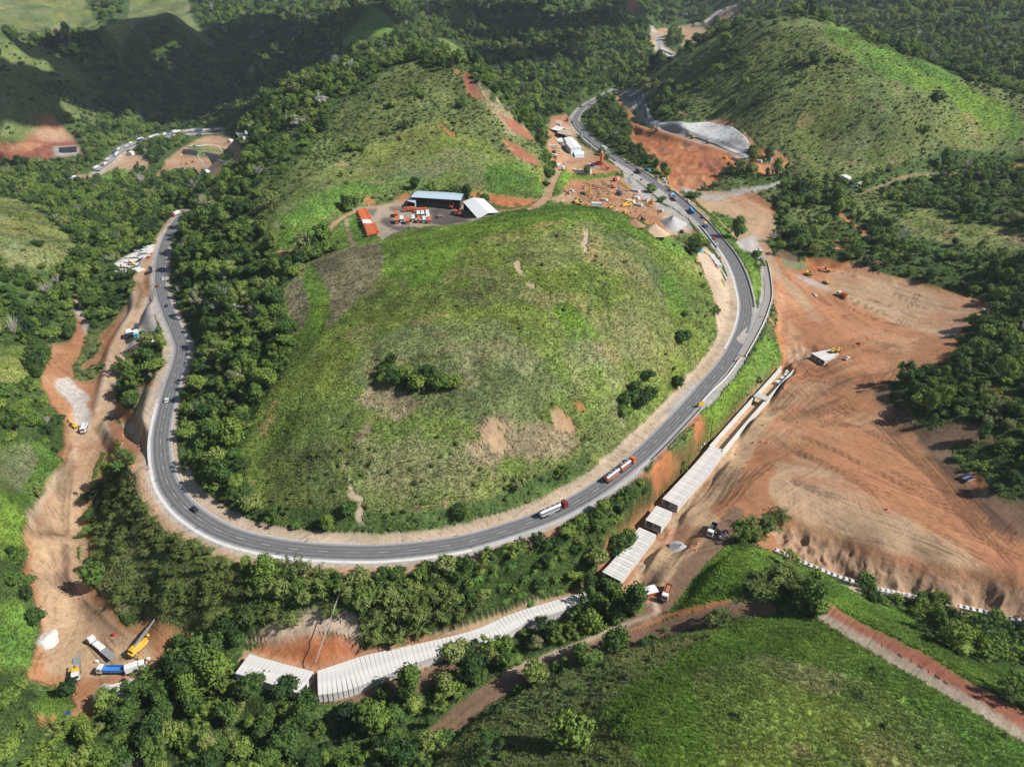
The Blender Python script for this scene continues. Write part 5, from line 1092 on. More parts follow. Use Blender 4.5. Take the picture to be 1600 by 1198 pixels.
# ---------------------------------------------------------------- highway
mA = NT('asphalt', .85, .25)
lat = mA.n('ShaderNodeAttribute', attribute_name='lat').outputs['Fac']; aco = mA.n('ShaderNodeTexCoord').outputs['Object']
wear = mA.ramp(mA.mathn('ADD', .5, mA.mathn('MULTIPLY', lat, .1)), [(0, .30), (.09, .26), (.14, .165), (.24, .115), (.34, .165), (.44, .095), (.50, .165), (.56, .10), (.66, .165), (.76, .10), (.86, .165), (.91, .26), (1., .30)])
nz = mA.mathn('ADD', .72, mA.mathn('MULTIPLY', mA.noise(.35, 4, aco), .55)); cb = mA.n('ShaderNodeCombineColor')
for k, f in enumerate((1.0, 1.0, 1.01)): mA.l(mA.mathn('MULTIPLY', nz, f), cb.inputs[k])
mA.l(mA.mul(wear, cb.outputs[0]), mA.b.inputs['Base Color'])
def frame(P):
    T = np.gradient(P[:, :2], axis=0); T /= np.linalg.norm(T, axis=1)[:, None] + 1e-9
    return T, np.stack([T[:, 1], -T[:, 0]], 1)          # right-hand normal
def ribbon(name, P, offs, mat, dz=0, thick=0.0, kind='structure'):
    """strip along a polyline; offs = lateral stations (m, right positive)"""
    T, N = frame(P); V, F, L = [], [], []; n = len(offs)
    for p, nn in zip(P, N):
        for o in offs: V.append((p[0] + nn[0] * o, p[1] + nn[1] * o, p[2] + dz)); L.append(o)
    for i in range(len(P) - 1):
        for j in range(n - 1): F.append((i * n + j, i * n + j + 1, (i + 1) * n + j + 1, (i + 1) * n + j))
    me = mesh_from(name, V, F, [mat]); a = me.attributes.new('lat', 'FLOAT', 'POINT'); a.data.foreach_set('value', np.array(L, np.float32))
    o = link(bpy.data.objects.new(name, me)); 
    if kind: o['kind'] = kind
    return o
fineP, fineL = resample(road_pts, 2.0)
ribbon('highway_road', fineP, [-4.5, -3.5, -2, 0, 2, 3.5, 4.5], mA.m, 0.0)
def marks(name, P, L, off, w, dash=None, dz=.012, s0=0, s1=1e9, mat=None):
    T, N = frame(P); V, F = [], []
    for i in range(len(P) - 1):
        if not (s0 <= L[i] <= s1): continue
        if dash and (L[i] % dash[1]) >= dash[0]: continue
        k = len(V)
        for q in (i, i + 1):
            for sgn in (-1, 1): o = off + sgn * w / 2; V.append((P[q, 0] + N[q, 0] * o, P[q, 1] + N[q, 1] * o, P[q, 2] + dz))
        F.append((k, k + 1, k + 3, k + 2))
    o = link(bpy.data.objects.new(name, mesh_from(name, V, F, [mat or M['line']]))); o['kind'] = 'structure'; return o
marks('road_markings', fineP, fineL, 0, .2, (4, 12)); marks('road_edge_lines', fineP, fineL, -3.75, .13); marks('road_edge_lines', fineP, fineL, 3.75, .13)
def section(s0, s1): m = (fineL >= s0) & (fineL <= s1); return fineP[m]
def near_len(u, v):
    p = np.array(hit(u, v)); return float(fineL[np.argmin(np.hypot(fineP[:, 0] - p[0], fineP[:, 1] - p[1]))])
def wall_along(name, P, off, h, w, mat, label, cat, dz=0, base=.4, group=None, top=None):
    T, N = frame(P); V, F = [], []; top = top or w
    for p, nn in zip(P, N):
        for o, z in ((off - w / 2, -base), (off - top / 2, h), (off + top / 2, h), (off + w / 2, -base)): V.append((p[0] + nn[0] * o, p[1] + nn[1] * o, p[2] + z + dz))
    for i in range(len(P) - 1):
        for j in range(3): F.append((i * 4 + j, i * 4 + j + 1, i * 4 + j + 5, i * 4 + j + 4))
    F += [(0, 1, 2, 3), tuple(len(V) - 4 + q for q in (3, 2, 1, 0))]
    o = link(bpy.data.objects.new(name, mesh_from(name, V, F, [mat]))); return tag(o, label, cat, group)
def pxline(pts, step=3.0, zs=None):
    P = [hit(*p) for p in pts]
    if zs: P = [at_z(p[0], p[1], z) for p, z in zip(pts, zs)]
    return resample(P, step)[0]
sW, sC, sE = near_len(250, 640), near_len(740, 845), near_len(1178, 483)
o = ribbon('kerb_strip', section(sW - 10, near_len(800, 826)), [4.5, 5.9], M['conc'], .03)
ribbon('kerb_strip', section(near_len(800, 826), near_len(1090, 620)), [4.5, 5.4], M['conc2'], .03)
ribbon('gutter_strip', section(near_len(255, 465), near_len(560, 863)), [-5.1, -4.5], M['conc2'], .03)
ribbon('gutter_strip', section(near_len(1146, 549), near_len(1121, 375)), [-5.6, -4.5], M['conc'], .05)
sA, sB = near_len(1166, 478), near_len(1035, 291)
wall_along('concrete_barrier', section(sA, sB), 5.0, .95, .5, M['dconc'], 'concrete barrier coloured shadow dark on the valley side of the highway above the fork', 'barrier', top=.25)  # the dark colour stands in for the shadow line of the barrier
wall_along('concrete_barrier', section(near_len(1020, 284), near_len(900, 190)), 5.2, .95, .5, M['conc2'], 'concrete barrier below the wooded bank opposite the red silo', 'barrier', top=.25)
wall_along('concrete_barrier', section(near_len(968, 252), near_len(899, 187)), -5.2, .95, .5, M['dconc'], 'barrier coloured shadow dark between the highway and the white workshop sheds', 'barrier', top=.25)  # coloured dark to give the barrier's shadow line
wall_along('bridge_parapet', section(near_len(1132, 388), near_len(1103, 353)), -5.2, 1.0, .5, M['conc'], 'pale parapet on top of the tall retaining wall', 'parapet')
wall_along('retaining_wall', section(near_len(1134, 391), near_len(1108, 358)), -6.0, .2, .6, M['dconc'], 'tall dark stained retaining wall under the highway edge', 'retaining wall', base=9)
wall_along('guard_rail', section(near_len(735, 846), near_len(985, 727)), 5.6, .75, .12, M['lgrey'], 'low steel guard rail along the outer curve beside the tankers', 'guard rail', base=.1)
wall_along('guard_rail', section(near_len(1003, 712), near_len(1080, 632)), 5.6, .75, .12, M['dark'], 'dark guard rail above the orange cut slope', 'guard rail', base=.1)
# service road that joins at the fork
SR = pxline([(1186,398),(1194,412),(1199,440),(1200,462),(1195,482),(1186,505),(1172,532),(1158,556)], 3); 
for q in range(len(SR)):
    SR[q, 2] = height(SR[q, 0], SR[q, 1]) + .12
SRs = SR.copy(); SRs[:, 2] = np.convolve(np.pad(SR[:, 2], 3, 'edge'), np.ones(7) / 7, 'valid') + .1
ribbon('service_road', SRs, [-2.3, -1.2, 0, 1.2, 2.3], P_('worn_asphalt', (.27, .25, .23), rough=.9, var=.35, sc_=.5), 0)
wall_along('concrete_barrier', SRs[4:], -2.6, .95, .5, M['conc'], 'white concrete barrier on the outer edge of the service road', 'barrier', base=1.2, top=.3)
wall_along('concrete_barrier', pxline([(1157,560),(1135,590),(1112,612),(1092,634)], 3), 0, .95, .5, M['conc'], 'white barrier continuing past the fork down to the yellow board', 'barrier', base=.8, top=.3)
for n_, (u, v) in enumerate([(245,752),(271,792),(310,826),(437,866),(740,856),(481,846),(715,838),(633,845),(785,812),(907,760),(977,708),(1020,664),(856,787)]):
    b = MB(); b.cyl((0, 0, 0), (0, 0, 1.1), .06, m=0, seg=6); b.box((0, 0, 1.15), (.08, .55, .55), 1); o = b.build('delineator_post', [M['dark'], M['black']]); put(o, u, v); tag(o, 'small dark marker post at the verge of the curve', 'marker post', 'marker posts round the curve')

# ---------------------------------------------------------------- draped sheets (lofts between two traced lines)
def loft(name, A, B, rows, off, mat, label=None, cat=None, kind=None, step=3, thick=.35):
    PA = resample([hit(*p) for p in A], step)[0]; PB = resample([hit(*p) for p in B], step)[0]; n = max(len(PA), len(PB)); t = np.linspace(0, 1, n)
    f = lambda P: np.stack([np.interp(t, np.linspace(0, 1, len(P)), P[:, c]) for c in range(3)], 1)
    PA, PB = f(PA), f(PB); V, F = [], []
    for i in range(n):
        for j in range(rows + 1):
            q = PA[i] + (PB[i] - PA[i]) * j / rows; z = height(q[0], q[1]); e = (i in (0, n - 1)) or (j in (0, rows))
            V.append((q[0], q[1], z + (off if not e else off * .3)))
    for i in range(n - 1):
        for j in range(rows): a = i * (rows + 1) + j; F.append((a, a + 1, a + rows + 2, a + rows + 1))
    k = len(V); V += [(x, y, z - thick - off) for x, y, z in V]; F += [tuple(q + k for q in reversed(f_)) for f_ in F]
    o = link(bpy.data.objects.new(name, mesh_from(name, V, F, [mat])))
    bm = bmesh.new(); bm.from_mesh(o.data); bmesh.ops.recalc_face_normals(bm, faces=bm.faces); bm.to_mesh(o.data); bm.free()
    return tag(o, label, cat, None, kind)
mS = NT('shotcrete', .9, .2); sco = mS.n('ShaderNodeTexCoord').outputs['Object']
vor = mS.n('ShaderNodeTexVoronoi'); vor.inputs['Scale'].default_value = .2; mS.l(sco, vor.inputs['Vector'])
dots = mS.ramp(vor.outputs['Distance'], [(.0, .35), (.25, .9), (.5, 1.1)]); blot = mS.ramp(mS.noise(.035, 5, sco), [(.40, .95), (.56, .62), (.66, .36)])
mS.l(mS.mul(mS.mul((.52, .52, .51, 1), dots), blot), mS.b.inputs['Base Color'])
loft('shotcrete_slope', [(1016,186),(1035,192),(1072,192),(1110,192),(1138,197),(1155,206),(1170,222)], [(1022,193),(1040,199),(1072,205),(1110,218),(1138,229),(1155,235),(1168,240)], 10, .8, mS.m, 'pale grey sprayed concrete slope with rows of anchors, upper tier', 'slope')
loft('shotcrete_slope', [(1072,206),(1110,219),(1138,230),(1155,236),(1168,241)], [(1074,210),(1110,224),(1138,236),(1155,243),(1166,247)], 5, 1.0, mS.m, 'lower darker tier of the sprayed concrete slope above the red cut', 'slope')
mD = NT('rock_mesh', .9, .2); dco = mD.n('ShaderNodeTexCoord').outputs['Object']; mD.l(mD.ramp(mD.noise(.25, 5, dco), [(.35, (.06, .065, .075)), (.65, (.20, .21, .22))]), mD.b.inputs['Base Color'])
loft('rock_netting', [(972,150),(985,141),(1000,143),(1007,155),(1009,166)], [(978,158),(988,160),(998,168),(1006,178),(1010,184)], 6, .7, mD.m, 'dark netting over the rounded rock face at the tunnel end', 'netting')
loft('rock_netting', [(1008,168),(1014,180),(1022,188),(1040,194)], [(1000,172),(1008,186),(1018,194),(1036,200)], 4, .6, mS.m, 'narrow grey band of netting curving down to the big slope', 'netting')
blk = P_('black_liner', (.025, .03, .03), rough=.6)
loft('liner_sheet', [(92,231),(106,230),(120,229)], [(92,239),(106,239),(120,238)], 3, .8, blk, 'black rectangular liner on the far red cutting', 'liner')
loft('liner_sheet', [(286,234),(300,234),(310,237)], [(284,241),(298,242),(308,244)], 3, .7, blk, 'dark liner panel at the upper left of the terraced fill', 'liner')
loft('liner_sheet', [(316,238),(330,240),(342,242)], [(313,245),(328,246),(341,248)], 3, .7, blk, 'dark liner panel in the middle of the terraced fill', 'liner')
loft('liner_sheet', [(1107,36),(1115,30),(1124,34)], [(1106,40),(1114,42),(1122,39)], 3, .8, blk, 'dark liner square below the far stepped slope', 'liner')
stepm = P_('pale_rim', (.55, .52, .48))
loft('drain_kerb', [(296,227),(315,227),(345,232),(366,238)], [(296,228.5),(315,228.5),(345,233.5),(366,239.5)], 1, .5, stepm, 'pale upper kerb of the terraced fill', 'kerb')
loft('drain_kerb', [(282,242),(310,244),(340,249),(364,252)], [(282,243.5),(310,245.5),(340,250.5),(364,253.5)], 1, .5, stepm, 'pale lower kerb of the terraced fill', 'kerb')
loft('drain_kerb', [(1100,33),(1125,16),(1155,7)], [(1101,36),(1127,19),(1158,10)], 1, .6, stepm, 'pale rim above the far stepped slope', 'kerb')
loft('drain_kerb', [(1126,17),(1140,28)], [(1129,16),(1142,27)], 1, .6, stepm, 'pale cross rib on the far stepped slope', 'kerb')
farP = P_('far_asphalt', (.26, .26, .26), rough=.9)
def far_road(pts, w, lift=.6):
    P = pxline(pts, 8); P[:, 2] = [height(p[0], p[1]) for p in P]; P[:, 2] = np.convolve(np.pad(P[:, 2], 2, 'edge'), np.ones(5) / 5, 'valid') + lift
    ribbon('far_road', P, [-w, 0, w], farP, 0); return P
FR1 = far_road([(150,268),(163,258),(175,249),(186,238),(200,229),(220,221),(245,215),(270,209),(300,207),(352,202)], 6, 1.5)
FR2 = far_road([(376,208),(383,216),(392,227),(398,232)], 6, 1.5)
FR3 = far_road([(1037,60),(1031,66),(1028,72),(1033,78),(1042,82),(1053,86)], 6, 1.5)
FR4 = far_road([(937,15),(945,14),(955,18)], 6, 1.5)
FR5 = pxline([(945,149),(950,146),(957,143)], 3)
loft('pond_water', [(1222,404),(1235,408),(1250,411),(1262,413)], [(1224,414),(1236,419),(1252,420),(1263,417)], 3, .25, M['pond'], None, None, 'structure', 2, .3)

# ---------------------------------------------------------------- box culverts of the new channel
def culvert_mesh(W_, H_, L_, cells, t=.28, roof=True):
    b = MB(); b.box((0, 0, -H_ + .15), (L_, W_, .3))
    for k in range(cells + 1): b.box((0, -W_ / 2 + t / 2 + k * (W_ - t) / cells, -H_ / 2 + (0 if roof else .1)), (L_ - .01, t, H_ - (.6 if roof else .3)))
    if roof: b.box((0, 0, -.15), (L_, W_, .3))
    o = b.build('culvert_box', M['conc']); return o
def run(left, right, z, pitch, H_, cells, label, group, roof=True, name='culvert_box', gap=.13, mat=None, cat='culvert', jit=.03, drop=0):
    """segments side by side between two traced top edges lying at height z"""
    Lp = resample([at_z(u, v, z) for u, v in left], 1.0)[0]; Rp = resample([at_z(u, v, z - drop) for u, v in right], 1.0)[0]; n = 200; t = np.linspace(0, 1, n)
    f = lambda P: np.stack([np.interp(t, np.linspace(0, 1, len(P)), P[:, c]) for c in range(3)], 1)
    Lp, Rp = f(Lp), f(Rp); C = (Lp + Rp) / 2; W_ = float(np.mean(np.linalg.norm(Lp - Rp, axis=1))); s = np.concatenate([[0], np.cumsum(np.linalg.norm(np.diff(C, axis=0), axis=1))])
    cnt = max(1, int(round(s[-1] / pitch))); pitch = s[-1] / cnt; src = None
    for k in range(cnt):
        q = (k + .5) / cnt * s[-1]; i = min(int(np.searchsorted(s, q)), n - 1); c = C[i]; dirr = C[min(i + 6, n - 1)] - C[max(i - 6, 0)]; across = Lp[i] - Rp[i]; Wk = float(np.linalg.norm(across))
        if src is None:
            src = culvert_mesh(W_, H_, pitch - gap, cells, roof=roof); src.name = name; o = src; tag(o, label, cat, group)
            if mat: o.data.materials[0] = mat
        else: o = src.copy(); sc.collection.objects.link(o)
        o.location = (c[0], c[1], c[2] + rr.uniform(-jit, jit)); o.rotation_euler = (0, 0, math.atan2(dirr[1], dirr[0])); o.scale = (1, Wk / W_, 1)
    return C, W_
run([(1111,694.6),(1084,726),(1035.6,778)], [(1130,703),(1106,737),(1059,790)], -14, 1.25, 4.2, 2, 'white concrete box segment of the roofed channel above the opening', 'roofed channel boxes above the opening')
run([(1026.4,789),(1009,811)], [(1050,800),(1033,823)], -14, 1.5, 4.2, 2, 'white concrete box segment in the short twin cell block by the gap', 'short twin cell block')
run([(999,823),(960,873),(939,897)], [(1025.5,835),(990,880),(972,903)], -16.4, 1.25, 3.2, 2, 'white roof slab segment of the lower channel end', 'lower channel end slabs')
run([(385,1020),(400,1025),(440,1036),(485,1048)], [(372,1052),(405,1061),(440,1073),(472,1084)], -22, 1.6, 4, 2, 'white slab segment of the western covered channel', 'western covered channel slabs', gap=.09)
run([(494,1048),(540,1033),(575,1022),(640,1008),(735,985.5),(799,959),(845,944),(912,925)], [(496,1085),(545,1077),(625,1045),(715,1013),(770,1001),(800,984),(842,966),(922,940)], -22, 1.6, 4, 2, 'white slab segment of the long covered channel below the bank', 'long covered channel slabs', gap=.08)
run([(1271,551),(1300,545),(1322,541)], [(1285,565),(1312,556),(1334,547)], -9.6, 1.6, 3.2, 3, 'white triple cell culvert segment on the earth platform', 'triple cell culvert on the platform')
def blackout_plug(u, v, tu, tv, z, W_, H_, label):  # added plug: stops light through the boxes so the openings read black
    o = MB().box((0, 0, -H_ / 2), (.3, W_, H_)).build('added_blackout_plug', P_('blackout_dark_%d' % u, (.035, .026, .02), rough=1)); p = at_z(u, v, z); q = at_z(tu, tv, z); o.location = p; o.rotation_euler = (0, 0, math.atan2(q[1] - p[1], q[0] - p[0])); tag(o, label, 'blackout_plug')
blackout_plug(1283, 557.5, 1300, 553, -9.95, 7.6, 2.5, 'added black plug darkening the mouth of the triple cell culvert')
blackout_plug(1056, 775, 1070, 760, -14.35, 7.4, 3.4, 'added black plug darkening the long roofed channel'); blackout_plug(1030, 806, 1038, 796, -14.35, 7.0, 3.4, 'added black plug darkening the short twin cell block')
# open trough: floor slabs and two tall white walls
TL = [(1221,571.6),(1190,606),(1150,650),(1109,696)]; TR = [(1240.6,577),(1208,612),(1168,657),(1128.6,704)]
C_, W_ = run([(u + 1.5, v + 4) for u, v in TL], [(u - 1.5, v + 2) for u, v in TR], -17.2, 2.5, .4, 1, 'timber formwork floor bay of the open channel', 'floor bays of the open channel', roof=False, name='floor_bay', gap=.1, mat=M['wood'], cat='floor bay')
def tracedwall(line, z, h, w, label):
    P = resample([at_z(u, v, z) for u, v in line], 3)[0]; return wall_along('channel_wall', P, 0, 0, w, M['conc'], label, 'wall', base=h)
tracedwall(TL, -13.4, 5, .5, 'white cast wall on the highway side of the open channel'); tracedwall(TR, -13.4, 5, .5, 'white cast wall on the platform side of the open channel')
o = MB().box((0, 0, 0), (5, 8, .5)).build('roof_slab', M['conc2']); put(o, 1190, 620, 1206, 603, z=-12.9); tag(o, 'grey slab laid across the open channel', 'slab')
for k, (u, v) in enumerate([(1215,596),(1222,590),(1219,601),(1228,585),(1213,606),(1230,580)]):
    o = MB().box((0, 0, .8), (3.4, 2.4, 1.6), bev=.1).build('concrete_block', M['conc']); put(o, u, v + 3, u + 8, v - 6, z=-16.9); tag(o, 'white block standing inside the upper end of the open channel', 'block', 'blocks inside the open channel')
# small drain blocks behind the spur
P = pxline([(1213,863),(1250,880),(1300,901),(1340,914),(1375,925),(1430,936),(1475,946),(1540,960),(1600,975)], 2.3); T, N = frame(P)
b = MB(); b.box((0, 0, .15), (1.8, 2.2, .3)); b.box((0, .95, .9), (1.8, .3, 1.4)); b.box((0, -.95, .9), (1.8, .3, 1.4)); b.box((.3, 0, 1.4), (1.2, 1.8, .25)); src = b.build('drain_block', M['conc'])
for k in range(len(P)):
    o = src if k == 0 else src.copy()
    if k: sc.collection.objects.link(o)
    o.location = (P[k, 0], P[k, 1], P[k, 2] + .1 + rr.uniform(-.1, .1)); o.rotation_euler = (0, 0, math.atan2(T[k, 1], T[k, 0]) + rr.uniform(-.06, .06))
    tag(o, 'small pale concrete drain block in the row at the foot of the cut bank', 'drain block', 'drain blocks below the cut bank')
# grey pipes, heaps, slabs
o = MB().cyl((0, 0, .6), (11, 0, 2.4), .55, .55, 0, 12).build('drain_pipe', M['white'], smoothf=False); put(o, 1096, 701, 1078, 686, dz=.2); tag(o, 'white pipe lying down the orange cut towards the channel', 'pipe')
def heap(u, v, w, l, h, mat, label, cat='heap', rz=0, name='earth_heap'):
    rnd = np.random.RandomState(int(u)); V, F = [], []; n = 22; rings = 8
    for i in range(rings + 1):
        t = i / rings
        for j in range(n):
            a = 6.283 * j / n; q = 1 + .16 * math.sin(a * 3 + u) + rnd.uniform(-.05, .05); V.append((w / 2 * t * q * math.cos(a), l / 2 * t * q * math.sin(a), h * (1 - t) ** 1.15 * (1 + rnd.uniform(-.06, .06)) - .5 * t))
    for i in range(rings):
        for j in range(n): F.append((i * n + j, i * n + (j + 1) % n, (i + 1) * n + (j + 1) % n, (i + 1) * n + j))
    F.append(tuple(range(n))[::-1]); o = link(bpy.data.objects.new(name, mesh_from(name, V, F, [mat], None, True))); put(o, u, v, rz=rz); return tag(o, label, cat)
heap(1050, 350, 24, 30, 7, M['gravel'], 'big grey gravel heap by the crane yard', name='gravel_heap'); heap(1021, 362, 20, 22, 6, M['sand'], 'tan sand heap beside the grey gravel', name='sand_heap'); heap(990, 350, 15, 14, 4, M['clay'], 'brown earth heap left of the sand')
heap(1064, 857, 12, 9, 2.5, M['gravel'], 'grey gravel heap near the parked dump truck', name='gravel_heap'); heap(1007, 886, 7, 6, 1.0, M['sand'], 'small yellow sand heap beside the lower channel', name='sand_heap'); heap(1127, 442 - 3, 3, 3, .8, M['clay'], 'tiny soil heap on the sand strip')
heap(165, 1085, 13, 11, 3.2, M['conc2'], 'pale rubble heap at the southern end of the excavation', name='rubble_heap'); heap(72, 1000, 9, 10, 1.6, M['conc'], 'white stone heap on the west edge of the excavation', name='stone_heap'); heap(1100, 692, 2, 2, .5, M['sand'], 'small spoil heap next to the white pipe')
# ================================================================ VEHICLES
def wheels(root, xs, half, r=.48, w=.32, twin=False):
    for x in xs:
        for s in (-1, 1):
            b = MB(); b.cyl((x, s * (half - w), r), (x, s * half, r), r, m=0, seg=12); b.cyl((x, s * (half + .01) , r), (x, s * (half + .03), r), r * .5, m=1, seg=8); b.build('wheel', [M['tyre'], M['rim']], root)
def cab(root, x0, col, L=2.2, W=2.45, H=2.6, z0=.75, deflector=True):
    b = MB(); b.prism([(x0 - L, z0), (x0, z0), (x0 + .02, z0 + 1.1), (x0 - .28, z0 + H - .35), (x0 - .55, z0 + H), (x0 - L, z0 + H)], -W / 2, W / 2); c = b.build('cab', col, root)
    g_ = MB(); g_.prism([(x0 + .04, z0 + 1.15), (x0 + .07, z0 + 1.2), (x0 - .2, z0 + H - .45), (x0 - .26, z0 + H - .45)], -W / 2 + .12, W / 2 - .12); g_.build('windshield', M['glass'], c)
    for s in (-1, 1): q = MB(); q.box((x0 - 1.0, s * (W / 2 + .01), z0 + 1.65), (1.0, .04, .7)); q.build('side_window', M['glass'], c)
    for s in (-1, 1): q = MB(); q.box((x0 + .03, s * .85, z0 + .3), (.08, .35, .22)); q.build('headlight', M['white'], c)
    q = MB(); q.box((x0 - .1, 0, z0 - .1), (.35, W, .45), bev=.05); q.build('bumper', M['dark'], c)
    return c
def chassis(root, x0, x1, z=.85, w=1.0): b = MB(); b.box(((x0 + x1) / 2, 0, z), (x1 - x0, w, .3)); b.box(((x0 + x1) / 2, 0, z - .25), ((x1 - x0) * .3, 2.2, .5)); return b.build('chassis', M['dark'], root)
def car(col, name='car', pickup=False):
    r = empty(name); L = 4.9 if pickup else 4.3
    prof = [(-L/2, .35), (L/2, .35), (L/2, .78), (L/2 - .95, .98), (-L/2, 1.0)] if not pickup else [(-L/2, .4), (L/2, .4), (L/2, .9), (L/2 - 1.1, 1.08), (-L/2, 1.1)]
    b = MB(); b.prism(prof, -.88, .88); b.build('body', col, r)
    x0, x1 = (-1.75, 1.15) if not pickup else (-.55, 1.25)
    b = MB(); b.prism([(x0, .95), (x1, .95), (x1 - .65, 1.46), (x0 + .45, 1.46)], -.78, .78); cb_ = b.build('cabin', M['glass'], r)
    b = MB(); b.box(((x0 + x1) / 2 - .08, 0, 1.48), (x1 - x0 - 1.05, 1.42, .06)); b.build('roof', col, cb_)
    if pickup: b = MB(); b.box((-1.55, 0, 1.05), (1.6, 1.45, .14)); b.build('load_bed', M['dark'], r)
    wheels(r, (-L / 2 + .85, L / 2 - .8), .9, .34, .22)
    for s in (-1, 1): b = MB(); b.box((L / 2 + .01, s * .6, .7), (.05, .4, .16)); b.build('headlight', M['white'], r)
    return r
def tank(root, x0, x1, col, ends=None, r=1.15, z=2.35):
    b = MB(); b.cyl((x0 + .25, 0, z), (x1 - .25, 0, z), r, m=0, seg=18, cap=False)
    for xx, sg in ((x0, 1), (x1, -1)): b.cyl((xx + .25 * sg, 0, z), (xx, 0, z), r, r * .75, 1, 18)
    t = b.build('tank', [col, ends or col], root)
    w = MB(); w.box(((x0 + x1) / 2, 0, z + r + .05), (x1 - x0 - 1, .7, .08)); w.build('walkway', M['dark'], t)
    for k in range(3): h = MB(); xx = x0 + (x1 - x0) * (k + 1) / 4; h.cyl((xx, 0, z + r), (xx, 0, z + r + .25), .32, seg=10); h.build('hatch', M['lgrey'], t)
    b = MB(); b.box(((x0 + x1) / 2, 0, z - r - .12), (x1 - x0 - .5, 1.1, .35)); [b.box(((x0 + x1) / 2, s * 1.15, z - r + .05), (x1 - x0 - 1.6, .1, .5)) for s in (-1, 1)]; b.build('side_guard', ends or M['dark'], root)
def tanker(cabc, tankc, endc, n=1, short=False):
    r = empty('tanker_truck'); T = 6.2 if not short else 5.5
    L = [10.4] if n == 1 else [7.6, 9.4]; tot = 4.2 + sum(L) + .9 * n; x = tot / 2
    cab(r, x, cabc); chassis(r, x - 6.4, x - .6); wheels(r, (x - 1.4, x - 4.2, x - 5.5), 1.22); x -= 3.6
    for q in L: tank(r, x - q, x, tankc, endc); wheels(r, [x - q + .9 + 1.3 * k for k in range(3)], 1.22); x -= q + .9
    return r
def boxtruck(cabc, boxc, L=6.5, H=2.6, name='box_truck'):
    r = empty(name); tot = L + 2.4; x = tot / 2; cab(r, x, cabc); chassis(r, -tot / 2, x - .5)
    b = MB(); b.box((x - 2.5 - L / 2, 0, 1.15 + H / 2), (L, 2.5, H), bev=.06); b.build('cargo_box', boxc, r); wheels(r, (x - 1.3, -tot / 2 + 1.2, -tot / 2 + 2.5), 1.2); return r
def dump(cabc, bedc, load=None, L=5.2):
    r = empty('dump_truck'); x = (L + 2.8) / 2; cab(r, x, cabc, 2.1); chassis(r, -x, x - .5); b = MB(); cx = x - 2.7 - L / 2
    for c, d in (((cx, 0, 1.35), (L, 2.3, .2)), ((cx, 1.2, 2.0), (L, .12, 1.4)), ((cx, -1.2, 2.0), (L, .12, 1.4)), ((cx + L / 2, 0, 2.1), (.14, 2.5, 1.7)), ((cx - L / 2, 0, 2.0), (.12, 2.5, 1.4))): b.box(c, d)
    for k in range(5):
        for s in (-1, 1): b.box((cx - L / 2 + (k + .5) * L / 5, s * 1.28, 2.0), (.12, .1, 1.4))
    bed = b.build('dump_bed', bedc, r)
    if load: q = MB(); q.box((cx, 0, 2.15), (L - .3, 2.2, 1.0), taper=(.7, .5)); q.build('load', load, bed)
    wheels(r, (x - 1.3, -x + 1.1, -x + 2.4), 1.2); return r
def bus(col, roofc, L=12.5):
    r = empty('bus'); b = MB(); b.box((0, 0, 1.85), (L, 2.5, 2.6), bev=.18); b.build('body', col, r)
    for s in (-1, 1): q = MB(); q.box((0, s * 1.26, 2.25), (L - 1.2, .04, .95)); q.build('window_band', M['glass'], r)
    q = MB(); q.box((L / 2 + .01, 0, 2.1), (.05, 2.1, 1.4)); q.build('windshield', M['glass'], r)
    q = MB(); q.box((-1, 0, 3.25), (2.6, 1.6, .25), bev=.05); q.box((3, 0, 3.22), (1, 1, .16)); q.build('roof_unit', roofc, r); wheels(r, (L / 2 - 2.4, -L / 2 + 3.0), 1.22); return r
def compactor(cabc, bodc, L=6.6):
    r = empty('refuse_truck'); x = (L + 2.3) / 2; cab(r, x, cabc, 2.0); chassis(r, -x, x - .5)
    b = MB(); b.box((x - 2.3 - L * .36, 0, 2.25), (L * .7, 2.4, 2.2), bev=.15); [b.box((x - 2.4 - L * .7 * k / 5, 0, 2.27), (.12, 2.5, 2.3)) for k in range(1, 6)]; b.build('compactor_body', bodc, r)
    q = MB(); q.prism([(-x, 1.0), (-x + 1.9, .9), (-x + 2.0, 3.4), (-x + .5, 3.3), (-x - .2, 2.0)], -1.2, 1.2); q.build('tail_hopper', bodc, r); wheels(r, (x - 1.2, -x + 1.8, -x + 3.0), 1.2); return r
def flatbed(cabc, L=11.5, extra=None):
    r = empty('flatbed_truck'); x = (L + 3) / 2; cab(r, x, cabc); chassis(r, -x, x - .5); b = MB(); b.box((x - 3.4 - L / 2, 0, 1.3), (L, 2.5, .22)); b.box((x - 3.3, 0, 1.8), (.15, 2.4, 1)); b.build('platform', M['grey'], r)
    if extra: q = MB(); q.box((x - 6.2, 0, 1.75), (L * .42, 2.3, .6), bev=.05); q.build('load', extra, r)
    wheels(r, (x - 1.3, x - 4, -x + 1.2, -x + 2.5, -x + 3.8), 1.22); return r
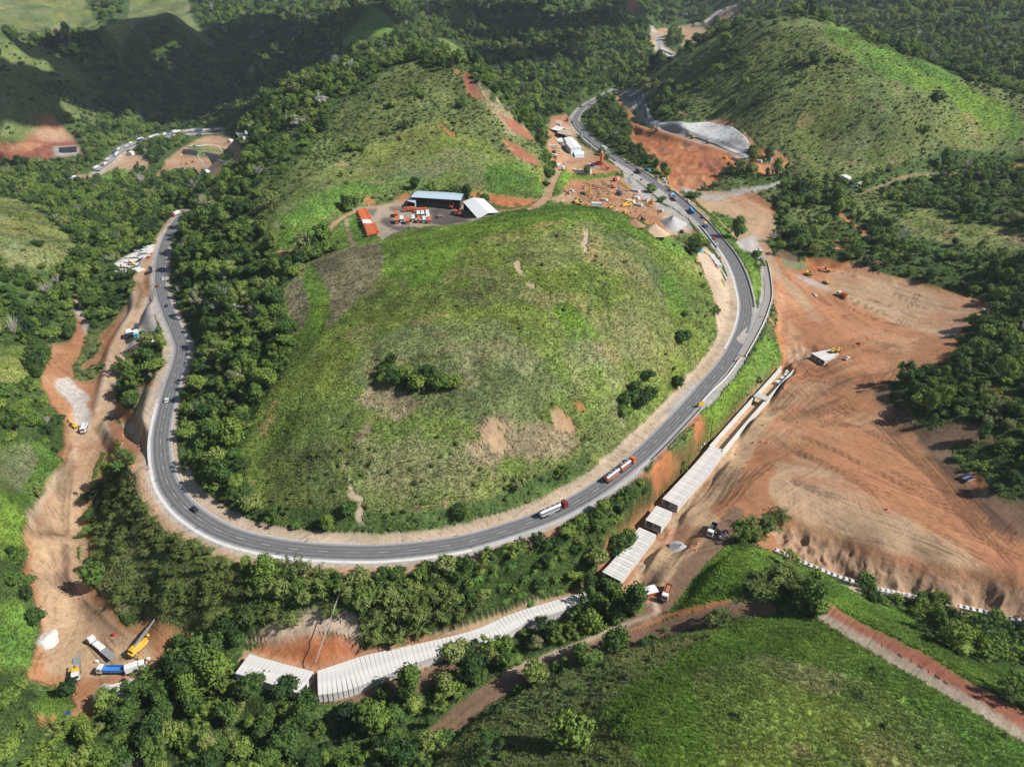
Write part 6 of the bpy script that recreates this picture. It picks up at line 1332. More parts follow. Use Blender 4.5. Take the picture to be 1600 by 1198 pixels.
def excavator(col, arm=1.0):
    r = empty('excavator')
    for s in (-1, 1): b = MB(); b.box((0, s * 1.15, .45), (4.2, .6, .9), bev=.2); b.build('track', M['dark'], r)
    b = MB(); b.box((-.5, 0, 1.6), (3.6, 2.6, 1.2), bev=.12); b.box((-1.9, 0, 1.9), (1.0, 2.5, 1.1), bev=.1); b.build('body', col, r)
    c = MB(); c.box((.7, .75, 2.3), (1.6, 1.0, 1.6), bev=.1); c.build('cabin', M['glass'], r)
    a = MB(); a.bar((1.0, -.2, 1.8), (3.6 * arm, -.2, 4.4), .45, .6); a.bar((3.6 * arm, -.2, 4.4), (6.2 * arm, -.2, 1.8), .4, .5); am = a.build('boom', col, r)
    k = MB(); k.prism([(6.0 * arm, 1.9), (6.6 * arm, 1.5), (6.2 * arm, .5), (5.3 * arm, .5), (5.4 * arm, 1.2)], -.75, .35); k.build('bucket', M['dark'], am); return r
def crane(col, boom=14, tilt=.35, cabm=None, truck=True):
    r = empty('mobile_crane'); b = MB(); b.box((0, 0, 1.25), (10, 2.6, .9), bev=.1); b.box((4.6, .4, 2.0), (1.8, 1.5, 1.4), bev=.12); b.build('carrier', col, r)
    for sx in (-3.4, 3.0):
        for s in (-1, 1): q = MB(); q.bar((sx, s * 1.2, 1.0), (sx, s * 3.2, .9), .3); q.bar((sx, s * 3.2, 1.0), (sx, s * 3.2, .1), .25); q.box((sx, s * 3.2, .12), (.7, .7, .2)); q.build('outrigger', M['yellow'], r)
    t = MB(); t.box((-1.6, 0, 2.5), (4.2, 2.4, 1.5), bev=.15); t.box((-3.6, 0, 2.4), (1.2, 2.6, 1.3), bev=.1); tw = t.build('turret', col, r)
    bm_ = MB(); L = boom; c_, s_ = math.cos(tilt), math.sin(tilt); bm_.bar((-2, 0, 3.2), (-2 + L * .6 * c_, 0, 3.2 + L * .6 * s_), .75, .8); bm_.bar((-2 + L * .55 * c_, 0, 3.2 + L * .55 * s_), (-2 + L * c_, 0, 3.2 + L * s_), .5, .55); bo = bm_.build('boom', M['grey'] if cabm is None else cabm, r)
    h = MB(); h.bar((-2 + L * c_, 0, 3.2 + L * s_), (-2 + L * c_, 0, 1.6 + L * s_), .12); h.box((-2 + L * c_, 0, 1.4 + L * s_), (.4, .3, .5)); h.build('hook', M['dark'], bo); wheels(r, (-4, -2.6, 2.4, 3.8), 1.3, .6, .4); return r
def roller(col, drum=True):
    r = empty('road_roller'); b = MB(); b.box((-.8, 0, 1.3), (2.8, 1.7, 1.0), bev=.1); b.bar((.4, 0, 1.0), (2.2, 0, 1.0), 1.2, .3); b.build('body', col, r); c = MB(); c.box((.1, 0, 2.6), (1.5, 1.5, .12)); [c.bar((.1 + sx * .65, sy * .65, 1.7), (.1 + sx * .65, sy * .65, 2.6), .08) for sx in (-1, 1) for sy in (-1, 1)]; c.build('canopy', col, r)
    d = MB(); d.cyl((2.1, -1.05, .75), (2.1, 1.05, .75), .75, seg=16); d.build('drum', M['mud'], r); wheels(r, (-1.5,), 1.1, .75, .5); return r
def grader(col):
    r = empty('motor_grader'); b = MB(); b.box((-2.6, 0, 1.5), (3.2, 1.8, 1.2), bev=.1); b.bar((-1, 0, 1.7), (4, 0, 1.2), .4, .4); b.build('body', col, r); c = MB(); c.box((-.4, 0, 2.5), (1.4, 1.6, 1.8), bev=.08); c.build('cabin', M['glass'], r); q = MB(); q.bar((.9, -1.7, .5), (1.7, 1.7, .5), .12, .6); q.build('blade', M['mud'], r); wheels(r, (-3.6, -2.1, 3.8), 1.2, .65, .4); return r
def ex(o, label, cat, group=None): return tag(o, label, cat, group)
A = lambda o, u, v, tu, tv, label, cat, group=None, dz=.16: tag(put(o, u, v, tu, tv, dz), label, cat, group)
# on the highway, south curve
A(tanker(M['orange'], M['steel'], M['orange'], 2), 967, 739, 1003, 712, 'orange cab hauling two polished steel tanks round the curve', 'tanker truck')
A(tanker(M['dred'], M['steel'], M['lgrey'], 1), 862, 801, 896, 786, 'red cab hauling one long silver tank, behind the orange rig', 'tanker truck')
A(car(M['black']), 305, 798, 313, 805, 'black car alone on the western part of the curve', 'car'); A(car(M['white']), 261, 627, 264, 615, 'white car southbound on the western bend', 'car')
A(car(M['white'], 'van'), 255, 437, 255, 445, 'white van near the stored concrete slabs', 'van'); A(car(M['red']), 246, 448, 247, 440, 'dark red car on the northern end of the western bend', 'car'); A(car(M['dark']), 261, 479, 259, 470, 'dark grey car behind the dark red one', 'car')
# north-east branch
A(car(M['red']), 1116, 374, 1123, 384, 'red car by the white line across the road', 'car'); A(boxtruck(M['blue'], M['yellow'], 5.5, 2.4), 1102, 355, 1105, 361, 'yellow topped truck with blue cab between red and black cars', 'truck')
A(car(M['black']), 1097, 341, 1090, 334, 'black car between the blue bus and the yellow topped truck', 'car'); A(bus(M['blue'], M['sky']), 1080, 332, 1087, 341, 'blue coach following the white tanker', 'bus')
A(tanker(M['white'], M['white'], M['lgrey'], 1), 1053, 312, 1041, 300, 'white cab pulling a long white tank', 'tanker truck'); A(car(M['black']), 1014, 290, 1008, 285, 'black car above the white tanker', 'car'); A(car(M['white']), 1003, 281, 997, 276, 'white car with grey windows in front of the black one', 'car')
A(boxtruck(M['dark'], M['dark'], 7), 997, 270.5, 988, 265, 'dark covered truck climbing past the crane yard', 'truck'); A(car(M['white'], 'van'), 989, 274, 981, 269, 'white van side by side with the dark covered truck', 'van')
A(boxtruck(M['dred'], M['white'], 11), 943, 234, 934, 229, 'long white trailer with maroon cab behind the red silo', 'truck'); A(boxtruck(M['white'], M['dark'], 5), 908, 215, 912, 219, 'small white truck with dark body near the barrier', 'truck')
A(car(M['dred']), 895, 192, 894, 197, 'dark red car at the top bend', 'car'); A(car(M['dark']), 911, 178, 905, 183, 'grey car beyond the top bend', 'car'); A(car(M['white']), 927, 158, 920, 163, 'white car at the far end of the visible highway', 'car')
A(excavator(M['red'], .7), 908, 168, 900, 164, 'red machine parked above the bend by the works fence', 'excavator'); A(boxtruck(M['red'], M['dred'], 4), 886, 190, 889, 196, 'small red truck parked at the works entrance', 'truck')
# junction
o = MB(); o.box((0, 0, 1.3), (5, 2.4, 2.5), bev=.1); q = o.build('site_cabin', M['sky']); put(q, 1051, 306, 1059, 312, .1); tag(q, 'bright blue container beside the highway junction', 'container')
A(excavator(M['yellow'], .8), 1048, 299, 1040, 295, 'yellow excavator behind the bright blue container', 'excavator'); A(car(M['white'], 'pickup_truck', True), 1075, 315, 1080, 318, 'white pickup on the junction shoulder', 'pickup')
A(boxtruck(M['white'], M['lgrey'], 4), 1187, 396, 1190, 402, 'white light truck waiting at the head of the service road', 'truck')
# platform
A(dump(M['white'], M['orange']), 1315, 464, 1306, 460, 'white cab dump truck with bright orange bed on the platform', 'dump truck'); A(car(M['white'], 'pickup_truck', True), 1272, 462, 1277, 465, 'white pickup beside the rubble strip', 'pickup')
A(roller(M['yellow']), 1291, 443, 1284, 438, 'yellow roller above the orange bed dump truck', 'roller'); A(grader(M['yellow']), 1288, 424, 1276, 422, 'yellow grader working on the far platform edge', 'grader'); A(excavator(M['yellow'], .5), 1263, 430, 1268, 432, 'small yellow machine by the green pond', 'excavator')
A(car(M['white'], 'pickup_truck', True), 1323, 561, 1330, 557, 'white pickup parked below the triple cell culvert', 'pickup'); A(roller(M['yellow']), 1301, 551, 1306, 549, 'yellow compactor on the triple cell culvert, nearer the opening', 'roller', None, .4); A(roller(M['yellow']), 1309, 550, 1314, 548, 'yellow compactor on the triple cell culvert, nearer the pickup', 'roller', None, .4)
ob_ = A(roller(M['orange']), 1343, 537, 1349, 534, 'small orange machine beside the line of drums', 'roller'); ob_.scale = (.6, .6, .6); A(dump(M['white'], M['dark']), 1112, 832, 1107, 842, 'white cab dump truck with dark bed under the bamboo', 'dump truck')
A(dump(M['white'], M['orange'], M['clay']), 1041, 930, 1036, 944, 'dump truck loaded with earth coming down the dirt road', 'dump truck'); A(car(M['lgrey'], 'pickup_truck', True), 1128, 838, 1124, 845, 'grey pickup in the shade behind the dark bed dump truck', 'pickup')
def shelter(u, v, tu, tv, wm, rm, label, w=4, l=5, h=2.6):
    r = empty('site_shelter'); b = MB(); [b.bar((sx * (l / 2 - .2), sy * (w / 2 - .2), 0), (sx * (l / 2 - .2), sy * (w / 2 - .2), h), .14) for sx in (-1, 1) for sy in (-1, 1)]; b.box((0, 0, h * .4), (l - .8, w - .8, h * .8)); b.build('frame', wm, r); q = MB(); q.box((0, 0, h + .08), (l, w, .16)); q.build('roof', rm, r); A(r, u, v, tu, tv, label, 'shelter', None, 0); return r
shelter(1016, 928, 1024, 926, M['orange'], M['roofw'], 'little white roofed orange hut beside the loaded dump truck'); shelter(247, 538, 253, 538, M['lgrey'], M['roofw'], 'small white roofed hut by the western bend', 3.5, 6)
shelter(209, 522, 214, 521, M['dark'], M['roofw'], 'white roofed open workshop in the western excavation', 6, 8, 3); shelter(1113, 822, 1119, 824, M['dark'], M['grey'], 'low grey hut in the shade') if False else None
A(boxtruck(M['sky'], M['white'], 4.5), 214, 526, 214, 532, 'white truck with light blue cab under the open workshop', 'truck'); A(car(M['white'], 'pickup_truck', True), 197, 526, 197, 521, 'white pickup left of the open workshop', 'pickup'); A(boxtruck(M['dark'], M['dark'], 4), 215, 515, 216, 510, 'dark truck behind the open workshop', 'truck')
A(dump(M['dark'], M['dark'], None, 4), 236, 425, 236, 419, 'dark dump truck on the verge by the western bend', 'dump truck'); A(boxtruck(M['red'], M['white'], 8), 275, 337, 269, 340, 'white bodied truck with red cab at the top of the western road', 'truck')
A(car(M['red']), 232, 403, 236, 400, 'red car parked by the stored slabs', 'car'); A(excavator(M['yellow'], .6), 208, 415, 203, 415, 'yellow loader among the stored slabs', 'loader'); A(car(M['white']), 224, 404, 227, 402, 'white car parked by the stored slabs', 'car')
A(dump(M['white'], M['white']), 133, 672, 130, 680, 'white truck on the stone bed of the river excavation', 'dump truck', None, .3); A(excavator(M['yellow'], 1.0), 117, 668, 105, 662, 'yellow excavator digging beside the white truck', 'excavator')
A(flatbed(M['white'], 12.5, M['white']), 160, 1016, 138, 998, 'white cab low loader standing diagonally on the dirt', 'flatbed truck')
tr = flatbed(M['white'], 8); A(tr, 121, 1048, 121, 1064, 'white cab lorry with yellow loader crane', 'lorry'); b = MB(); b.box((2.1, 0, 2.4), (1.6, 2.4, 2.0), bev=.1); b.bar((2.0, -.8, 3.4), (-.6, -.8, 3.6), .4); b.bar((2.2, .8, 3.4), (.2, .9, 3.3), .4); b.build('loader_crane', M['yellow'], tr)
A(crane(M['yellow'], 13, .35), 221, 1012, 240, 995, 'yellow mobile crane with boom over the channel head', 'mobile crane')
tr = dump(M['white'], M['blue'], None, 8.5); A(tr, 178, 1050, 158, 1050, 'lorry with long blue body and white cab beside the huge trees', 'lorry'); A(boxtruck(M['white'], M['white'], 4.5), 214, 1047, 228, 1042, 'white lorry half under the huge trees', 'lorry')
A(car(M['dblue'], 'tractor'), 107, 1121, 108, 1128, 'small blue tractor at the southern ramp', 'tractor')
q = MB(); q.box((0, 0, .35), (13, 2.8, .5)); o = q.build('concrete_slab', M['conc']); A(o, 186, 1073, 200, 1069, 'long pale slab lying by the rubble heap', 'slab', None, .3)
for k, (u, v) in enumerate([(152, 1034), (178, 992), (205, 1025), (232, 1030)]): q = MB(); q.box((0, 0, .5), (1.2, 1.0, 1.0), bev=.1); o = q.build('supply_box', [M['white'], M['red'], M['yellow'], M['white']][k]); A(o, u, v, u + 3, v, ['white box lying between low loader and blue lorry', 'red box on the rocks above the crane', 'yellow outrigger pad left of the crane', 'white box by the crane'][k], 'box', None, 0)
# solar trailer, green tank, portable bits on the platform edge
r = empty('solar_trailer'); b = MB()
for k in range(3):
    for j in range(2): b.box((-1.6 + 1.6 * k, -1 + 2 * j, 1.6 + .35 * j), (1.5, 1.85, .06))
b.build('solar_panel', M['solar'], r); q = MB(); q.box((0, 0, .8), (4.4, 3.2, .3)); [q.bar((sx * 2, sy * 1.4, 0), (sx * 2, sy * 1.4, 1.6), .12) for sx in (-1, 1) for sy in (-1, 1)]; q.build('frame', M['lgrey'], r); A(r, 1511, 749, 1518, 746, 'dark solar panels on a frame above the platform edge', 'solar panel', None, 0)
q = MB(); q.cyl((-2, 0, 1), (2, 0, 1), 1, seg=14); o = q.build('water_tank', M['green']); A(o, 1443, 579, 1450, 576, 'green tank at the platform edge under the mound', 'tank', None, 0); q = MB(); q.cyl((-3, 0, .4), (3, 0, .4), .3); o = q.build('plastic_pipe', M['white']); A(o, 1453, 578, 1460, 574, 'white pipe next to the green tank', 'pipe', None, .1)
q = MB(); q.box((0, 0, .8), (5, 2.2, 1.6), bev=.1); o = q.build('steel_skip', M['grey']); A(o, 1482, 527, 1490, 524, 'grey steel skip in the shade at the platform corner', 'skip', None, 0)
q = MB(); [q.box((rr.uniform(-4, 4), rr.uniform(-3, 3), .2), (2.5, 1.2, .3), rz=rr.uniform(0, 3)) for _ in range(9)]; o = q.build('slab_pile', M['conc']); A(o, 1537, 482, 1545, 484, 'scattered pale slabs at the far platform corner', 'slab pile', None, 0)
# precast parts on the sand strip
r = MB()
for k in range(7): r.box((-9 + 3 * k, rr.uniform(-.4, .4), 1.4), (2.7, 3.6, 2.8), bev=.05)
o = r.build('precast_row', M['conc']); A(o, 1117, 411, 1125, 422, 'joined row of white precast boxes on the sand strip', 'precast row', None, 0)
for k in range(6):
    q = MB(); q.box((0, 0, .5), (7, .25, 1.0)); q.box((0, 0, 1.02), (7, .7, .15)); q.box((0, 0, .08), (7, .6, .15)); o = q.build('concrete_beam', M['conc']); A(o, 1131 + k * 1.0 - 3, 430 + k * 1.8 - 4, 1134 + k * 1.0, 434 + k * 1.8, 'pale beam stacked beyond the precast boxes on the sand strip', 'beam', 'beams on the sand strip', 0)
q = MB(); q.box((0, 0, .9), (6, 3.5, 1.5), bev=.5); o = q.build('tarpaulin_cover', M['tarp']); A(o, 1092, 393, 1099, 393, 'blue tarpaulin cover at the head of the sand strip', 'tarpaulin', None, 0); heap(1101, 396, 6, 5, 1.6, M['clay'], 'brown spoil heap beside the blue tarpaulin')
q = MB(); q.box((0, 0, .7), (1.6, 1.2, 1.3), bev=.1); o = q.build('orange_bin', M['orange']); A(o, 1125, 404, 1130, 406, 'orange bin by the road near the precast boxes', 'bin', None, 0)
A(roller(M['yellow']), 1089, 411, 1088, 405, 'little yellow roller at the hill foot on the sand strip', 'roller')
# signs, cones
def board(u, v, col, label, w=3.2, h=1.6, name='road_sign', rz=0):
    r = empty(name); b = MB(); b.box((0, 0, 2.2), (w, .08, h)); b.build('board', col, r); [MB().cyl((s * w * .35, .08, 0), (s * w * .35, .08, 2.6), .06, seg=6).build('post', M['dark'], r) for s in (-1, 1)]; A(r, u, v, None, None, label, 'sign', None, 0); r.rotation_euler = (0, 0, rz); return r
board(1095, 636, M['yellow'], 'yellow warning board at the outer verge of the curve', 3.4, 2.6, rz=.5); board(1154, 565, M['red'], 'red warning board on the white barrier', 2.2, 1.2, rz=.8); board(1193, 496, M['yellow'], 'small yellow board outside the service road', 1.6, 1.2, rz=.8)
r = empty('overhead_camera'); b = MB(); b.cyl((0, 0, 0), (0, 0, 5), .12); b.build('post', M['lgrey'], r); q = MB(); q.box((0, 0, 5), (1.2, 1.6, 1.2), bev=.1); q.build('cabinet', M['white'], r); A(r, 1119, 391, 1125, 391, 'white cabinet on a pole at the end of the tall retaining wall', 'cabinet', None, 0)
src = None
CONES = [(1170,661),(1193,664),(1178,692),(1199,692),(1169,722),(1164,731),(1141,680),(1225,607),(1238,593),(1263,581),(1285,572),(1293,569),(1306,557),(1320,548),(1336,541),(1345,536),(1356,529),(1364,523),(1377,520),(1385,517),(1292,598),(1226,605),(1298,493),(1322,493),(1336,483),(1362,495),(1308,471),(1236,438),(1219,466),(1221,455),(1190,690),(1090,849),(1087,860),(1080,855),(1384,796),(1386,797),(1268,585),(1241,640),(1150,710),(1215,655),(1119,471),(1112,488),(1143,473),(1137,473),(1120,509),(1247,660),
         (218,702),(217,698),(233,733),(208,729),(192,681),(191,694),(243,797),(1118,475),(1145,476)]
for k, (u, v) in enumerate(CONES):
    if src is None: b = MB(); b.cyl((0, 0, 0), (0, 0, 1.1), .42, .22, 0, 10); b.cyl((0, 0, .45), (0, 0, .7), .36, .31, 1, 10); b.box((0, 0, .04), (.95, .95, .08)); src = b.build('traffic_drum', [M['cone'], M['white']]); o = src
    else: o = src.copy(); sc.collection.objects.link(o)
    put(o, u, v); w = 'on the earth platform and its haul roads' if u > 1150 else ('on the sand strip inside the curve' if u > 1000 else 'beside the western haul road'); tag(o, 'orange traffic drum with white band ' + w, 'traffic drum', 'traffic drums ' + w)
# poles on the eastern hill
def utility_pole(u, v, h, label, group=None, wood=False):
    r = empty('utility_pole'); b = MB(); b.cyl((0, 0, -1), (0, 0, h), .28, .16, seg=8); b.build('post', M['lgrey'], r); q = MB(); q.box((0, 0, h - .8), (2.4, .16, .16)); q.build('crossarm', M['lgrey'], r); put(r, u, v, rz=.4); tag(r, label, 'utility pole', group); return r
for u, v, l in [(1260,28,'pale pole on the summit ridge of the big eastern hill'),(1313,54,'pale pole on the ridge just below the summit'),(1347,98,'pale pole upper middle of the eastern hillside'),(1385,189,'pale pole in the centre of the eastern hillside'),(1455,248,'pale pole among trees near the foot of the eastern hill'),(1558,223,'pale pole at the far right of the eastern hillside')]: utility_pole(u, v, 15, l)
for u, v, l in [(191,228,'pole beside the far western road at its bend'),(216,220,'pole beside the far western road past the bend'),(78,174,'pole above the far red cutting')]: utility_pole(u, v, 14, l)
utility_pole(924, 238 - 3, 12, 'pole beside the white workshop sheds'); utility_pole(1024, 262, 10, 'pole by the wooded bank')
# long slim mast lying over the bank
p0 = hit(496, 1048); p1 = np.array(hit(535, 948)); b = MB(); d = Vector((p1[0] - p0[0], p1[1] - p0[1], p1[2] + 4 - p0[2])); b.bar((0, 0, 1), tuple(d), .22); o = b.build('slim_mast', M['conc2']); o.location = (p0[0], p0[1], -22); tag(o, 'long thin pale mast leaning from the channel joint up the bank', 'mast')
# stored slabs by the western road
k = 0
for row, (a, b_) in enumerate([((175,420),(222,424)),((180,413),(218,410)),((190,408),(232,402)),((200,402),(236,395)),((208,397),(238,391)),((214,392),(238,386))]):
    A_, B_ = hit(*a), hit(*b_); L = math.hypot(B_[0] - A_[0], B_[1] - A_[1]); m = max(2, int(L / 4.4))
    for q in range(m):
        if rr.rand() < .14: continue
        t = (q + .5) / m; x, y = A_[0] + (B_[0] - A_[0]) * t, A_[1] + (B_[1] - A_[1]) * t
        h_ = rr.uniform(.4, 1.1); o = MB().box((0, 0, h_ / 2), (3.9, 6.5, h_), bev=.04).build('stored_slab', M['conc']); o.location = (x, y, height(x, y)); o.rotation_euler = (0, 0, math.atan2(B_[1] - A_[1], B_[0] - A_[0]) + rr.uniform(-.1, .1)); tag(o, 'stack of white precast slabs in the western storage field', 'slab stack', 'slab stacks in the western storage field')

# ================================================================ BUILDINGS
def shed(name, corners, z, h, rise, roofm, wallm, label, cat='shed', open_sides=(), ridge='ab', posts=0, thick=.15):
    """corners: four photo pixels of the eaves (a b c d in order), z = eaves height; gable ridge between the middles of ab and cd"""
    P = [Vector(at_z(u, v, z)) for u, v in corners]; c = sum(P, Vector()) / 4; r = empty(name, (c.x, c.y, z - h)); L = [p - Vector((c.x, c.y, z - h)) for p in P]
    e1 = (L[0] + L[1]) / 2 + Vector((0, 0, rise)); e2 = (L[2] + L[3]) / 2 + Vector((0, 0, rise)); up = Vector((0, 0, thick))
    b = MB(); V = [L[0], L[1], L[2], L[3], e1, e2]; V = V + [v - up for v in V]
    F = [(0, 4, 5, 3), (4, 1, 2, 5), (6, 9, 11, 10), (10, 11, 8, 7), (0, 3, 9, 6), (1, 7, 8, 2), (0, 6, 10, 4), (4, 10, 7, 1), (3, 5, 11, 9), (5, 2, 8, 11)]; b.add(V, F); b.build('roof', roofm, r)
    ctr = sum(L, Vector()) / 4
    for k in range(4):
        a_, d_ = L[k].lerp(ctr, .04), L[(k + 1) % 4].lerp(ctr, .04); a_.z = d_.z = h - thick
        if k in open_sides:
            n_ = max(2, posts)
            for q in range(n_ + 1): pt = a_.lerp(d_, q / n_); MB().bar((pt.x, pt.y, -.5), (pt.x, pt.y, h - thick), .3).build('post', M['dark'], r)
        else:
            ctr_ = (a_ + d_) / 2; MB().bar((a_.x, a_.y, h / 2 - .4), (d_.x, d_.y, h / 2 - .4), .2, h + .2).build('wall', wallm, r)
    return tag(r, label, cat)
ZY = 37.0
shed('open_shed', [(642,308),(652.5,298),(726,302),(720,313)], ZY + 6, 6, 1.0, M['roofb'], M['dark'], 'long open machinery shed with bluish steel roof', 'shed', (3,), posts=6)
shed('open_shed', [(636,314),(641,308),(652,309),(648,317)], ZY + 3.5, 3.5, .2, M['roofb'], M['lgrey'], 'small lean-to at the left end of the long steel roofed shed', 'shed', (3,), posts=1)
shed('white_shed', [(723,315),(756,310.5),(779,332),(747,342)], ZY + 6.5, 6.5, 2.0, M['roofw'], M['dark'], 'open shed with a large clean white gabled roof', 'shed', (3,), posts=4)
ZP = 12.5
shed('workshop', [(884,223),(900,220),(909,231),(892,233)], ZP + 7, 7, .8, M['roofw'], M['wallb'], 'white roofed workshop with pale blue front wall', 'workshop')
shed('workshop', [(881,215.5),(893,214),(901,221),(886,223)], ZP + 6, 6, .5, M['roofw'], M['white'], 'low white roofed unit joined behind the blue fronted workshop', 'workshop')
shed('open_shed', [(870,208),(877,202),(892,206),(893,212.5)], ZP + 5, 5, .9, M['rooft'], M['dark'], 'brown roofed shed between the white roofs', 'shed', (3,), posts=4)
shed('white_shed', [(861,202),(871,197),(883,200),(874,205)], ZP + 5, 5, .8, M['roofw'], M['dark'], 'white curved roof at the upper end of the works row', 'shed')
shed('office_block', [(869,218.5),(876,215),(880,217),(874,224)], ZP + 3.5, 3.5, .2, M['roofw'], M['lgrey'], 'white container office left of the joined workshops', 'office')
shed('office_block', [(866,192),(870,187),(878,189),(876,195)], ZP + 4, 4, .5, M['rooft'], M['white'], 'small tan roofed hut at the top of the works', 'hut')
shed('office_block', [(897,238),(912,236),(913,241),(898,243)], ZP + 3, 3, .2, M['roofw'], M['wallb'], 'low white annex in front of the blue fronted workshop', 'annex')
for k, (u, v, tu, tv) in enumerate([(877,226,878,232),(881,231,884,234),(863,232,875,232),(867,247,872,248),(875,237,877,236),(866,240,867,243),(882,255,882,259),(886,233,889,236),(855,165+32,853,198)]):
    mk = [lambda: boxtruck(M['white'], M['white'], 6), lambda: boxtruck(M['white'], M['lgrey'], 4), lambda: boxtruck(M['white'], M['white'], 7), lambda: boxtruck(M['white'], M['white'], 6), lambda: car(M['white']), lambda: boxtruck(M['dark'], M['grey'], 4), lambda: car(M['white'], 'van'), lambda: boxtruck(M['dark'], M['white'], 4), lambda: car(M['white'])][k]()
    A(mk, u, v, tu, tv, ['white truck parked at the office container', 'grey bodied truck by the workshop wall', 'long white lorry on the left of the yard', 'white lorry by the pale washing slab', 'white car in the middle of the works yard', 'dark tractor truck near the long white lorry', 'white van by the aggregate wall', 'white truck nosed to the workshop', 'white car at the upper track'][k], 'truck' if k not in (4, 6, 8) else 'car')
q = MB(); q.box((0, 0, .2), (13, 10, .3)); o = q.build('washing_slab', M['conc']); A(o, 866, 257, 876, 257, 'pale square washing slab in the works yard', 'slab', None, 0)
A(boxtruck(M['dred'], M['lgrey'], 5), 860, 270, 864, 267, 'grey box truck with maroon cab on the track below the works', 'truck'); A(boxtruck(M['red'], M['white'], 5), 880, 266, 884, 262, 'red and white truck turning at the aggregate wall', 'truck')
r = empty('aggregate_bins'); MB().box((0, 0, 2.2), (23, .5, 4.4)).build('back_wall', M['conc'], r); [MB().box((-11.2 + 5.6 * k, 3.2, 2.2), (.5, 6.4, 4.4)).build('dividing_wall', M['conc'], r) for k in range(5)]; A(r, 905, 271.5, 925, 273, 'white walled aggregate bins above the grass bank', 'bins', None, -.5)
r = empty('batching_plant'); b = MB(); b.cyl((0, 0, 4), (0, 0, 15.5), 1.7, seg=18); b.cyl((0, 0, 4), (0, 0, 2.2), 1.7, .4, 0, 18); b.build('silo', M['orange'], r); q = MB(); [q.bar((sx * 1.4, sy * 1.4, 0), (sx * 1.4, sy * 1.4, 5), .3) for sx in (-1, 1) for sy in (-1, 1)]; q.build('silo_legs', M['red'], r)
q = MB(); q.cyl((0, 0, 15.5), (0, 0, 16.6), .9); q.build('filter_cap', M['white'], r); q = MB(); q.box((-5, .5, 3.4), (5, 3.4, 3), bev=.3); q.box((-3, -1, 5.6), (2.5, 2, 2)); q.build('mixer', M['red'], r); q = MB(); q.cyl((-8, -2.5, .3), (-8, -2.5, 4), 2.1, seg=16); q.build('water_tank', M['dblue'], r)
q = MB(); q.bar((1, -1, 6), (8, -5, 1), .8, .5); q.build('conveyor', M['dark'], r); q = MB(); q.prism([(7, 2.6), (11, 2.6), (10, .8), (8, .8)], -6.5, -3.5); q.build('hopper', M['red'], r); q = MB(); q.box((-13, 1, 1.3), (5, 2.6, 2.4), bev=.2); q.box((-6, -4, .6), (12, 2, .8)); q.build('control_room', M['white'], r); A(r, 939, 262, 948, 263, 'concrete batching plant with a tall orange silo', 'batching plant', None, 0)
# crane yard
def lattice(u, v, tu, tv, L, col, label):
    r = MB(); n = int(L / 2.2)
    for s in (-1, 1):
        for zz in (.2, 1.6): r.bar((-L / 2, s * .7, zz), (L / 2, s * .7, zz), .16)
    for k in range(n):
        x0, x1 = -L / 2 + k * L / n, -L / 2 + (k + 1) * L / n; z0, z1 = (.2, 1.6) if k % 2 else (1.6, .2)
        for s in (-1, 1): r.bar((x0, s * .7, z0), (x1, s * .7, z1), .11)
        r.bar((x0, -.7, 1.6), (x1, .7, 1.6), .11)
    o = r.build('lattice_boom', col); A(o, u, v, tu, tv, label, 'lattice boom', None, .2)
lattice(931, 293, 960, 300, 30, M['mud'], 'long rusty lattice boom on the left of the crane yard'); lattice(945, 288, 962, 302, 22, M['mud'], 'rusty lattice boom leaning towards the black machine'); lattice(975, 290, 992, 303, 26, M['yellow'], 'yellow lattice boom pointing at the highway'); lattice(985, 283, 993, 300, 22, M['lgrey'], 'pale lattice boom beside the highway verge'); lattice(935, 308, 965, 312, 26, M['yellow'], 'yellow lattice boom lying across the middle of the crane yard'); lattice(1015, 322, 1032, 330, 16, M['yellow'], 'short yellow boom beside the gravel heap')
A(excavator(M['yellow'], 1.), 899, 317, 908, 313, 'yellow excavator at the lower left of the crane yard', 'excavator'); A(excavator(M['yellow'], .9), 905, 321, 915, 322, 'second yellow excavator, touching the hill crest', 'excavator'); A(crane(M['yellow'], 12, .2, M['yellow']), 978, 323, 990, 321, 'yellow crane carrier in the lower crane yard', 'mobile crane'); A(crane(M['dblue'], 10, .6, M['dark']), 967, 304, 960, 296, 'dark blue crawler machine in the middle of the crane yard', 'crane')
A(excavator(M['orange'], .9), 958, 294, 950, 290, 'rust orange drill rig behind the dark blue crane', 'drill rig'); A(boxtruck(M['white'], M['red'], 5), 962, 283, 967, 281, 'white and red truck at the top of the crane yard', 'truck'); A(boxtruck(M['white'], M['white'], 5), 932, 325, 941, 325, 'white lorry by the hill crest', 'lorry'); A(excavator(M['yellow'], .8), 954, 326, 962, 324, 'yellow loader beside the white lorry', 'loader'); A(excavator(M['dark'], .9), 1004, 345, 996, 342, 'dark loader in front of the sand heap', 'loader'); A(crane(M['orange'], 9, .7, M['mud']), 1018, 318, 1022, 309, 'tall rusty frame machine near the highway', 'piling rig')
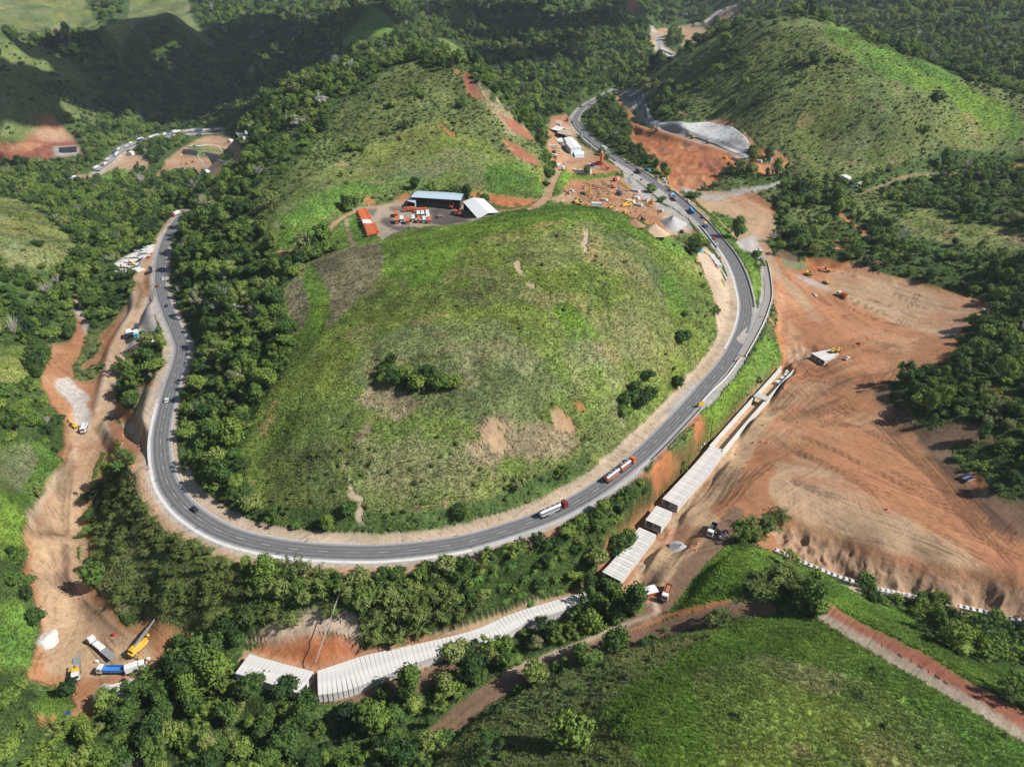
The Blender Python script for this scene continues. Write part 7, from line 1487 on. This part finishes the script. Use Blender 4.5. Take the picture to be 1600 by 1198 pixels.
for k, (u, v, mt, lb, w, l) in enumerate([(893,300,'lgrey','grey crate with white sacks left in the crane yard',4,3),(911,304,'dark','dark equipment rack left in the crane yard',5,3),(944,314,'conc','white roofed container under the booms',6,3),(985,316,'conc','pale slab stack in the crane yard',8,5),(995,311,'white','white sheet pile in the crane yard',5,4),(998,322,'lgrey','grey slab stack near the gravel',7,4),(1009,315,'white','white cabin with dark door near the highway',4,3),(993,300,'conc','long white slab near the highway verge',8,2.5),(1033,331,'conc2','grey block beside the gravel heap',4,4),(888,303,'wood','timber stack at the yard corner',4,2),(922,301,'yellow','yellow mast section standing upright',1,1),(975,333,'yellow','yellow attachment near the hill crest',3,2),(1065,364,'dark','dark compressor at the wall top',3,3)]):
    q = MB(); q.box((0, 0, 1.1 if k != 10 else 4), (w, l, 2.0 if k != 10 else 8), bev=.08); q.box((w * .1, 0, 2.2 if k != 10 else 8), (w * .6, l * .6, .3)); o = q.build('equipment_crate', M[mt]); A(o, u, v, u + 5, v + 1, lb, 'equipment', None, 0)
deb = MB()
for k in range(260):
    u, v = rr.uniform(872, 1030), rr.uniform(288, 335)
    if v > 300 + (u - 860) * .28 or v < 285 + (u - 960) * .5: continue
    p = hit(u, v); deb.box((p[0], p[1], p[2] + .3), (rr.uniform(.6, 3.5), rr.uniform(.4, 1.2), rr.uniform(.3, .9)), rr.randint(0, 4), rz=rr.uniform(0, 3))
o = deb.build('site_debris', [M['mud'], M['conc2'], M['wood'], M['dark']]); o['kind'] = 'stuff'; o['label'] = 'loose scrap, planks and broken stone strewn over the crane yard'
# yard lorries
comp = compactor(M['orange'], M['orange']); compw = compactor(M['white'], M['white']); used = [False, False]
def lorry(kind, u, v, tu, tv, label, group=None):
    src = (comp, compw)[kind]; o = src if not used[kind] else clone(src); used[kind] = True; A(o, u, v, tu, tv, label, 'refuse truck', group, .1)
for k in range(4): lorry(0, 566 + k * 1.9, 334.5 + k * 4.1, 576 + k * 1.9, 331.5 + k * 4.1, 'orange refuse truck in the upper rank on the left edge of the yard', 'upper rank of orange refuse trucks')
for k in range(3): lorry(1, 569.5 + k * 4.2, 352.5 + k * .2, 571.5 + k * 4.2, 357, 'white refuse truck between the two orange ranks', 'white refuse trucks between the orange ranks')
for k in range(4): lorry(0, 578 + k * 1.6, 357 + k * 3.7, 589 + k * 1.6, 355 + k * 3.7, 'orange refuse truck in the lower rank by the hill crest', 'lower rank of orange refuse trucks')
for u, v, kd in [(619,338,0),(620,348,0),(628,346,1),(637,349,0),(646,345,1),(654.5,347,0),(654,338,1),(660.5,338,1),(663,347,1),(668,337,1),(671,348,0),(669,343,1)]:
    lorry(kd, u, v, u + .6, v + 7, ('orange' if kd == 0 else 'white') + ' refuse truck in the middle block of the yard', ('orange' if kd == 0 else 'white') + ' refuse trucks in the middle block')
lorry(0, 640, 330.5, 631, 331, 'orange refuse truck crosswise behind the middle block, left one'); lorry(0, 659, 332, 650, 332.5, 'orange refuse truck crosswise behind the middle block, right one')
A(excavator(M['orange'], .9), 706, 326, 714, 320, 'orange excavator in front of the long steel roofed shed', 'excavator'); A(dump(M['orange'], M['red']), 713, 334, 711, 340, 'orange tipper beside the white gabled roof', 'dump truck'); A(excavator(M['orange'], .7), 719, 337, 721, 331, 'orange machine at the corner of the white gabled roof', 'machine'); A(roller(M['mud']), 687, 340, 692, 339, 'rusty roller alone in the dark yard', 'roller'); A(dump(M['red'], M['red']), 700, 319, 706, 320, 'red truck at the end of the long shed', 'truck')
# machines on the eastern cut
A(excavator(M['yellow'], 1.3), 1082, 216, 1074, 214, 'yellow excavator at the foot of the sprayed concrete', 'excavator'); A(excavator(M['orange'], 1.3), 1026, 205, 1018, 203, 'orange excavator on the track under the narrow band', 'excavator'); A(excavator(M['red'], 1.2), 969, 158, 963, 153, 'red excavator by the dark netting', 'excavator'); A(excavator(M['mud'], 1.2), 1106, 224, 1098, 220, 'dusty excavator right of the yellow one on the cut', 'excavator')
for k, (u, v, mt, lb) in enumerate([(1132,248,'yellow','yellow container at the cut edge'),(1147,249,'lgrey','grey hut at the cut edge'),(1153,252,'red','red tank at the cut edge'),(1172,251,'yellow','yellow frame stack at the cut edge'),(1180,252,'yellow','long yellow formwork at the cut edge'),(1187,254,'white','white cabin at the cut edge'),(1202,251,'sky','small blue cabin at the right of the cut'),(1168,253,'white','white sheets at the cut edge'),(1014,268,'sky','small blue toilet cabin by the wooded bank'),(1037,282,'white','white sacks at the foot of the wooded bank'),(1027,279,'mud','rusty frame at the foot of the wooded bank'),(1040,286,'conc','pale blocks by the wooded bank')]):
    q = MB(); q.box((0, 0, 1.2), (4.5 if k < 8 else 2.4, 2.2, 2.4), bev=.1); q.box((0, 0, 2.5), (3, 1.6, .2)); o = q.build('site_container', M[mt]); A(o, u, v, u + 6, v + 1, lb, 'container', None, 0)
r = empty('farm_hut'); MB().box((0, 0, 1.6), (12, 7, 3.2)).build('wall', M['white'], r); MB().prism([(-6.6, 3.2), (6.6, 3.2), (0, 5.2)], -4, 4).build('roof', M['conc'], r); A(r, 1317, 282, 1328, 284, 'small pale farm building at the foot of the eastern hill', 'hut', None, 0)
for k, (u, v) in enumerate([(1333,292),(1345,288),(1355,284)]): q = MB(); q.box((0, 0, .8), (9, 4, 1.4), bev=.1); q.box((1, 0, 1.7), (5, 2, .4)); o = q.build('stone_stack', M['conc']); A(o, u, v, u + 8, v - 3, ['pale slab stack nearest the farm building', 'middle pale slab stack below the pole', 'small pale slab stack under the hill track'][k], 'slab stack', None, 0)
# traffic on the far western road, far huts
TC = [(boxtruck, 'white', 'white', 12), (boxtruck, 'white', 'lgrey', 12), (boxtruck, 'dark', 'dblue', 11), (boxtruck, 'red', 'white', 9), (boxtruck, 'white', 'white', 7)]
for k, (u, v) in enumerate([(155,264),(160,260),(168,252.5),(178,246),(182,241),(186,243),(190,236),(198,231),(204,227),(212,222),(222,220.5),(233,217),(243,214),(252,213),(262,211),(272,208),(281,209),(290,206),(301,206),(312,204.5),(322,203),(340,202.5),(382,214),(388,222),(393,227)]):
    f, c1, c2, L = TC[(k * 3) % 5]; o = f(M[c1], M[c2], L); P0 = FR1 if u < 370 else FR2; p = np.array(hit(u, v)); i_ = int(np.argmin(np.hypot(P0[:, 0] - p[0], P0[:, 1] - p[1]))); T_, N_ = frame(P0); o.location = (P0[i_, 0] + N_[i_, 0] * (3 if k % 2 else -2.5), P0[i_, 1] + N_[i_, 1] * (3 if k % 2 else -2.5), P0[i_, 2] + .1); o.rotation_euler = (0, 0, math.atan2(T_[i_, 1], T_[i_, 0]) + (math.pi if k % 2 else 0))
    tag(o, 'lorry queuing on the far western valley road', 'truck', 'lorries on the far western valley road')
A(excavator(M['yellow'], 1.8), 165, 251, 160, 251, 'yellow excavator beside the far western road', 'excavator'); A(excavator(M['orange'], 1.6), 302, 254, 294, 255, 'orange excavator on the terraced fill', 'excavator'); A(excavator(M['yellow'], 1.4), 292, 257, 285, 257, 'yellow excavator on the terraced fill', 'excavator')
for k, (u, v) in enumerate([(108,283),(116,281),(360,223),(322,274),(30,291),(42,290),(205,242),(243,221),(250,222)]): q = MB(); q.box((0, 0, 2), (10, 6, 4)); q.prism([(-5.5, 4), (5.5, 4), (0, 5.8)], -3.3, 3.3, 1); o = q.build('far_hut', [M['white'], M['roofw']]); A(o, u, v, u + 4, v + .5, ['pale hut left of the far haul road', 'pale hut by the far orange bank', 'white hut on the right of the terraced fill', 'white hut below the terraced fill', 'white hut in the dark western wood', 'second hut in the dark western wood', 'white tent inside the far road bend', 'pale shed right of the far road bend', 'second pale shed right of the far road bend'][k], 'hut', None, 0)
for k, (u, v) in enumerate([(1070,24),(951,16),(1090,40)]): q = MB(); q.box((0, 0, 2.5), (16, 9, 5)); q.prism([(-8.5, 5), (8.5, 5), (0, 7)], -5, 5, 1); o = q.build('far_building', [M['white'], M['roofw']]); A(o, u, v, u + 6, v, ['long white building beyond the far northern road', 'white building at the top edge by the far bend', 'pale building near the far stepped slope'][k], 'building', None, 0)
# ================================================================ CLOUDS (above the frame) AND AIR
M_CLOUD = simple('cloud_vapour', (.85, .86, .88), 1, 0)
def cloud(x, y, z, pieces, label):
    """pieces: shadow footprints on the ground (x, y, radius); the cloud floats where the sun throws them"""
    rnd = np.random.RandomState(int(abs(x)) + 5); V, F = [], []
    h = z / math.sin(RAD(SUN_EL)); off = S_DIR * h
    for px, py, r in pieces:
        for q in range(max(4, int(r / 22))):
            a = rnd.uniform(0, 6.28); d = r * math.sqrt(rnd.rand()) * .8; rr_ = rnd.uniform(.22, .42) * r
            blob(V, F, (px + off.x + d * math.cos(a) - x, py + off.y + d * math.sin(a) - y, rnd.uniform(-.1, .25) * r), (rr_, rr_, rr_ * .4), rnd, 12, 8, .16)
    me = mesh_from('cloud', V, F, [M_CLOUD], None, True); o = bpy.data.objects.new('cloud', me); link(o); o.location = (x, y, z)
    return tag(o, label, 'cloud')
def gnd(u, v): p = hit(u, v); return p[0], p[1]
ca1 = [(*gnd(60,110),150),(*gnd(190,120),190),(*gnd(290,110),230),(*gnd(380,110),250),(*gnd(450,110),200),(*gnd(120,180),110),(*gnd(230,170),140),(*gnd(330,160),140),(*gnd(420,150),120),(*gnd(510,90),150),(*gnd(40,160),120), (*gnd(500,110),160), (*gnd(20, 150), 120), (*gnd(330, 185), 110), (*gnd(240, 185), 90), (*gnd(90, 150), 110), (*gnd(20, 262), 55), (*gnd(70, 272), 45)]
ca2 = [(*gnd(740,45),190),(*gnd(690,40),120),(*gnd(820,40),200),(*gnd(900,35),170),(*gnd(760,70),150),(*gnd(840,80),130),(*gnd(960,20),130),(*gnd(730,15),160)]
cloud(195, 1195, 900, ca1, 'broad white cloud drifting above the dark western mountains')
cloud(900, 1500, 980, ca2, 'smaller white cloud drifting over the northern forest valley')
hb = bpy.data.meshes.new('haze'); bm = bmesh.new(); bmesh.ops.create_cube(bm, size=1.0); bm.to_mesh(hb); bm.free()
haze = link(bpy.data.objects.new('haze', hb)); haze.scale = (10400, 9600, 460); haze.location = (0, 600, 300 - 230 + 20); haze['kind'] = 'stuff'; haze['label'] = 'pale bluish haze filling the valley air'
hm = bpy.data.materials.new('haze_air'); hm.use_nodes = True; hm.node_tree.nodes.clear()
hv = hm.node_tree.nodes.new('ShaderNodeVolumePrincipled'); ho = hm.node_tree.nodes.new('ShaderNodeOutputMaterial')
hv.inputs['Color'].default_value = (.78, .88, 1, 1); hv.inputs['Density'].default_value = .000045; hv.inputs['Anisotropy'].default_value = .1
hm.node_tree.links.new(hv.outputs[0], ho.inputs['Volume']); hb.materials.append(hm)
